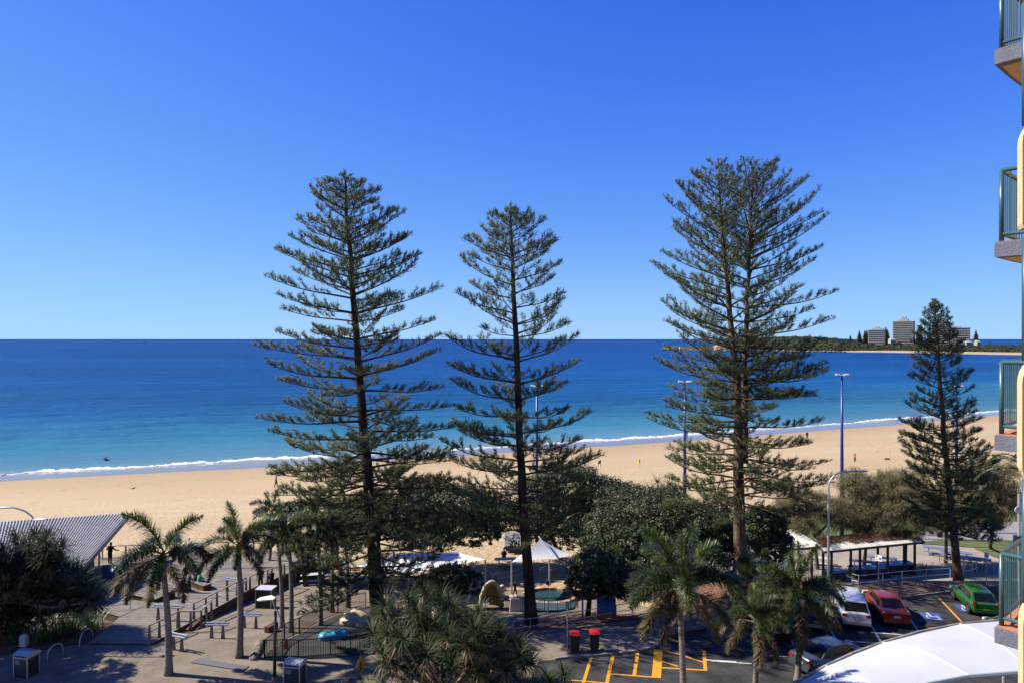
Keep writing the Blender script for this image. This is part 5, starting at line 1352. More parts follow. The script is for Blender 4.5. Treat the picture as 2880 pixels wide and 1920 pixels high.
l_.new(rp_.outputs['Color'], b_.inputs['Base Color']); b_.inputs['Roughness'].default_value = .45
MB().box((0, 0, 1.36), (1.3, .8, 1.44)).build('cabinet', mm, t, world=False)
MB().box((0, 0, 2.11), (1.4, .9, .06)).build('lid', mat('cabinet_lid', (.05, .10, .12), rough=.5), t, world=False)
MB().box((.1, -.405, 1.3), (.02, .012, 1.2)).build('door_seam', mat('seam_dark', (.01, .02, .04), rough=.5), t, world=False)

# ================================================================ STREET FURNITURE
# wheelie bins with red lids
M_BIN = mat('bin_green_black', (.016, .022, .018), (.024, .030, .026), 4, rough=.55)
M_LID = mat('bin_red', (.48, .008, .006), (.40, .008, .006), 3, rough=.4, spec=.5)
def wheelie(px, py, label, rz):
    q = PT(px, py, .12); t = thing('wheelie_bin', label, 'bin', q, rz, 'red-lidded wheelie bins')
    MB().add([(-.22, -.25, .06), (.22, -.25, .06), (.22, .22, .06), (-.22, .22, .06), (-.29, -.33, .97), (.29, -.33, .97), (.29, .36, .97), (-.29, .36, .97)], [(0, 3, 2, 1), (4, 5, 6, 7), (0, 1, 5, 4), (1, 2, 6, 5), (2, 3, 7, 6), (3, 0, 4, 7)]).build('body', M_BIN, t, world=False)
    MB().box((0, .01, .985), (.63, .74, .05)).build('rim', M_BIN, t, world=False)
    rows = []
    for i in range(7):
        u = i / 6; rows.append([(lerp(-.31, .31, v), lerp(-.37, .38, u), 1.015 + .10 * math.sin(u * 3.14) ** .7 * (1 - (2 * v - 1) ** 4)) for v in [k / 6 for k in range(7)]])
    MB().grid(rows).build('lid', M_LID, t, smooth=True, world=False)
    MB().tube([(-.25, .42, .98), (.25, .42, .98)], .025, 6).build('handle', M_BIN, t, world=False)
    for s in (-1, 1):
        MB().tube([(s * .25, .27, .10), (s * .31, .27, .10)], .10, 12).build('wheel', mat('bin_wheel', (.01, .01, .01), rough=.7), t, world=False)
wheelie(*Z(5, 48, 1292), 'red-lidded wheelie bin nearer the sign pole', .05); wheelie(*Z(5, 215, 1282), 'red-lidded wheelie bin nearer the yellow hatching', -.03)
# litter bin enclosures with curved silver hoods
def litter_bin(p, rz, label):
    t = thing('litter_bin', label, 'bin', p, rz, 'litter bins with curved hoods')
    MB().box((0, 0, .55), (.84, .70, 1.0)).build('cabinet', mat('bin_cabinet', (.016, .020, .026), (.03, .035, .04), 2, rough=.4), t, world=False)
    for sx in (-1, 1):
        for sy in (-1, 1): MB().box((sx * .43, sy * .36, .62), (.05, .05, 1.24)).build('corner_post', M_GALV, t, world=False)
    MB().box((0, 0, 1.08), (.9, .76, .05)).build('collar', M_GALV, t, world=False)
    rows = [[(x, -.42 + .86 * k / 8, 1.24 + .22 * math.sin(math.pi * (.12 + .76 * k / 8)) - .1) for k in range(9)] for x in (-.48, .48)]
    MB().grid(rows).build('hood', mat('hood_silver', (.40, .42, .42), (.46, .48, .47), 3, rough=.35, metal=.4), t, smooth=True, world=False)
    for s in (-1, 1):
        k = 9; MB().add([(s * .475, -.42 + .86 * i / 8, 1.235 + .22 * math.sin(math.pi * (.12 + .76 * i / 8)) - .1) for i in range(9)] + [(s * .475, -.42, 1.12), (s * .475, .44, 1.12)], [(0, 1, 2, 3, 4, 5, 6, 7, 8, 10, 9)]).build('hood_end', mat('hood_silver', (.4, .42, .42)), t, world=False)
    MB().box((-.2, -.36, .85), (.3, .02, .25)).build('notice', mat('bin_notice', (.10, .15, .22), rough=.4), t, world=False)
q = PT(830, 1925); litter_bin(q, R(-10), 'litter bin with a curved silver hood beside the black lamp post'); q = PT(75, 1898); litter_bin(q, R(-12), 'shaded litter bin with a curved hood beside the bike hoops')
# bike hoops
def hoop(a, b, h, label, dz=0.0):
    a = Vector(a); b = Vector(b); w = (b - a).length; d = (b - a).normalized(); r = w / 2; c = (a + b) / 2
    pts = [a] + [c - d * r * math.cos(R(k)) + Vector((0, 0, h - r + r * math.sin(R(k)))) for k in range(0, 181, 15)] + [b]
    o = MB().tube(pts, .035, 8).build('bike_hoop', M_GALV, smooth=True); tag(o, label, 'bike rack', 'steel hoops beside the strap plants')
hoop(PT(*Z(1, 402, 1405)), PT(*Z(1, 535, 1345)), .9, 'curved steel bike hoop closer to the shaded litter bin'); hoop(PT(*Z(1, 673, 1265)), PT(*Z(1, 790, 1208)), .9, 'curved steel bike hoop closer to the boardwalk')
def rail_loop(pts, label):
    pts = [Vector(p) for p in pts]; up = Vector((0, 0, .95))
    o = MB().tube([pts[0], pts[0] + up * .9, pts[0] + up] + [p + up for p in pts[1:]] + [pts[-1] + up * .9, pts[-1]], .03, 8).build('steel_rail', M_GALV, smooth=True); tag(o, label, 'handrail', 'steel rails around the planted bed')
rail_loop([PT(*Z(1, 868, 1130)), PT(*Z(1, 700, 1130)), PT(*Z(1, 300, 1150))], 'steel guard rail at the near edge of the strap plant bed')
rail_loop([PT(*Z(1, 1105, 1008)), PT(*Z(1, 900, 1030)), PT(*Z(1, 740, 1050))], 'steel guard rail at the deck end of the strap plant bed')
o = MB().box(PT(*Z(1, 205, 1262)) + Vector((0, 0, .3)), (.35, .35, .6)).lathe([(.22, 0), (.22, .08), (.10, .16)], PT(*Z(1, 205, 1262)) + Vector((0, 0, .6)), 10).build('path_light', mat('path_light_grey', (.45, .45, .44), rough=.5)); tag(o, 'small pale bollard light beside the shaded litter bin', 'light')

# street lamps
M_BLACK = mat('black_powder_coat', (.012, .013, .016), rough=.4, spec=.5)
M_LAMPW = mat('lamp_white', (.62, .61, .56), rough=.4)
q = PT(772, 1935); t = thing('lamp_post', 'black lamp post with a flat white blade-shaped head by the playground corner', 'street lamp', q)
top = PY(775, 1717, q.y)
MB().tube([q, (q.x, q.y, q.z + .6)], .13, 10).build('base_wrap', mat('brown_wrap', (.16, .11, .07), rough=.8), t); MB().tube([(q.x, q.y, q.z + .55), top], [.085, .07], 10).build('pole', M_BLACK, t, smooth=True)
hd = PY(752, 1685, q.y)
MB().tube([top, top + Vector((-.05, 0, .15)), hd + Vector((.25, 0, 0))], .03, 6).build('arm', M_GALV, t)
MB().tube([hd + Vector((.30, .05, .0)), top + Vector((.25, .1, -.5)), top + Vector((.5, .3, -1.35))], .022, 6).build('stay', mat('blue_stay', (.06, .12, .32), rough=.3), t)
m_ = MB(); k = [(-.55, 0, -.06), (-.45, -.22, -.02), (.10, -.30, .06), (.38, -.16, .02), (.38, .16, .02), (.10, .30, .06), (-.45, .22, -.02)]
m_.add([hd + Vector(v) + Vector((0, 0, .06)) for v in k] + [hd + Vector((v[0] * .9, v[1] * .8, v[2] - .07)) + Vector((0, 0, .06)) for v in k], [tuple(range(7)), tuple(reversed(range(7, 14)))] + [(i, 7 + i, 7 + (i + 1) % 7, (i + 1) % 7) for i in range(7)]); m_.build('lamp_head', M_LAMPW, t)
# tall grey street lamp with a bent arm over the shelters
y = 48.0; q = on(XA(2330, y), y); t = thing('street_lamp', 'tall grey street lamp bending over the shelters beside the white car', 'street lamp', q)
pts = [q, PY(2330, 1500, y), PY(2330, 1370, y)] + [PY(2330 + 46 * (1 - math.cos(R(a))), 1370 - 44 * math.sin(R(a)), y) for a in range(15, 91, 15)] + [PY(2420, 1322, y)]
MB().tube(pts, [.10, .085, .075] + [.06] * (len(pts) - 3), 8).build('pole', M_GALV, t, smooth=True)
e = PY(2420, 1322, y); MB().add([e + Vector(v) for v in ((-.2, -.13, .05), (.5, -.16, .02), (.6, 0, 0), (.5, .16, .02), (-.2, .13, .05), (-.1, -.1, -.08), (.4, -.12, -.09), (.4, .12, -.09), (-.1, .1, -.08))], [(0, 1, 2, 3, 4), (8, 7, 6, 5), (0, 5, 6, 1), (1, 6, 2), (2, 6, 7), (2, 7, 3), (3, 7, 8, 4), (4, 8, 5, 0)]).build('lamp_head', mat('lamp_grey', (.35, .36, .37), rough=.4), t)
# arched lamp arm at the far left
y = 40.0; q = on(XA(-110, y), y); t = thing('street_lamp', 'arched steel lamp arm reaching in over the ribbed pavilion roof', 'street lamp', q)
pts = [q, PY(-110, 1560, y), PY(-90, 1480, y), PY(-40, 1436, y), PY(0, 1427, y), PY(40, 1426, y), PY(70, 1436, y), PY(88, 1449, y), PY(96, 1459, y)]
MB().tube(pts, [.10, .09, .07, .06, .055, .05, .05, .045, .04], 8).build('pole', mat('lamp_steel', (.40, .41, .45), rough=.35, metal=.5), t, smooth=True)
e = PY(112, 1459, y); m_ = MB(); superblob(m_, e, (.42, .20, .06), e=1.0); m_.build('lamp_head', M_LAMPW, t, smooth=True)
# blue floodlight poles along the sand
M_BPOLE = mat('cobalt_pole_paint', (.010, .025, .17), (.012, .030, .20), 3, rough=.35, spec=.5)
for px, pyt, y, lab in ((2368, 1058, 75, 'tall blue light pole with a twin floodlight, standing clear against the sea'), (1926, 1078, 74, 'tall blue light pole seen through the boughs of the twin-stemmed pine'), (1510, 1090, 73, 'tall blue light pole close behind the slim pine'), (2690, 1090, 77, 'tall blue light pole hidden behind the narrow young pine')):
    q = on(XA(px, y), y); top = PY(px, pyt, y); t = thing('floodlight_pole', lab, 'light pole', q, 0, 'blue floodlight poles on the foreshore')
    MB().tube([q, q.lerp(top, .5), top], [.22, .17, .10], 10).build('pole', M_BPOLE, t, smooth=True)
    MB().bar(top + Vector((-.5, 0, .1)), top + Vector((.6, 0, .1)), .08, .08).build('cross_arm', M_GALV, t)
    for dx in (-.45, .42): MB().box(top + Vector((dx, -.1, .18)), (.55, .45, .14), rot=Euler((R(18), R(8 if dx < 0 else -4), 0))).build('floodlight', mat('floodlight_grey', (.30, .30, .31) if True else 0, rough=.4), t)

# signs
M_SIGNP = mat('sign_pole', (.32, .33, .34), rough=.45, metal=.5)
def sign(label, q, h, w, sh, faces, rz=0.0, name='sign', m=None, cat='sign', back=(.5, .5, .5)):
    t = thing(name, label, cat, q, rz)
    MB().tube([(0, 0, -.1), (0, 0, h)], .03, 8).build('pole', M_SIGNP, t, world=False)
    MB().box((0, -.04, h - sh / 2 - .02), (w, .015, sh)).build('board', m or mat('sign_white', (.68, .68, .66), rough=.5), t, world=False)
    for c, s, mm_, nm in faces: MB().box((c[0], -.052, h - .02 - c[1]), (s[0], .008, s[1])).build(nm, mm_, t, world=False)
    return t
M_SB = mat('sign_blue', (.02, .06, .30), rough=.5); M_SK = mat('sign_black', (.02, .02, .02), rough=.5); M_SW = mat('sign_white', (.68, .68, .66)); M_SG = mat('sign_green', (.02, .16, .08), rough=.5)
def wheelchair(t, c, s, h):
    g = MB(); z = h - .02 - c[1]
    ring = [(c[0] - .02 * s + .26 * s * math.cos(R(a)), -.060, z - .14 * s + .26 * s * math.sin(R(a))) for a in range(130, 420, 24)]
    g.tube(ring, .035 * s, 4); g.tube([(c[0] - .08 * s, -.06, z + .22 * s), (c[0] - .04 * s, -.06, z - .08 * s), (c[0] + .2 * s, -.06, z - .10 * s), (c[0] + .30 * s, -.06, z - .36 * s)], .04 * s, 4); g.lathe([(.07 * s, -.004), (.07 * s, .004)], (c[0] - .09 * s, -.06, z + .34 * s), 8)
    g.build('wheelchair_figure', M_SW, t, world=False)
q = PT(*Z(7, 215, 748), .14); h = 2.3
t = sign('white parking sign with a blue access panel in front of the long shelter', q, h, .46, .42, [((.11, .24), (.16, .18), M_SB, 'blue_panel'), ((-.11, .10), (.10, .14), M_SG, 'letter_panel'), ((-.11, .30), (.14, .04), M_SG, 'arrow')], R(-50), 'parking_sign'); wheelchair(t, (.11, .24), .17, h)
q = PT(*Z(7, 1130, 765), .14); h = 2.6
t = sign('narrow white access parking sign on the footpath above the green car', q, h, .28, .45, [((0, .24), (.20, .19), M_SB, 'blue_panel'), ((0, .07), (.14, .06), M_SK, 'lettering'), ((0, .40), (.16, .03), M_SK, 'arrow')], R(-45), 'parking_sign'); wheelchair(t, (0, .24), .19, h)
q = PT(*Z(4, 1030, 1020)); t = sign('square pictogram sign on a grey pole in front of the splash pool', q, 2.75, .30, .40, [((0, .2), (.22, .26), M_SK, 'pictogram')], R(-40), 'playground_sign')
q = PT(*Z(4, 1193, 1305), .1); t = sign('slim pole with a small green-backed sign beside the red-lidded bins', q, 2.95, .24, .42, [], 0, 'street_sign', mat('sign_back_green', (.16, .24, .21), rough=.5))
# yellow diamond warning sign seen nearly edge-on
y = 37.0; q = on(XA(1012, y), y); top = PY(1012, 1800, y); t = thing('warning_sign', 'yellow diamond warning sign turned almost edge-on at the bottom bed', 'sign', q, R(72))
MB().tube([(0, 0, -.1), (0, 0, top.z - q.z)], .03, 8).build('pole', M_BLACK, t, world=False)
zc = 18 - (1868 - HOR) * y / FPX - q.z
MB().add([(0, -.045, zc + .55), (-.5, -.045, zc), (0, -.045, zc - .55), (.5, -.045, zc), (0, -.03, zc + .55), (-.5, -.03, zc), (0, -.03, zc - .55), (.5, -.03, zc)], [(0, 1, 2, 3), (7, 6, 5, 4), (0, 4, 5, 1), (1, 5, 6, 2), (2, 6, 7, 3), (3, 7, 4, 0)]).build('diamond', mat('sign_yellow', (.60, .30, .015), rough=.5), t, world=False)
MB().box((0, -.052, zc - .05), (.10, .008, .42)).build('symbol', M_SK, t, world=False)
# dark blue post in the mulch and wooden rails
q = PT(*Z(4, 1322, 1040)); o = MB().tube([q, q + Vector((0, 0, 2.1))], .06, 8).build('blue_post', M_BPOLE); tag(o, 'short dark blue post in the mulch under the round leafy tree', 'post')
def low_rail(label, pts, h=.95, group='low steel rails'):
    pts = [Vector(p) for p in pts]; t = thing('low_rail', label, 'rail', pts[0], 0, group)
    for hh in (h, h * .5):
        for a, b in zip(pts, pts[1:]): MB().tube([a + Vector((0, 0, hh)), b + Vector((0, 0, hh))], .025, 6).build('rail', M_GALV, t)
    for p in pts: MB().tube([p - Vector((0, 0, .1)), p + Vector((0, 0, h))], .032, 6).build('post', M_GALV, t)
low_rail('two-bar rail in the mulch in front of the slim pine trunk', PZ(4, (735, 1170), (880, 1145), (1190, 1100)) + PZ(5, (400, 1020), (540, 1000)))
low_rail('long two-bar rail along the mulch in front of the barbecues', PZ(6, (1250, 775)) + PZ(7, (45, 775), (250, 752), (415, 735), (618, 710), (822, 690)), 1.0)
low_rail('stepped rail climbing from the narrow pine to the access sign', PZ(7, (935, 670), (1010, 660), (1045, 640)), 1.1)
low_rail('inner rail of the ramp beside the picnic tables', PZ(7, (730, 560), (900, 590), (1040, 620), (1190, 640)), 1.0)
low_rail('short bent rail behind the white car', PZ(6, (1195, 745), (1252, 760)), .9)
# dark service cabinet at the end of the deck, with a pale top
q = PT(*Z(2, 1050, 930)); t = thing('service_cabinet', 'dark steel cabinet with a cluttered pale top beside the deck end', 'cabinet', q, R(-6))
MB().box((0, 0, .75), (1.2, .9, 1.5)).build('cabinet', M_BIN, t, world=False); MB().box((0, 0, 1.53), (1.3, 1.0, .06)).build('top', mat('cab_top', (.4, .41, .44), rough=.4), t, world=False)
for sx in (-1, 1): MB().box((sx * .6, -.45, .77), (.06, .06, 1.54)).build('corner_post', M_GALV, t, world=False)
# timber step blocks by the fence corner and stone border
q = PT(*Z(2, 1095, 1135)); o = MB().box(q + Vector((0, 0, .25)), (.35, .9, .5), R(-20)).build('timber_block', M_FASC); tag(o, 'dark timber block beside the playground fence corner', 'seat')
for i in range(7):
    q = PT(*Z(2, 1005 - i * 9, 1235 + i * 22)); boulder('rough stone edging block beside the front playground fence, ' + ('first', 'second', 'third', 'fourth', 'fifth', 'sixth', 'last')[i] + ' from the corner', q, (.28, .24, .22), mat('edging_stone', (.12, .10, .075), (.20, .165, .125), 4, rough=.9, bump=.6, bscale=7), 30 + i)
# orange coat hung on the fence
q = PT(*Z(2, 1225, 1345)); t = thing('orange_coat', 'orange and red garment hung over the front playground fence', 'garment', q + Vector((0, -.08, .42))); t.scale = (.6, .6, .75)
m_ = MB(); rows = []
for i in range(8):
    u = i / 7; w = .10 + .12 * math.sin(u * 2.6) ; rows.append([(lerp(-w, w, v), -.05 * math.sin(v * 9 + u * 2), .85 - .8 * u) for v in [k / 6 for k in range(7)]])
m_.grid(rows).build('cloth', mat('orange_cloth', (.55, .10, .02), (.42, .05, .02), 5, rough=.8), t, smooth=True, world=False)
# dark timber retaining wall by the deck, right of the palms
o = MB().bar(PT(*Z(3, 75, 720)) + Vector((0, 0, .9)), PT(*Z(3, 170, 655)) + Vector((0, 0, .9)), .25, 1.9).build('timber_wall', M_POST); tag(o, 'weathered timber screen wall behind the palm row', 'wall')
q = PT(*Z(3, 230, 715)); picnic_table((q.x, q.y), .2, 'low grey table in the shade behind the palm row', M_TABW, 1.8)
# scarred white-barked dead pole by the tall pine
y = 44.0; q = on(XA(1108, y), y); o = MB().tube([q, PY(1106, 1640, y), PY(1104, 1600, y), PY(1112, 1580, y), PY(1106, 1545, y)], [.10, .09, .08, .06, .045], 8).build('pale_pole', mat('pale_wood', (.28, .26, .23), (.38, .36, .32), 4, rough=.8)); tag(o, 'thin pale crooked pole right of the tall dark pine trunk', 'pole')
# yellow rescue board and flags on the sand
M_OR = mat('flag_orange', (.60, .16, .015), rough=.7); M_FY = mat('flag_yellow', (.62, .50, .02), rough=.6)
def flag(px, pyb, pyt, label, cols, w=.55, h=.9, up=.62):
    q = PT(px, pyb); top = PY(px, pyt, q.y); H = top.z - q.z; t = thing('beach_flag', label, 'flag', q, 0, 'flags on the sand')
    MB().tube([(0, 0, -.1), (0, 0, H)], .025, 6).build('pole', mat('flag_pole', (.5, .48, .42), rough=.5), t, world=False)
    n = len(cols)
    for i, m in enumerate(cols):
        rows = []
        for k in range(5):
            z = H - .02 - (i + k / 4) * H * up / n
            rows.append([(-w * v, .10 * math.sin(v * 5 + z * 1.5), z - .25 * v * (1 if v > .5 else .2)) for v in [j / 5 for j in range(6)]])
        MB().grid(rows).build('cloth', m, t, smooth=True, world=False)
flag(2407, 1318, 1272, 'orange and dark windsock flag on the sand right of the tall blue pole', [M_OR, mat('flag_dark', (.06, .03, .02), rough=.8)], .28, 1.0, .48)
flag(2716, 1262, 1218, 'orange flag on the sand behind the narrow young pine', [M_OR], .8, .6, .3)
flag(1690, 1345, 1292, 'black and white quartered flag on the sand above the fig trees', [mat('flag_black', (.03, .03, .035), rough=.8), mat('flag_white', (.6, .6, .6), rough=.8)], .42, .8, .32)
flag(1800, 1322, 1290, 'small yellow flag on the sand left of the twin-stemmed pine', [M_FY], .4, .5, .3)
q = PT(2795, 1292); o = MB().box(q + Vector((0, 0, .75)), (.12, 2.6, .55), rot=Euler((R(-14), 0, R(-52)))).box(q + Vector((-.6, .7, .2)), (.08, .08, 1.4)).build('rescue_board', M_FY); tag(o, 'yellow rescue board propped on the sand beside the cream balcony', 'rescue board')
q = PT(2495, 1291); m_ = MB(); superblob(m_, q + Vector((0, 0, .12)), (.55, .25, .16), e=.9); o = m_.build('beach_bag', mat('maroon_cloth', (.10, .012, .02), rough=.9), smooth=True); tag(o, 'small maroon bag lying on the open sand', 'bag')
# post with a round sign at the right edge
y = 44.0; q = on(XA(2868, y), y); t = thing('service_pole', 'grey service pole with a small white disc beside the cream balcony', 'pole', q)
MB().tube([q, PY(2866, 1388, y)], .09, 8).build('pole', M_GALV, t); MB().bar(PY(2866, 1396, y), PY(2882, 1398, y), .05, .05).build('arm', M_GALV, t); MB().tube([PY(2861, 1432, y) + Vector((0, -.1, 0)), PY(2861, 1432, y) + Vector((0, -.06, 0))], .22, 14).build('disc', M_LAMPW, t)
MB().box(PY(2864, 1516, y), (.4, .4, .5)).build('box', M_BLACK, t)

# ================================================================ CARS
M_GLASS = mat('car_glass', (.006, .007, .008), rough=.08, spec=.35)
M_TYRE = mat('tyre_rubber', (.010, .010, .010), rough=.85)
M_RIM = mat('alloy_rim', (.38, .39, .41), rough=.3, metal=.8)
M_TRIM = mat('black_trim', (.012, .012, .012), rough=.55)
M_TAIL = mat('tail_light_red', (.26, .008, .006), rough=.15, spec=.7)
M_CHR = mat('chrome', (.7, .7, .72), rough=.12, metal=1)
def paint(name, c, metal=.3): return mat(name, c, tuple(v * .85 for v in c), 6, rough=.28, metal=metal, coat=.8, spec=.5)
def car(kind, label, rear, heading, pm, plate, group='cars parked in the bays', plate_text=None, plate_ink=(.05, .02, .08)):
    """rear: ground point under the middle of the rear bumper; heading: unit vector"""
    K = {'hatch': dict(L=4.0, W=1.70, H=1.50, belt=.92, hood=.92, xs=[0, .06, .55, 1.0, 1.6, 2.4, 2.95, 3.35, 3.8, 4.0], cab=(.12, .62, 2.35, 3.15), bl=0.0),
         'sedan': dict(L=4.6, W=1.80, H=1.46, belt=.93, hood=.90, xs=[0, .06, .5, 1.0, 1.8, 2.6, 3.2, 3.8, 4.4, 4.6], cab=(.62, 1.35, 2.75, 3.55), bl=.6),
         'wagon': dict(L=4.85, W=1.86, H=1.72, belt=1.05, hood=1.03, xs=[0, .06, .5, 1.0, 1.8, 2.8, 3.4, 4.0, 4.65, 4.85], cab=(.08, .38, 3.0, 3.8), bl=0.0)}[kind]
    L, W, H, belt = K['L'], K['W'], K['H'], K['belt']
    rz = math.atan2(heading[1], heading[0])
    t = thing('parked_car', label, 'car', (rear[0], rear[1], .04), rz, group)
    # local axes: +X forward from the rear bumper, +Y to the car's left, Z up
    def sect(x):
        u = x / L; w = W / 2 * (1 - .10 * (abs(u - .5) * 2) ** 4); 
        if x < .05: w *= .93
        if x > L - .05: w *= .86
        top = belt + (.04 if u < .55 else 0)
        if kind == 'sedan' and x < .7: top = belt + .08
        if x > K['cab'][3] - .05: top = lerp(K['hood'], K['hood'] - .20, clamp((x - K['cab'][3]) / (L - K['cab'][3])))
        if x < .05: top -= .10
        if x > L - .05: top -= .15
        z0 = .26 if .3 < x < L - .3 else .34
        return [(x, -w * .86, z0), (x, -w * .985, z0 + .16), (x, -w, z0 + .34), (x, -w * .975, top - .16), (x, -w * .90, top - .02), (x, -w * .45, top + .025), (x, w * .45, top + .025), (x, w * .90, top - .02), (x, w * .975, top - .16), (x, w, z0 + .34), (x, w * .985, z0 + .16), (x, w * .86, z0)]
    xs_ = []
    for a, b in zip(K['xs'], K['xs'][1:]):
        n = 3 if b - a > .2 else 1
        xs_ += [lerp(a, b, i / n) for i in range(n)]
    xs_.append(L)
    m = MB(); rows = [sect(x) for x in xs_]; m.grid(rows)
    m.add(rows[0], [tuple(range(12))]); m.add(rows[-1], [tuple(reversed(range(12)))])
    body = m.build('body', pm, t, smooth=True, world=False)
    # cabin: roof panel on pillars, glass set between
    c0, c1, c2, c3 = K['cab']
    wb = W / 2 * .90; wt = W / 2 * .70; zb = belt + .0
    def ring(x, w, z): return [(x, -w, z), (x, w, z)]
    roof = []
    for i in range(7):
        u = i / 6; x = lerp(c1, c2, u); z = H - .05 * (2 * u - 1) ** 2
        roof.append([(x, -wt, z - .05), (x, -wt * .85, z - .005), (x, 0, z + .015), (x, wt * .85, z - .005), (x, wt, z - .05)])
    MB().grid(roof).build('roof', pm, t, smooth=True, world=False)
    rb = [(c0, -wb * .94, zb), (c0, wb * .94, zb), (c1, wt, H - .10), (c1, -wt, H - .10)]
    MB().add([(c0 + .00, -wb * .80, zb + .03), (c0 + .00, wb * .80, zb + .03), (c1 - .02, wt * .86, H - .085), (c1 - .02, -wt * .86, H - .085)], [(0, 3, 2, 1)]).build('rear_window', M_GLASS, t, world=False)
    MB().add([(c3 + .02, -wb * .84, zb), (c3 + .02, wb * .84, zb), (c2 + .02, wt * .9, H - .09), (c2 + .02, -wt * .9, H - .09)], [(0, 1, 2, 3)]).build('windscreen', M_GLASS, t, world=False)
    # pillars and solid cabin shell just inside the glass
    sh = MB(); sh.add([(c0 + .03, -wb * .93, zb - .05), (c0 + .03, wb * .93, zb - .05), (c3 - .02, wb * .93, zb - .05), (c3 - .02, -wb * .93, zb - .05), (c1, -wt, H - .07), (c1, wt, H - .07), (c2, wt, H - .07), (c2, -wt, H - .07)],
           [(0, 4, 5, 1), (1, 5, 6, 2), (2, 6, 7, 3), (3, 7, 4, 0), (4, 7, 6, 5)]); sh.build('cabin_frame', pm, t, world=False)
    for s in (-1, 1):
        cuts = [(.06, .33), (.36, .64), (.67, .95)] if kind != 'hatch' else [(.10, .48), (.52, .94)]
        for a, b in cuts:
            def pt(u, v):
                xb = lerp(c0 + .18, c3 - .12, u); xt = lerp(c1 + .10, c2 - .02, u); x = lerp(xb, xt, v); y = lerp(wb * .93, wt, v) + .012; z = lerp(zb, H - .07, v); return (x, s * y, z)
            q = [pt(a, .06), pt(b, .06), pt(b, .88), pt(a, .88)]
            MB().add(q, [(0, 1, 2, 3) if s < 0 else (3, 2, 1, 0)]).build('side_window', M_GLASS, t, world=False)
        # door seams, handles and sill strip
        for xd in ([lerp(c0, c3, .30), lerp(c0, c3, .63), c3 + .05] if kind != 'hatch' else [lerp(c0, c3, .38), c3 + .05]):
            MB().box((xd, s * (W / 2 * .992), .62), (.012, .02, belt - .58)).build('door_seam', M_TRIM, t, world=False)
            MB().box((xd + .16, s * (W / 2 + .004), belt - .14), (.16, .03, .03)).build('door_handle', pm, t, world=False)
        MB().box((L * .5, s * (W / 2 * .985), .40), (L * .52, .03, .05)).build('sill_strip', M_TRIM, t, world=False)
        # mirrors
        mm_ = MB(); superblob(mm_, (c3 - .25, s * (W / 2 + .08), belt + .08), (.09, .12, .08), 10, 6); mm_.build('mirror', pm if kind != 'hatch' else pm, t, smooth=True, world=False)
        # tail lights
        if kind == 'wagon':
            MB().box((.03, s * W * .365, belt - .14), (.07, .28, .16), s * -.06).build('tail_light', M_TAIL, t, world=False)
        elif kind == 'hatch':
            MB().box((.06, s * W * .40, belt - .05), (.12, .15, .32), s * -.25).build('tail_light', M_TAIL, t, world=False)
        else:
            MB().box((.035, s * W * .355, belt - .10), (.09, .30, .15), s * -.10).build('tail_light', M_TAIL, t, world=False)
        MB().box((L - .16, s * W * .36, .66), (.2, .36, .14), s * .3).build('headlight', mat('headlight_glass', (.5, .5, .52), rough=.1), t, world=False)
        for xw in (.82 if kind != 'hatch' else .68, L - .88):
            w = MB().lathe([(.20, -.10), (.315, -.10), (.33, -.06), (.33, .06), (.315, .10), (.20, .10)], (0, 0, 0), 20)
            o = w.build('wheel', M_TYRE, t, world=False, smooth=False); o.location = (xw, s * (W / 2 - .085), .32); o.rotation_euler = (R(90), 0, 0)
            rr = MB().lathe([(.03, .085), (.205, .098), (.205, -.098), (.03, -.085)], (0, 0, 0), 16)
            for k in range(5): a = k * 1.2566; rr.bar((0.04 * math.cos(a), .04 * math.sin(a), 0), (.19 * math.cos(a), .19 * math.sin(a), 0), .05, .205)
            ro = rr.build('rim', M_RIM, o, world=False)
            # arch lip
            al = MB().tube([(xw + .40 * math.cos(R(a)), s * (W / 2 - .012), .32 + .40 * math.sin(R(a))) for a in range(0, 181, 15)], .03, 5); al.build('wheel_arch', M_TRIM, t, world=False)
    # rear bumper, plate, badge, wiper, exhaust
    MB().box((-.01, 0, .46), (.12, W * .86, .20)).build('rear_bumper', pm if kind != 'wagon' else mat('grey_bumper', (.30, .28, .26), rough=.4), t, world=False)
    MB().box((-.03, 0, .34), (.12, W * .74, .07)).build('bumper_trim', M_TRIM, t, world=False)
    pl = MB().box((-.035 if kind != 'sedan' else -.04, 0, .70 if kind != 'hatch' else .52), (.012, .38, .12)).build('number_plate', plate, t, world=False)
    if plate_text:
        ink = mat('plate_ink_%d' % int(plate_ink[0] * 100), plate_ink, rough=.6)
        for i, ch in enumerate(plate_text):
            if ch == ' ': continue
            MB().box((-.043 if kind != 'sedan' else -.048, .14 - i * .28 / max(1, len(plate_text) - 1), .70 if kind != 'hatch' else .52), (.006, .026, .07)).build('character', ink, pl, world=False)
    MB().box((.012, 0, .575), (.03, W * .80, .012)).build('bumper_seam', M_TRIM, t, world=False)
    MB().box((-.005, 0, .80 if kind != 'hatch' else .62), (.03, .5, .035)).build('boot_strip', M_CHR if kind != 'sedan' else pm, t, world=False)
    MB().bar((c0 - .01, .05, zb + .05), (lerp(c0, c1, .45) - .02, -.35, lerp(zb, H, .42)), .02, .02).build('wiper', M_TRIM, t, world=False)
    MB().lathe([(.05, 0), (.05, .012)], (0, 0, 0), 10).build('badge', M_CHR, t, world=False).location = (.0, 0, belt - .10)
    MB().box((L / 2, 0, .30), (L * .8, W * .8, .16)).build('underbody', M_TRIM, t, world=False)
    MB().box((L - .02, 0, .50), (.1, W * .6, .22)).build('grille', M_TRIM, t, world=False)
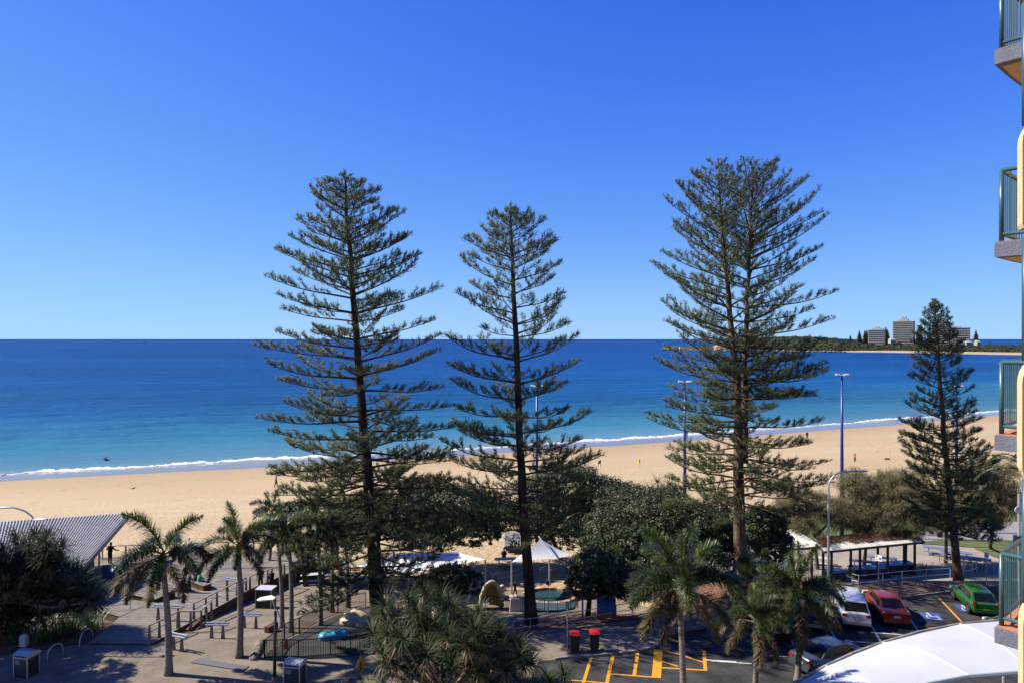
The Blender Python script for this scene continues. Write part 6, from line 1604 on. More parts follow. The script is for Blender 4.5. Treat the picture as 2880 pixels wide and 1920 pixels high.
    if kind == 'wagon':
        for s in (-1, 1): MB().tube([(c1 + .15, s * wt * .92, H - .03), (c1 + .3, s * wt * .92, H + .05), (c2 - .3, s * wt * .92, H + .05), (c2 - .1, s * wt * .92, H - .03)], .022, 6).build('roof_rail', M_CHR, t, world=False)
        MB().box((.03, 0, belt - .14), (.05, W * .5, .13)).build('light_bar', M_TAIL, t, world=False)
        MB().box((c1 - .08, 0, H - .04), (.28, wt * 1.6, .035)).build('roof_spoiler', pm, t, world=False)
    return t
HD = (.27, .963)
PLW = mat('plate_white', (.55, .55, .53), rough=.5); PLY = mat('plate_yellow', (.50, .42, .03), rough=.5)
def rear_pt(n, x, y, z=.3): q = P(*Z(n, x, y), z); return (q.x, q.y)
car('wagon', 'white four-wheel-drive wagon with red tail lights parked under dappled shade', rear_pt(6, 1235, 1085), HD, paint('paint_white', (.50, .51, .51), .0), PLW, plate_text='xxx xxx', plate_ink=(.30, .02, .03))
car('sedan', 'orange sedan with a tinted rear window parked beside the white wagon', rear_pt(7, 372, 1068), (.22, .975), paint('paint_orange', (.26, .036, .008)), PLW, plate_text='xxx xxx', plate_ink=(.05, .05, .06))
car('hatch', 'bright green hatchback parked beside the access symbol', rear_pt(7, 1130, 985), (.24, .97), paint('paint_green', (.020, .130, .018)), PLY, plate_text='xxxxxx', plate_ink=(.02, .02, .02))
car('wagon', 'dark navy wagon with a yellow number plate half hidden by palm fronds', rear_pt(6, 895, 1110), HD, paint('paint_navy', (.012, .020, .045)), PLY, plate_text='xxxxxx', plate_ink=(.02, .02, .02))
car('sedan', 'dark maroon car almost hidden behind the palms', rear_pt(6, 560, 1195), HD, paint('paint_maroon', (.060, .010, .010)), PLW)
car('sedan', 'slate grey sedan turned sideways below the white awning edge', (15.45, 36.6), (.91, .41), paint('paint_slate', (.060, .075, .085)), PLW)
c = P(2715, 1738, .6); car('hatch', 'silver car with only its roof edge showing over the awning', (c.x + .8, c.y - 4.1), (.24, .97), paint('paint_silver', (.10, .11, .12)), PLW)

# ================================================================ PEOPLE
def skin_mesh(name, J, E, root):
    me = bpy.data.meshes.new(name); names = list(J)
    me.from_pydata([J[k][0] for k in names], [(names.index(a), names.index(b)) for a, b in E], []); me.update()
    ob = bpy.data.objects.new(name, me); COL.objects.link(ob)
    md = ob.modifiers.new('skin', 'SKIN')
    for i, k in enumerate(names):
        r = J[k][1]; r = r if isinstance(r, tuple) else (r, r); me.skin_vertices[0].data[i].radius = r if k[0] == 'f' and k[1].isdigit() or k[:2] == 'th' else (r[0] * 1.42, r[1] * 1.42)
        me.skin_vertices[0].data[i].use_root = (k == root)
    sb = ob.modifiers.new('sub', 'SUBSURF'); sb.levels = 1; sb.render_levels = 1
    dg = bpy.context.evaluated_depsgraph_get(); out = bpy.data.meshes.new_from_object(ob.evaluated_get(dg)); bpy.data.objects.remove(ob); bpy.data.meshes.remove(me)
    return out
SKINM = mat('skin', (.42, .24, .16), rough=.6)
def cloth(c, nm): return mat('cloth_' + nm, c, tuple(v * .7 for v in c), 9, rough=.9)
def person(label, p, rz, pose='stand', shirt=(.05, .05, .06), trousers=(.03, .03, .04), hair=(.03, .02, .015), h=1.72, sleeve=.55, leg_bare=False, hat=None, group=None, female=False):
    """local: faces -Y; z up"""
    k = h / 1.75
    J = {}; E = []
    def j(n, x, y, z, r): J[n] = (Vector((x, y, z)) * k, r * k if not isinstance(r, tuple) else (r[0] * k, r[1] * k))
    def e(*a): E.extend(list(zip(a, a[1:])))
    sit = pose in ('sit', 'sit_up', 'ground')
    hip = .95 if not sit else (.52 if pose != 'ground' else .12)
    lean = {'lean': -.10, 'sit': -.16, 'walk': -.04, 'ground': .05}.get(pose, 0.0)
    sw = .175 if female else .195
    j('pelvis', 0, 0, hip, (.145, .105)); j('waist', 0, lean * .3, hip + .18, (.125, .095)); j('chest', 0, lean * .7, hip + .40, (.165, .11)); j('neck0', 0, lean, hip + .53, .075); j('neck', 0, lean * 1.05, hip + .58, .052)
    j('head0', 0, lean * 1.1 - .01, hip + .66, (.072, .082)); j('head1', 0, lean * 1.15 - .01, hip + .75, (.078, .092)); j('head2', 0, lean * 1.15, hip + .82, (.05, .06))
    e('pelvis', 'waist', 'chest', 'neck0', 'neck', 'head0', 'head1', 'head2')
    for s, q in ((-1, 'r'), (1, 'l')):
        hy = 0.0
        if sit:
            fz = .0 if pose != 'ground' else .05
            j('hip' + q, s * .09, -.02, hip - .01, .085); j('knee' + q, s * .13, -.46, hip + (.0 if pose != 'ground' else .22), .06); j('ank' + q, s * .13, -.50 if pose != 'ground' else -.72, fz + .08, .042); j('toe' + q, s * .14, (-.68 if pose != 'ground' else -.9), fz + .03, .036)
        else:
            st_ = {'walk': .22 * s, 'stand': .03 * s, 'lean': .02 * s}.get(pose, 0.0)
            j('hip' + q, s * .09, 0, hip - .06, .088); j('knee' + q, s * .11, -st_ * .6 - .03, .49, .060); j('ank' + q, s * .115, -st_ + .02, .08, .042); j('toe' + q, s * .13, -st_ - .15, .03, .036)
        e('pelvis', 'hip' + q, 'knee' + q, 'ank' + q, 'toe' + q)
        zc = hip + .47
        if pose == 'lean': pts = [(s * .36, lean + .02, zc - .20, .042), (s * .46, lean - .22, zc - .36, .034), (s * .48, lean - .30, zc - .37, .026)]
        elif pose == 'hand_up' and s > 0: pts = [(s * .27, lean - .06, zc - .24, .042), (s * .12, lean - .22, zc + .02, .034), (s * .05, lean - .20, zc + .14, .026)]
        elif sit: pts = [(s * .25, lean - .10, zc - .26, .042), (s * .17, lean - .30, zc - .36, .034), (s * .14, lean - .38, zc - .38, .026)]
        else: pts = [(s * .25, lean + .03 + .08 * s * (pose == 'walk'), zc - .27, .042), (s * .27, lean - .05 + .16 * s * (pose == 'walk'), zc - .50, .034), (s * .27, lean - .07 + .18 * s * (pose == 'walk'), zc - .58, .026)]
        j('sho' + q, s * sw, lean, zc, .058)
        for i, (x, y, z, r) in enumerate(pts): j('arm%d%s' % (i, q), x, y, z, r)
        e('chest', 'sho' + q, 'arm0' + q, 'arm1' + q, 'arm2' + q)
        # palm and fingers
        hx, hy_, hz, _ = pts[2]; ex, ey, ez, _ = pts[1]; d = Vector((hx - ex, hy_ - ey, hz - ez)).normalized(); sd = d.cross(Vector((0, 1, 0)))
        if sd.length < .2: sd = d.cross(Vector((1, 0, 0)))
        sd.normalize()
        b = Vector((hx, hy_, hz)); pm_ = b + d * .055; j('palm' + q, *pm_, .026); e('arm2' + q, 'palm' + q)
        for f in range(4):
            a = pm_ + sd * (f - 1.5) * .020 + d * .03; c_ = a + d * (.045, .055, .05, .035)[f] + Vector((0, -.012, 0)); j('f%da%s' % (f, q), *a, .0095); j('f%db%s' % (f, q), *c_, .0085); e('palm' + q, 'f%da%s' % (f, q), 'f%db%s' % (f, q))
        a = b + d * .02 + sd * -.035; j('tha' + q, *a, .011); j('thb' + q, *(a + d * .04 - sd * .018), .0095); e('arm2' + q, 'tha' + q, 'thb' + q)
    me = skin_mesh('person', J, E, 'pelvis')
    sm = cloth(shirt, '%d_%d_%d' % tuple(int(v * 200) for v in shirt)); tm = cloth(trousers, '%d_%d_%d' % tuple(int(v * 200) for v in trousers)); hm = cloth(hair, 'hair%d_%d' % (int(hair[0] * 300), int(hair[2] * 300)))
    for m in (SKINM, sm, tm, M_TRIM): me.materials.append(m)
    hip_k = hip * k; hand = [J['arm2r'][0], J['arm2l'][0]]; elb = [J['arm0r'][0], J['arm0l'][0]]; kn = J['kneel'][0].z
    idx = []
    toe = [J['toer'][0], J['toel'][0], J['ankr'][0], J['ankl'][0]]
    for pgn in me.polygons:
        c_ = pgn.center; i = 1
        dh = min((c_ - q).length for q in hand); de = min((c_ - q).length for q in elb)
        armz = abs(c_.x) > .2 * k and c_.z > hip_k - .12 * k
        if c_.z > hip_k + .575 * k and abs(c_.x) < .12 * k: i = 0
        elif armz and (dh < .11 * k or (sleeve < .5 and dh < .36 * k)): i = 0
        elif dh < .11 * k: i = 0
        elif not armz and c_.z < hip_k + .05 * k:
            i = 2
            if leg_bare and ((not sit and c_.z < kn) or (sit and c_.y < -.3 * k)): i = 0
        elif sit and c_.y < -.15 * k and c_.z < hip_k + .12 * k: i = 2
        if min((c_ - q).length for q in toe) < .10 * k and not leg_bare and i == 2: i = 3
        idx.append(i)
    me.polygons.foreach_set('material_index', idx); me.polygons.foreach_set('use_smooth', [True] * len(idx))
    z = p.z
    o = link('person', me, None, loc=p, rot=(0, 0, rz)); tag(o, label, 'person', group)
    hc = J['head1'][0]
    m_ = MB(); superblob(m_, hc + Vector((0, .022, .035)) * k, (.088 * k, .098 * k, .088 * k), 12, 8, 1.0)
    if female: superblob(m_, hc + Vector((0, .06, -.06)) * k, (.085 * k, .06 * k, .13 * k), 10, 6, 1.0)
    m_.build('hair', hm, o, smooth=True, world=False)
    fm = MB()
    superblob(fm, hc + Vector((0, -.098, -.012)) * k, (.014 * k, .02 * k, .022 * k), 6, 4, 1.0); fm.build('nose', SKINM, o, smooth=True, world=False)
    for s in (-1, 1):
        em = MB(); superblob(em, hc + Vector((s * .033, -.088, .012)) * k, (.012 * k, .008 * k, .008 * k), 6, 4, 1.0); em.build('eye', M_TRIM, o, world=False)
        em = MB(); superblob(em, hc + Vector((s * .082, .0, -.005)) * k, (.012 * k, .022 * k, .032 * k), 6, 4, 1.0); em.build('ear', SKINM, o, smooth=True, world=False)
    em = MB().box(hc + Vector((0, -.088, -.055)) * k, (.04 * k, .01 * k, .009 * k)); em.build('mouth', mat('lips', (.25, .09, .08), rough=.6), o, world=False)
    if hat:
        hmat = cloth(hat, 'hat'); m_ = MB(); superblob(m_, hc + Vector((0, .005, .075)) * k, (.10 * k, .11 * k, .065 * k), 12, 6, .9); m_.box(hc + Vector((0, -.12, .055)) * k, (.14 * k, .12 * k, .012 * k)); m_.build('cap', hmat, o, smooth=False, world=False)
    return o
def dkp(n, x, y): c = dk(n, x, y); return Vector((c[0], c[1], deck_z(*c)))
person('man in black cap and dark clothes leaning on the seaward rail', dkp(1, 932, 553), R(175), 'lean', (.010, .010, .012), (.008, .008, .010), h=1.78, hat=(.01, .01, .012))
person('man in a dark jacket over a grey shirt standing at the head of the ramp', dkp(2, 1003, 770), R(8), 'hand_up', (.055, .05, .065), (.03, .024, .02), h=1.74)
person('man in black beside him with a hand to his mouth', dkp(2, 1098, 775), R(-20), 'hand_up', (.012, .012, .014), (.02, .018, .018), h=1.62)
person('woman with red hair in a green top sitting on the pale bench', dkp(2, 470, 770) + Vector((-.1, .3, 0)), R(150), 'sit', (.035, .34, .17), (.50, .48, .45), (.11, .028, .012), 1.66, female=True)
person('person in a mauve jacket and black leggings standing beside the seated group', dkp(2, 395, 800), R(140), 'walk', (.13, .105, .155), (.010, .010, .012), (.02, .015, .012), 1.66, female=True)
person('fair-haired person in black behind the mauve jacket', dkp(2, 352, 745) + Vector((0, .4, 0)), R(200), 'stand', (.014, .015, .016), (.02, .02, .022), (.30, .22, .12), 1.68, female=True)
person('person in dark clothes and cap sitting on the timber bench', dkp(2, 318, 800) + Vector((0, .25, 0)), R(110), 'sit', (.012, .012, .014), (.012, .012, .015), h=1.7)
person('person in a navy cap sitting close to the woman in green', dkp(2, 428, 770) + Vector((0, .45, 0)), R(170), 'sit', (.012, .014, .02), (.02, .02, .03), h=1.68, hat=(.015, .02, .04))
person('person in a pale shirt sitting at the sand edge of the deck', dkp(2, 380, 470) + Vector((0, .35, 0)), R(185), 'sit', (.46, .42, .42), (.30, .32, .36), (.10, .05, .03), 1.66, female=True)
q = PT(*Z(4, 760, 955)); person('child in a navy top standing on the cream block', q + Vector((-.1, .05, 1.07)), R(60), 'walk', (.02, .03, .07), (.06, .02, .03), (.24, .13, .05), 1.05)
q = PT(*Z(4, 822, 950)); person('small child crouched at the slim pine trunk by the cream block', q + Vector((0, .3, .6)), R(-60), 'ground', (.04, .03, .03), (.03, .03, .04), (.12, .06, .02), 1.0)
q = PT(*Z(4, 655, 560)); person('person in black sitting at the pale picnic table on the sand', q + Vector((0, .6, 0)), R(180), 'sit', (.012, .012, .014), (.02, .02, .02), (.12, .10, .08), 1.68)
q = PT(*Z(3, 218, 665)); person('person in black sitting on the ground behind the palm row', q, R(60), 'ground', (.010, .010, .012), (.012, .012, .014), h=1.7)
q = PT(*Z(3, 250, 662)); person('second person in black sitting close by behind the palm row', q, R(80), 'ground', (.012, .010, .012), (.012, .012, .016), h=1.68)
G2 = 'people out on the sand'
person('man in a white shirt and red shorts walking on the open sand', PT(2537, 1236), R(160), 'walk', (.55, .55, .58), (.35, .03, .03), h=1.78, leg_bare=True, sleeve=.3, group=G2)
person('person in dark clothes standing at the water edge behind a pine bough', PT(2270, 1233), R(180), 'stand', (.03, .03, .05), (.03, .03, .04), h=1.7, group=G2)
person('person in a red top sitting on the sand beside the blue light pole', PT(2378, 1330), R(150), 'ground', (.45, .03, .03), (.05, .05, .06), h=1.7, group=G2)
person('person in black walking on the sand at the tip of a pine bough', PT(776, 1370), R(100), 'walk', (.012, .012, .014), (.02, .02, .025), h=1.72, group=G2)
person('person wading at the surf line left of the twin-stemmed pine', PT(1932, 1227), R(120), 'stand', (.04, .02, .10), (.02, .02, .05), h=1.68, group=G2)
# gulls on the wet sand
def gull(label, q, rz):
    t = thing('gull', label, 'bird', q, rz, 'gulls on the sand')
    m_ = MB(); superblob(m_, (0, 0, .22), (.20, .09, .09), 10, 6, 1.0); m_.build('body', mat('gull_white', (.6, .6, .6), rough=.8), t, smooth=True, world=False)
    m_ = MB(); superblob(m_, (.20, 0, .34), (.065, .05, .055), 8, 5, 1.0); m_.tube([(.10, 0, .26), (.19, 0, .33)], [.05, .04], 6).tube([(.25, 0, .335), (.31, 0, .325)], [.015, .005], 5); m_.build('head', mat('gull_white', (.6, .6, .6)), t, smooth=True, world=False)
    for s in (-1, 1):
        MB().add([(.12, s * .08, .26), (-.05, s * .11, .24), (-.34, s * .03, .21), (-.05, s * .07, .30)], [(0, 1, 2, 3)]).build('wing', mat('gull_grey', (.22, .23, .25), rough=.8), t, world=False); MB().tube([(.02, s * .04, .15), (.02, s * .04, 0)], .012, 4).build('leg', mat('gull_leg', (.4, .08, .03), rough=.6), t, world=False)
for i, (px, py) in enumerate(((1838, 1256), (1858, 1253), (2464, 1269), (2501, 1275))): gull(('gull on the wet sand left of the twin pine, the nearer of two', 'gull on the wet sand close to the twin pine boughs', 'white gull on the dry sand right of the orange flag', 'white gull near the maroon bag')[i], PT(px, py), i * 1.3)
# dark flying bird low over the water
q = PY(300, 1293, 105); t = thing('flying_bird', 'black bird gliding low over the surf', 'bird', q, R(20))
m_ = MB(); superblob(m_, (0, 0, 0), (.42, .12, .11), 10, 6, 1.0); m_.tube([(.35, 0, .02), (.55, 0, .05)], [.09, .03], 6); m_.build('body', M_TRIM, t, smooth=True, world=False)
for s in (-1, 1): MB().add([(.2, s * .08, .05), (-.15, s * .08, .05), (-.45, s * .75, .42), (-.25, s * .8, .46), (.05, s * .45, .30), (.2, s * .08, .07), (-.15, s * .08, .07), (-.45, s * .75, .44)], [(0, 4, 3, 2, 1)]).build('wing', M_TRIM, t, world=False)
MB().add([(-.35, -.06, 0), (-.35, .06, 0), (-.7, .12, .02), (-.7, -.12, .02)], [(0, 1, 2, 3)]).build('tail', M_TRIM, t, world=False)

# ================================================================ FAR SHORE
# spit and headland as one terrain
M_SPIT = mat('far_sand', (.33, .245, .135), (.37, .28, .16), .02, rough=.95)
M_SCRUB = mat('coastal_scrub_ground', (.028, .036, .018), (.05, .055, .03), .02, rough=.95)
def far_pt(px, py, z): 
    y = FPX * (CAM_Z - z) / (py - HOR); return Vector(((px - 1440) / FPX * y, y, z))
shore_px = [(1865, 983.5), (1930, 984), (2040, 986.5), (2150, 988), (2250, 989.5), (2340, 990.5), (2420, 991), (2500, 992), (2600, 994), (2700, 996), (2800, 998), (2900, 1000), (3050, 1003)]
front = [far_pt(px, py, SEA) for px, py in shore_px]
def hill_h(px):
    tab = [(1860, .8), (1990, 1.0), (2030, 6), (2060, 18), (2120, 26), (2240, 31), (2330, 27), (2400, 20), (2450, 14), (2520, 10), (2700, 7), (2900, 6), (3100, 6)]
    for (a, va), (b, vb) in zip(tab, tab[1:]):
        if px <= b: return lerp(va, vb, clamp((px - a) / (b - a)))
    return 6
rows = []
for (px, py), f in zip(shore_px, front):
    # refine along x in between handled by the grid columns
    pass
cols = []
N = 70
for i in range(N + 1):
    px = lerp(1865, 3050, i / N)
    for (a, pa), (b, pb) in zip(shore_px, shore_px[1:]):
        if px <= b + .01: py = lerp(pa, pb, clamp((px - a) / (b - a))); break
    f = far_pt(px, py, SEA - .5); d = Vector((f.x, f.y, 0)).normalized()
    sandw = lerp(0, 90, clamp((px - 2350) / 150)) if px > 2350 else 4
    hh = hill_h(px)
    col = [f, f + d * (sandw * .5) + Vector((0, 0, 1.6)), f + d * (sandw + 6) + Vector((0, 0, 3.0))]
    for s in (.12, .25, .45, .7, 1.0):
        col.append(f + d * (sandw + 8 + s * 420) + Vector((0, 0, 3 + hh * math.sin(min(1, s * 1.3) * 1.57) * .75)))
    col.append(f + d * (sandw + 700) + Vector((0, 0, -2)))
    cols.append(col)
sm_ = MB().grid([[c[k] for c in cols] for k in range(3)]).build('far_beach', M_SPIT, smooth=True); struct(sm_); sm_['label'] = 'strip of pale sand on the far spit across the bay'
hm_ = MB().grid([[c[k] + Vector((0, 0, .02)) for c in cols] for k in range(2, 9)]).build('headland', M_SCRUB, smooth=True); struct(hm_); hm_['label'] = 'low wooded headland across the bay'
# woodland covering it, one mass of crown clumps
def far_wood():
    nr = np.random.default_rng(8); pts = []
    for c in cols:
        pass
    Vs = []; Ts = []; off = 0
    bm = bmesh.new(); bmesh.ops.create_icosphere(bm, subdivisions=1, radius=1)
    base = np.array([tuple(v.co) for v in bm.verts]); tri = np.array([[v.index for v in f.verts] for f in bm.faces]); bm.free()
    out = []
    for n in range(9000):
        i = nr.uniform(0, N); k = nr.uniform(2.0, 6.6)
        a = cols[int(i)]; b = cols[min(N, int(i) + 1)]; fi = i - int(i); kk = int(k); fk = k - kk
        p = (a[kk].lerp(b[kk], fi)).lerp(a[min(8, kk + 1)].lerp(b[min(8, kk + 1)], fi), fk)
        px = 1865 + (3050 - 1865) * i / N
        if px < 2025: continue
        s = nr.uniform(2.2, 4.8) * (.75 if k < 3 else 1)
        if 2400 < px and k < 3.2: s *= .8
        r = np.array([s * nr.uniform(.9, 1.5), s * nr.uniform(.9, 1.5), s * nr.uniform(.55, .95)])
        q = base * (1 + nr.normal(size=(len(base), 1)) * .22)
        Vs.append(q * r + np.array(tuple(p)) + np.array([0, 0, r[2] * .35])); Ts.append(tri + off); off += len(base)
    me = np_mesh('far_woodland', np.concatenate(Vs), None, np.concatenate(Ts), mat('far_foliage', (.014, .020, .010), (.036, .038, .019), .05, rough=.9, island=.45, spec=.1))
    o = link('far_woodland', me); tag(o, 'dense green woodland covering the headland across the bay', 'woodland', kind='stuff')
far_wood()
# breakwater of dark rocks and its white beacon
nr = np.random.default_rng(2); bm = bmesh.new(); bmesh.ops.create_icosphere(bm, subdivisions=1, radius=1); ib = np.array([tuple(v.co) for v in bm.verts]); it = np.array([[v.index for v in f.verts] for f in bm.faces]); bm.free()
Vs = []; Ts = []
for n in range(1100):
    px = nr.uniform(1862, 2480) if n < 800 else nr.uniform(1862, 2060)
    for (a, pa), (b, pb) in zip(shore_px, shore_px[1:]):
        if px <= b: py = lerp(pa, pb, clamp((px - a) / (b - a))); break
    f = far_pt(px, py, SEA); d = Vector((f.x, f.y, 0)).normalized(); f = f + d * nr.uniform(-4, 9)
    r = nr.uniform(1.0, 2.4) * (1.0 if px < 2380 else .45); Vs.append(ib * (1 + nr.normal(size=(12, 1)) * .15) * np.array([r * 1.4, r, r * .8]) + np.array(tuple(f)) + np.array([0, 0, nr.uniform(0, 1.8 if px < 2380 else .4)])); Ts.append(it + n * 12)
o = link('breakwater_rocks', np_mesh('breakwater_rocks', np.concatenate(Vs), None, np.concatenate(Ts), mat('breakwater_stone', (.07, .062, .052), (.16, .14, .115), .1, rough=.9, island=.4))); tag(o, 'dark rock breakwater running out from the headland', 'rocks', kind='stuff')
f = far_pt(1914, 984, SEA) + Vector((0, 6, 0)); t = thing('harbour_beacon', 'small white beacon at the end of the rock breakwater', 'beacon', f)
MB().lathe([(1.6, 0), (1.6, 5.0), (1.9, 5.0), (1.9, 5.6), (.9, 5.7), (.9, 7.2), (.2, 7.8)], f, 12).build('tower', mat('beacon_white', (.62, .62, .60), rough=.6), t); MB().box(f + Vector((5, 1, 1.6)), (3, 3, 2.4)).build('hut', mat('beacon_white', (.62, .62, .6)), t)
# grey round reservoir on the hill
f = far_pt(2120, 989, SEA); d = Vector((f.x, f.y, 0)).normalized(); q = f + d * 320; q.z = 18 + (953 - 946) * q.y / FPX - 8
t = thing('water_tower', 'grey round water tower on the headland behind the twin-stemmed pine', 'water tower', q); MB().lathe([(9, -10), (9, 12), (13, 15), (13, 22), (10, 25), (3, 27)], q, 24).build('drum', mat('tower_grey', (.22, .23, .26), rough=.8), t, smooth=True); MB().lathe([(1.2, 26.8), (1.2, 29)], q, 8).build('vent', mat('tower_grey', (.22, .23, .26)), t)
# pale cliff
f = far_pt(2040, 986, SEA); o = MB().add([f + Vector(v) for v in ((-12, 30, 0), (14, 30, 0), (12, 40, 11), (-2, 40, 12), (-9, 38, 5), (-10, 70, 0), (16, 70, 0), (14, 66, 13), (-2, 66, 13))], [(0, 1, 2, 3, 4), (1, 6, 7, 2), (3, 2, 7, 8), (4, 3, 8, 5), (0, 4, 5)]).build('cliff', mat('cliff_rock', (.26, .16, .10), (.36, .24, .15), .2, rough=.9)); struct(o)
# trawler by the shore
q = far_pt(2348, 988, SEA) + Vector((0, -10, 0)); t = thing('moored_boat', 'white fishing boat moored below the headland', 'boat', q)
k = [(-7, -1.6), (5, -1.9), (8.5, 0), (5, 1.9), (-7, 1.6)]
MB().add([q + Vector((x * .92, y * .8, 0)) for x, y in k] + [q + Vector((x, y, 2.0 + (.9 if x > 8 else 0))) for x, y in k], [(4, 3, 2, 1, 0), (5, 6, 7, 8, 9)] + [(i, (i + 1) % 5, 5 + (i + 1) % 5, 5 + i) for i in range(5)]).build('hull', mat('boat_white', (.62, .63, .64), rough=.4), t)
MB().box(q + Vector((1, 0, 3.2)), (4, 2.4, 2.4)).build('wheelhouse', mat('boat_white', (.6, .6, .6)), t); MB().tube([q + Vector((-2, 0, 2)), q + Vector((-2, 0, 9))], .12, 5).tube([q + Vector((-2, 0, 8)), q + Vector((-6, 0, 4))], .1, 5).build('mast', M_GALV, t)
# motor boat far out
q = far_pt(404, 960.5, SEA); t = thing('motor_boat', 'tiny white motor boat far out near the horizon', 'boat', q)
MB().add([q + Vector((x * 2.2, y * 2.2, z * 2.2)) for x, y, z in ((-7, -1.8, 0), (5, -1.8, 0), (9, 0, 0), (5, 1.8, 0), (-7, 1.8, 0), (-7, -2.2, 2.2), (5, -2.2, 2.4), (10, 0, 3.2), (5, 2.2, 2.4), (-7, 2.2, 2.2))], [(4, 3, 2, 1, 0), (5, 6, 7, 8, 9)] + [(i, (i + 1) % 5, 5 + (i + 1) % 5, 5 + i) for i in range(5)]).build('hull', mat('boat_white', (.6, .6, .6)), t)
MB().box(q + Vector((0, 0, 9)), (11, 6, 8)).box(q + Vector((-1, 0, 15)), (6, 4, 5)).build('cabin', mat('boat_white', (.6, .6, .6)), t)
o = MB().grid([[q + Vector((-60, -6, .5)), q + Vector((-20, -5, 1.5)), q + Vector((34, -2, 1.0))], [q + Vector((-60, 8, .5)), q + Vector((-20, 6, 1.5)), q + Vector((34, 3, 1.0))]]).build('wake', mat('foam', (.86, .87, .87)), t)

# high-rise blocks on the spit
M_TWH = mat('tower_white', (.30, .285, .25), rough=.8); M_TDK = mat('tower_dark_glass', (.030, .032, .036), rough=.35); M_TCR = mat('tower_cream', (.40, .31, .14), rough=.8); M_TGR = mat('tower_grey_slab', (.26, .25, .24), rough=.8)
def tower(label, px0, px1, pyt, pyb, y, floors, ms, bays, depth=22, rz=0.0, crown=None, wall=None):
    a = PY(px0, pyb, y); b = PY(px1, pyb, y); zt = PY(px0, pyt, y).z; zb = -1.0
    w = b.x - a.x; cx_ = (a.x + b.x) / 2; t = thing('apartment_tower', label, 'building', (cx_, y, zb), 0, 'high-rise blocks on the far spit')
    def loc(v): return Matrix.Rotation(rz, 3, 'Z') @ Vector(v) + Vector((cx_, y + depth / 2, 0))
    def bx(c, s, nm, m, par=None): return MB().box(loc(c), s, rz).build(nm, m, par or t)
    H = zt - zb
    bx((0, 0, zb + H / 2 - .5), (w * .96, depth * .9, H - 1), 'core', M_TDK)
    fh = H / floors
    for i in range(floors + 1):
        bx((0, -.3, zb + i * fh), (w, depth, fh * .36), 'floor_slab', ms)
    for s in (-1, 1): bx((s * w * .485, 0, zb + H / 2), (w * .035, depth * .95, H), 'end_wall', wall or ms)
    for i in range(1, bays): bx((-w / 2 + w * i / bays, -depth * .44, zb + H / 2), (w * .02, 1.2, H), 'fin', ms)
    for i in range(floors):
        for k in range(bays):
            bx((-w / 2 + w * (k + .5) / bays, -depth * .455, zb + (i + .58) * fh), (w / bays * .55, .3, fh * .4), 'window', mat('far_pane', (.06, .075, .10), rough=.1, spec=.8))
    if crown:
        for c, s in crown: bx((c[0] * w, c[1], zt + c[2]), (s[0] * w, s[1], s[2]), 'plant_room', ms)
    return t
Yt = 1400.0
tower('cream mid-rise block with stepped roof, leftmost on the far spit', 2453, 2494, 928, 962, Yt, 9, M_TWH, 3, 20, R(-36), [((0, 0, 2), (.55, 10, 4)), ((.05, 0, 5), (.25, 8, 3))], M_TCR)
tower('tall striped tower with a white roof block on the far spit', 2526, 2577, 904, 958, Yt, 15, M_TWH, 4, 24, R(-38), [((0, 0, 2.5), (.45, 12, 5)), ((.02, 0, 7), (.2, 8, 5))])
tower('pale tower mostly hidden behind the narrow young pine', 2634, 2674, 906, 958, Yt + 40, 13, M_TGR, 3, 20, R(-38), [((0, 0, 2), (.4, 10, 4))])
tower('broad grey balconied block on the far spit, rightmost', 2689, 2733, 922, 964, Yt - 20, 9, M_TGR, 4, 22, R(-38), [((-.1, 0, 1.5), (.3, 8, 3))])
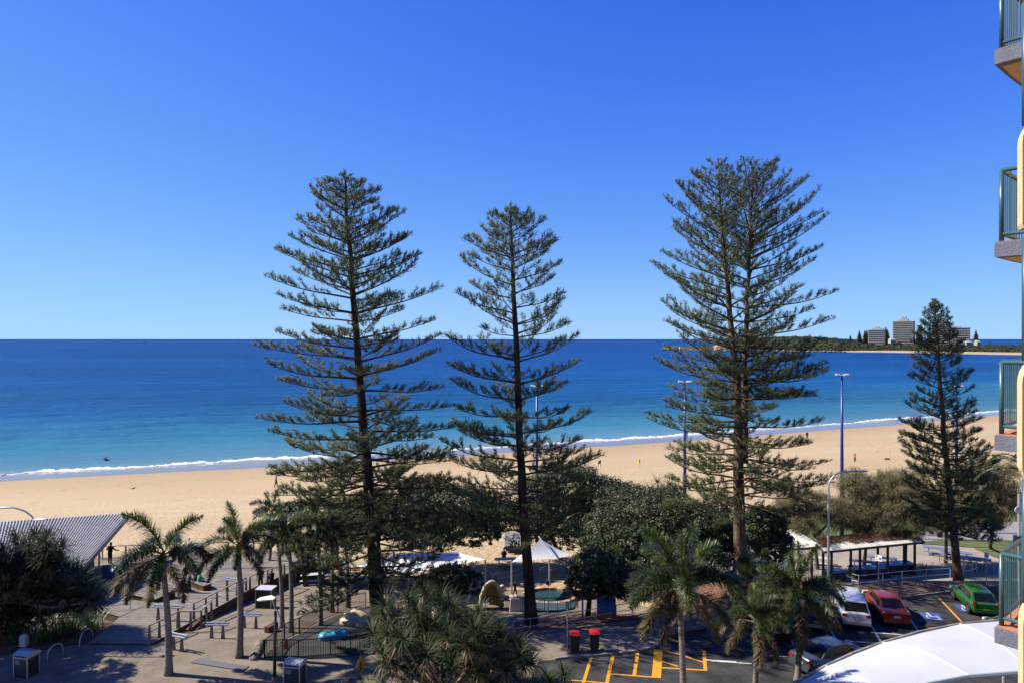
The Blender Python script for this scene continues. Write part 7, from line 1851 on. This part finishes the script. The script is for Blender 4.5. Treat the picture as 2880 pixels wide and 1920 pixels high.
for px, py, w in ((2508, 956, 9), (2722, 963, 11), (2748, 962, 6)):
    a = PY(px, py, 1330); o = MB().box((a.x, 1330, a.z - 3), (w, 10, 7)).add([(a.x - w * .55, 1324, a.z + .5), (a.x + w * .55, 1324, a.z + .5), (a.x + w * .55, 1336, a.z + .5), (a.x - w * .55, 1336, a.z + .5), (a.x - w * .3, 1330, a.z + 4), (a.x + w * .3, 1330, a.z + 4)], [(0, 1, 5, 4), (2, 3, 4, 5), (1, 2, 5), (3, 0, 4)]).build('far_house', M_TWH)
    tag(o, {2508: 'small white house among the far trees between two towers', 2722: 'low white roofed house below the grey block', 2748: 'tiny white house right of the grey block'}[px], 'house', 'small houses on the far spit')
# far pines among the towers
def far_pine_mesh(seed):
    r_ = np.random.default_rng(seed); p = []; d = []; L = []
    for k in range(26):
        f = k / 25; z = 4 + f * 21; rad = 6.2 * (1 - f) ** .8 + .5
        for b in range(7):
            a = b * .9 + k * 1.3; p.append((0, 0, z)); d.append((math.cos(a), math.sin(a), .12 + .5 * f)); L.append(rad * r_.uniform(.75, 1.1))
    d = nrm(np.array(d)); me = spikes(np.array(p), d, np.array(L), np.array([.75 * (l / 6 + .25) for l in L]), mat('far_pine', (.018, .030, .014), (.035, .045, .022), .1, rough=.9, island=.3), 'crown')
    return me
FP = [far_pine_mesh(i) for i in range(2)]; TRK = MB().tube([(0, 0, -4), (0, 0, 25)], [.5, .15], 5).mesh('trunk', M_BARK)
for i, (px, pyt, pyb) in enumerate(((2417, 928, 957), (2438, 927, 957), (2449, 926, 957), (2485, 922, 958), (2497, 918, 958), (2508, 925, 958), (2583, 921, 957), (2590, 925, 958), (2600, 921, 958), (2615, 930, 960), (2680, 920, 962), (2697, 920, 950), (2745, 927, 962), (2460, 922, 940), (2402, 941, 958))):
    a = PY(px, pyt, 1430); zb = 4.0; h = a.z - zb
    t = thing('far_pine', ('far pine, first of the pair left of the cream block', 'far pine, second of the pair left of the cream block', 'far pine touching the left edge of the cream block', 'far pine peeping behind the cream block', 'tall far pine right of the cream block', 'far pine between the cream block and the striped tower', 'far pine touching the right edge of the striped tower', 'second far pine right of the striped tower', 'third far pine right of the striped tower', 'far pine just left of the narrow young pine', 'far pine left of the grey block', 'far pine tip above the grey block', 'lone far pine right of the grey block', 'small far pine tip above the cream block', 'low rounded far pine at the edge of the wooded hill')[i], 'tree', (a.x, 1430 + (i % 3) * 8, zb), i, 'distant pines among the towers')
    s = h / 25.5
    for nm, me in (('crown', FP[i % 2]), ('trunk', TRK)): o = link(nm, me, t); o.scale = (s, s, s)
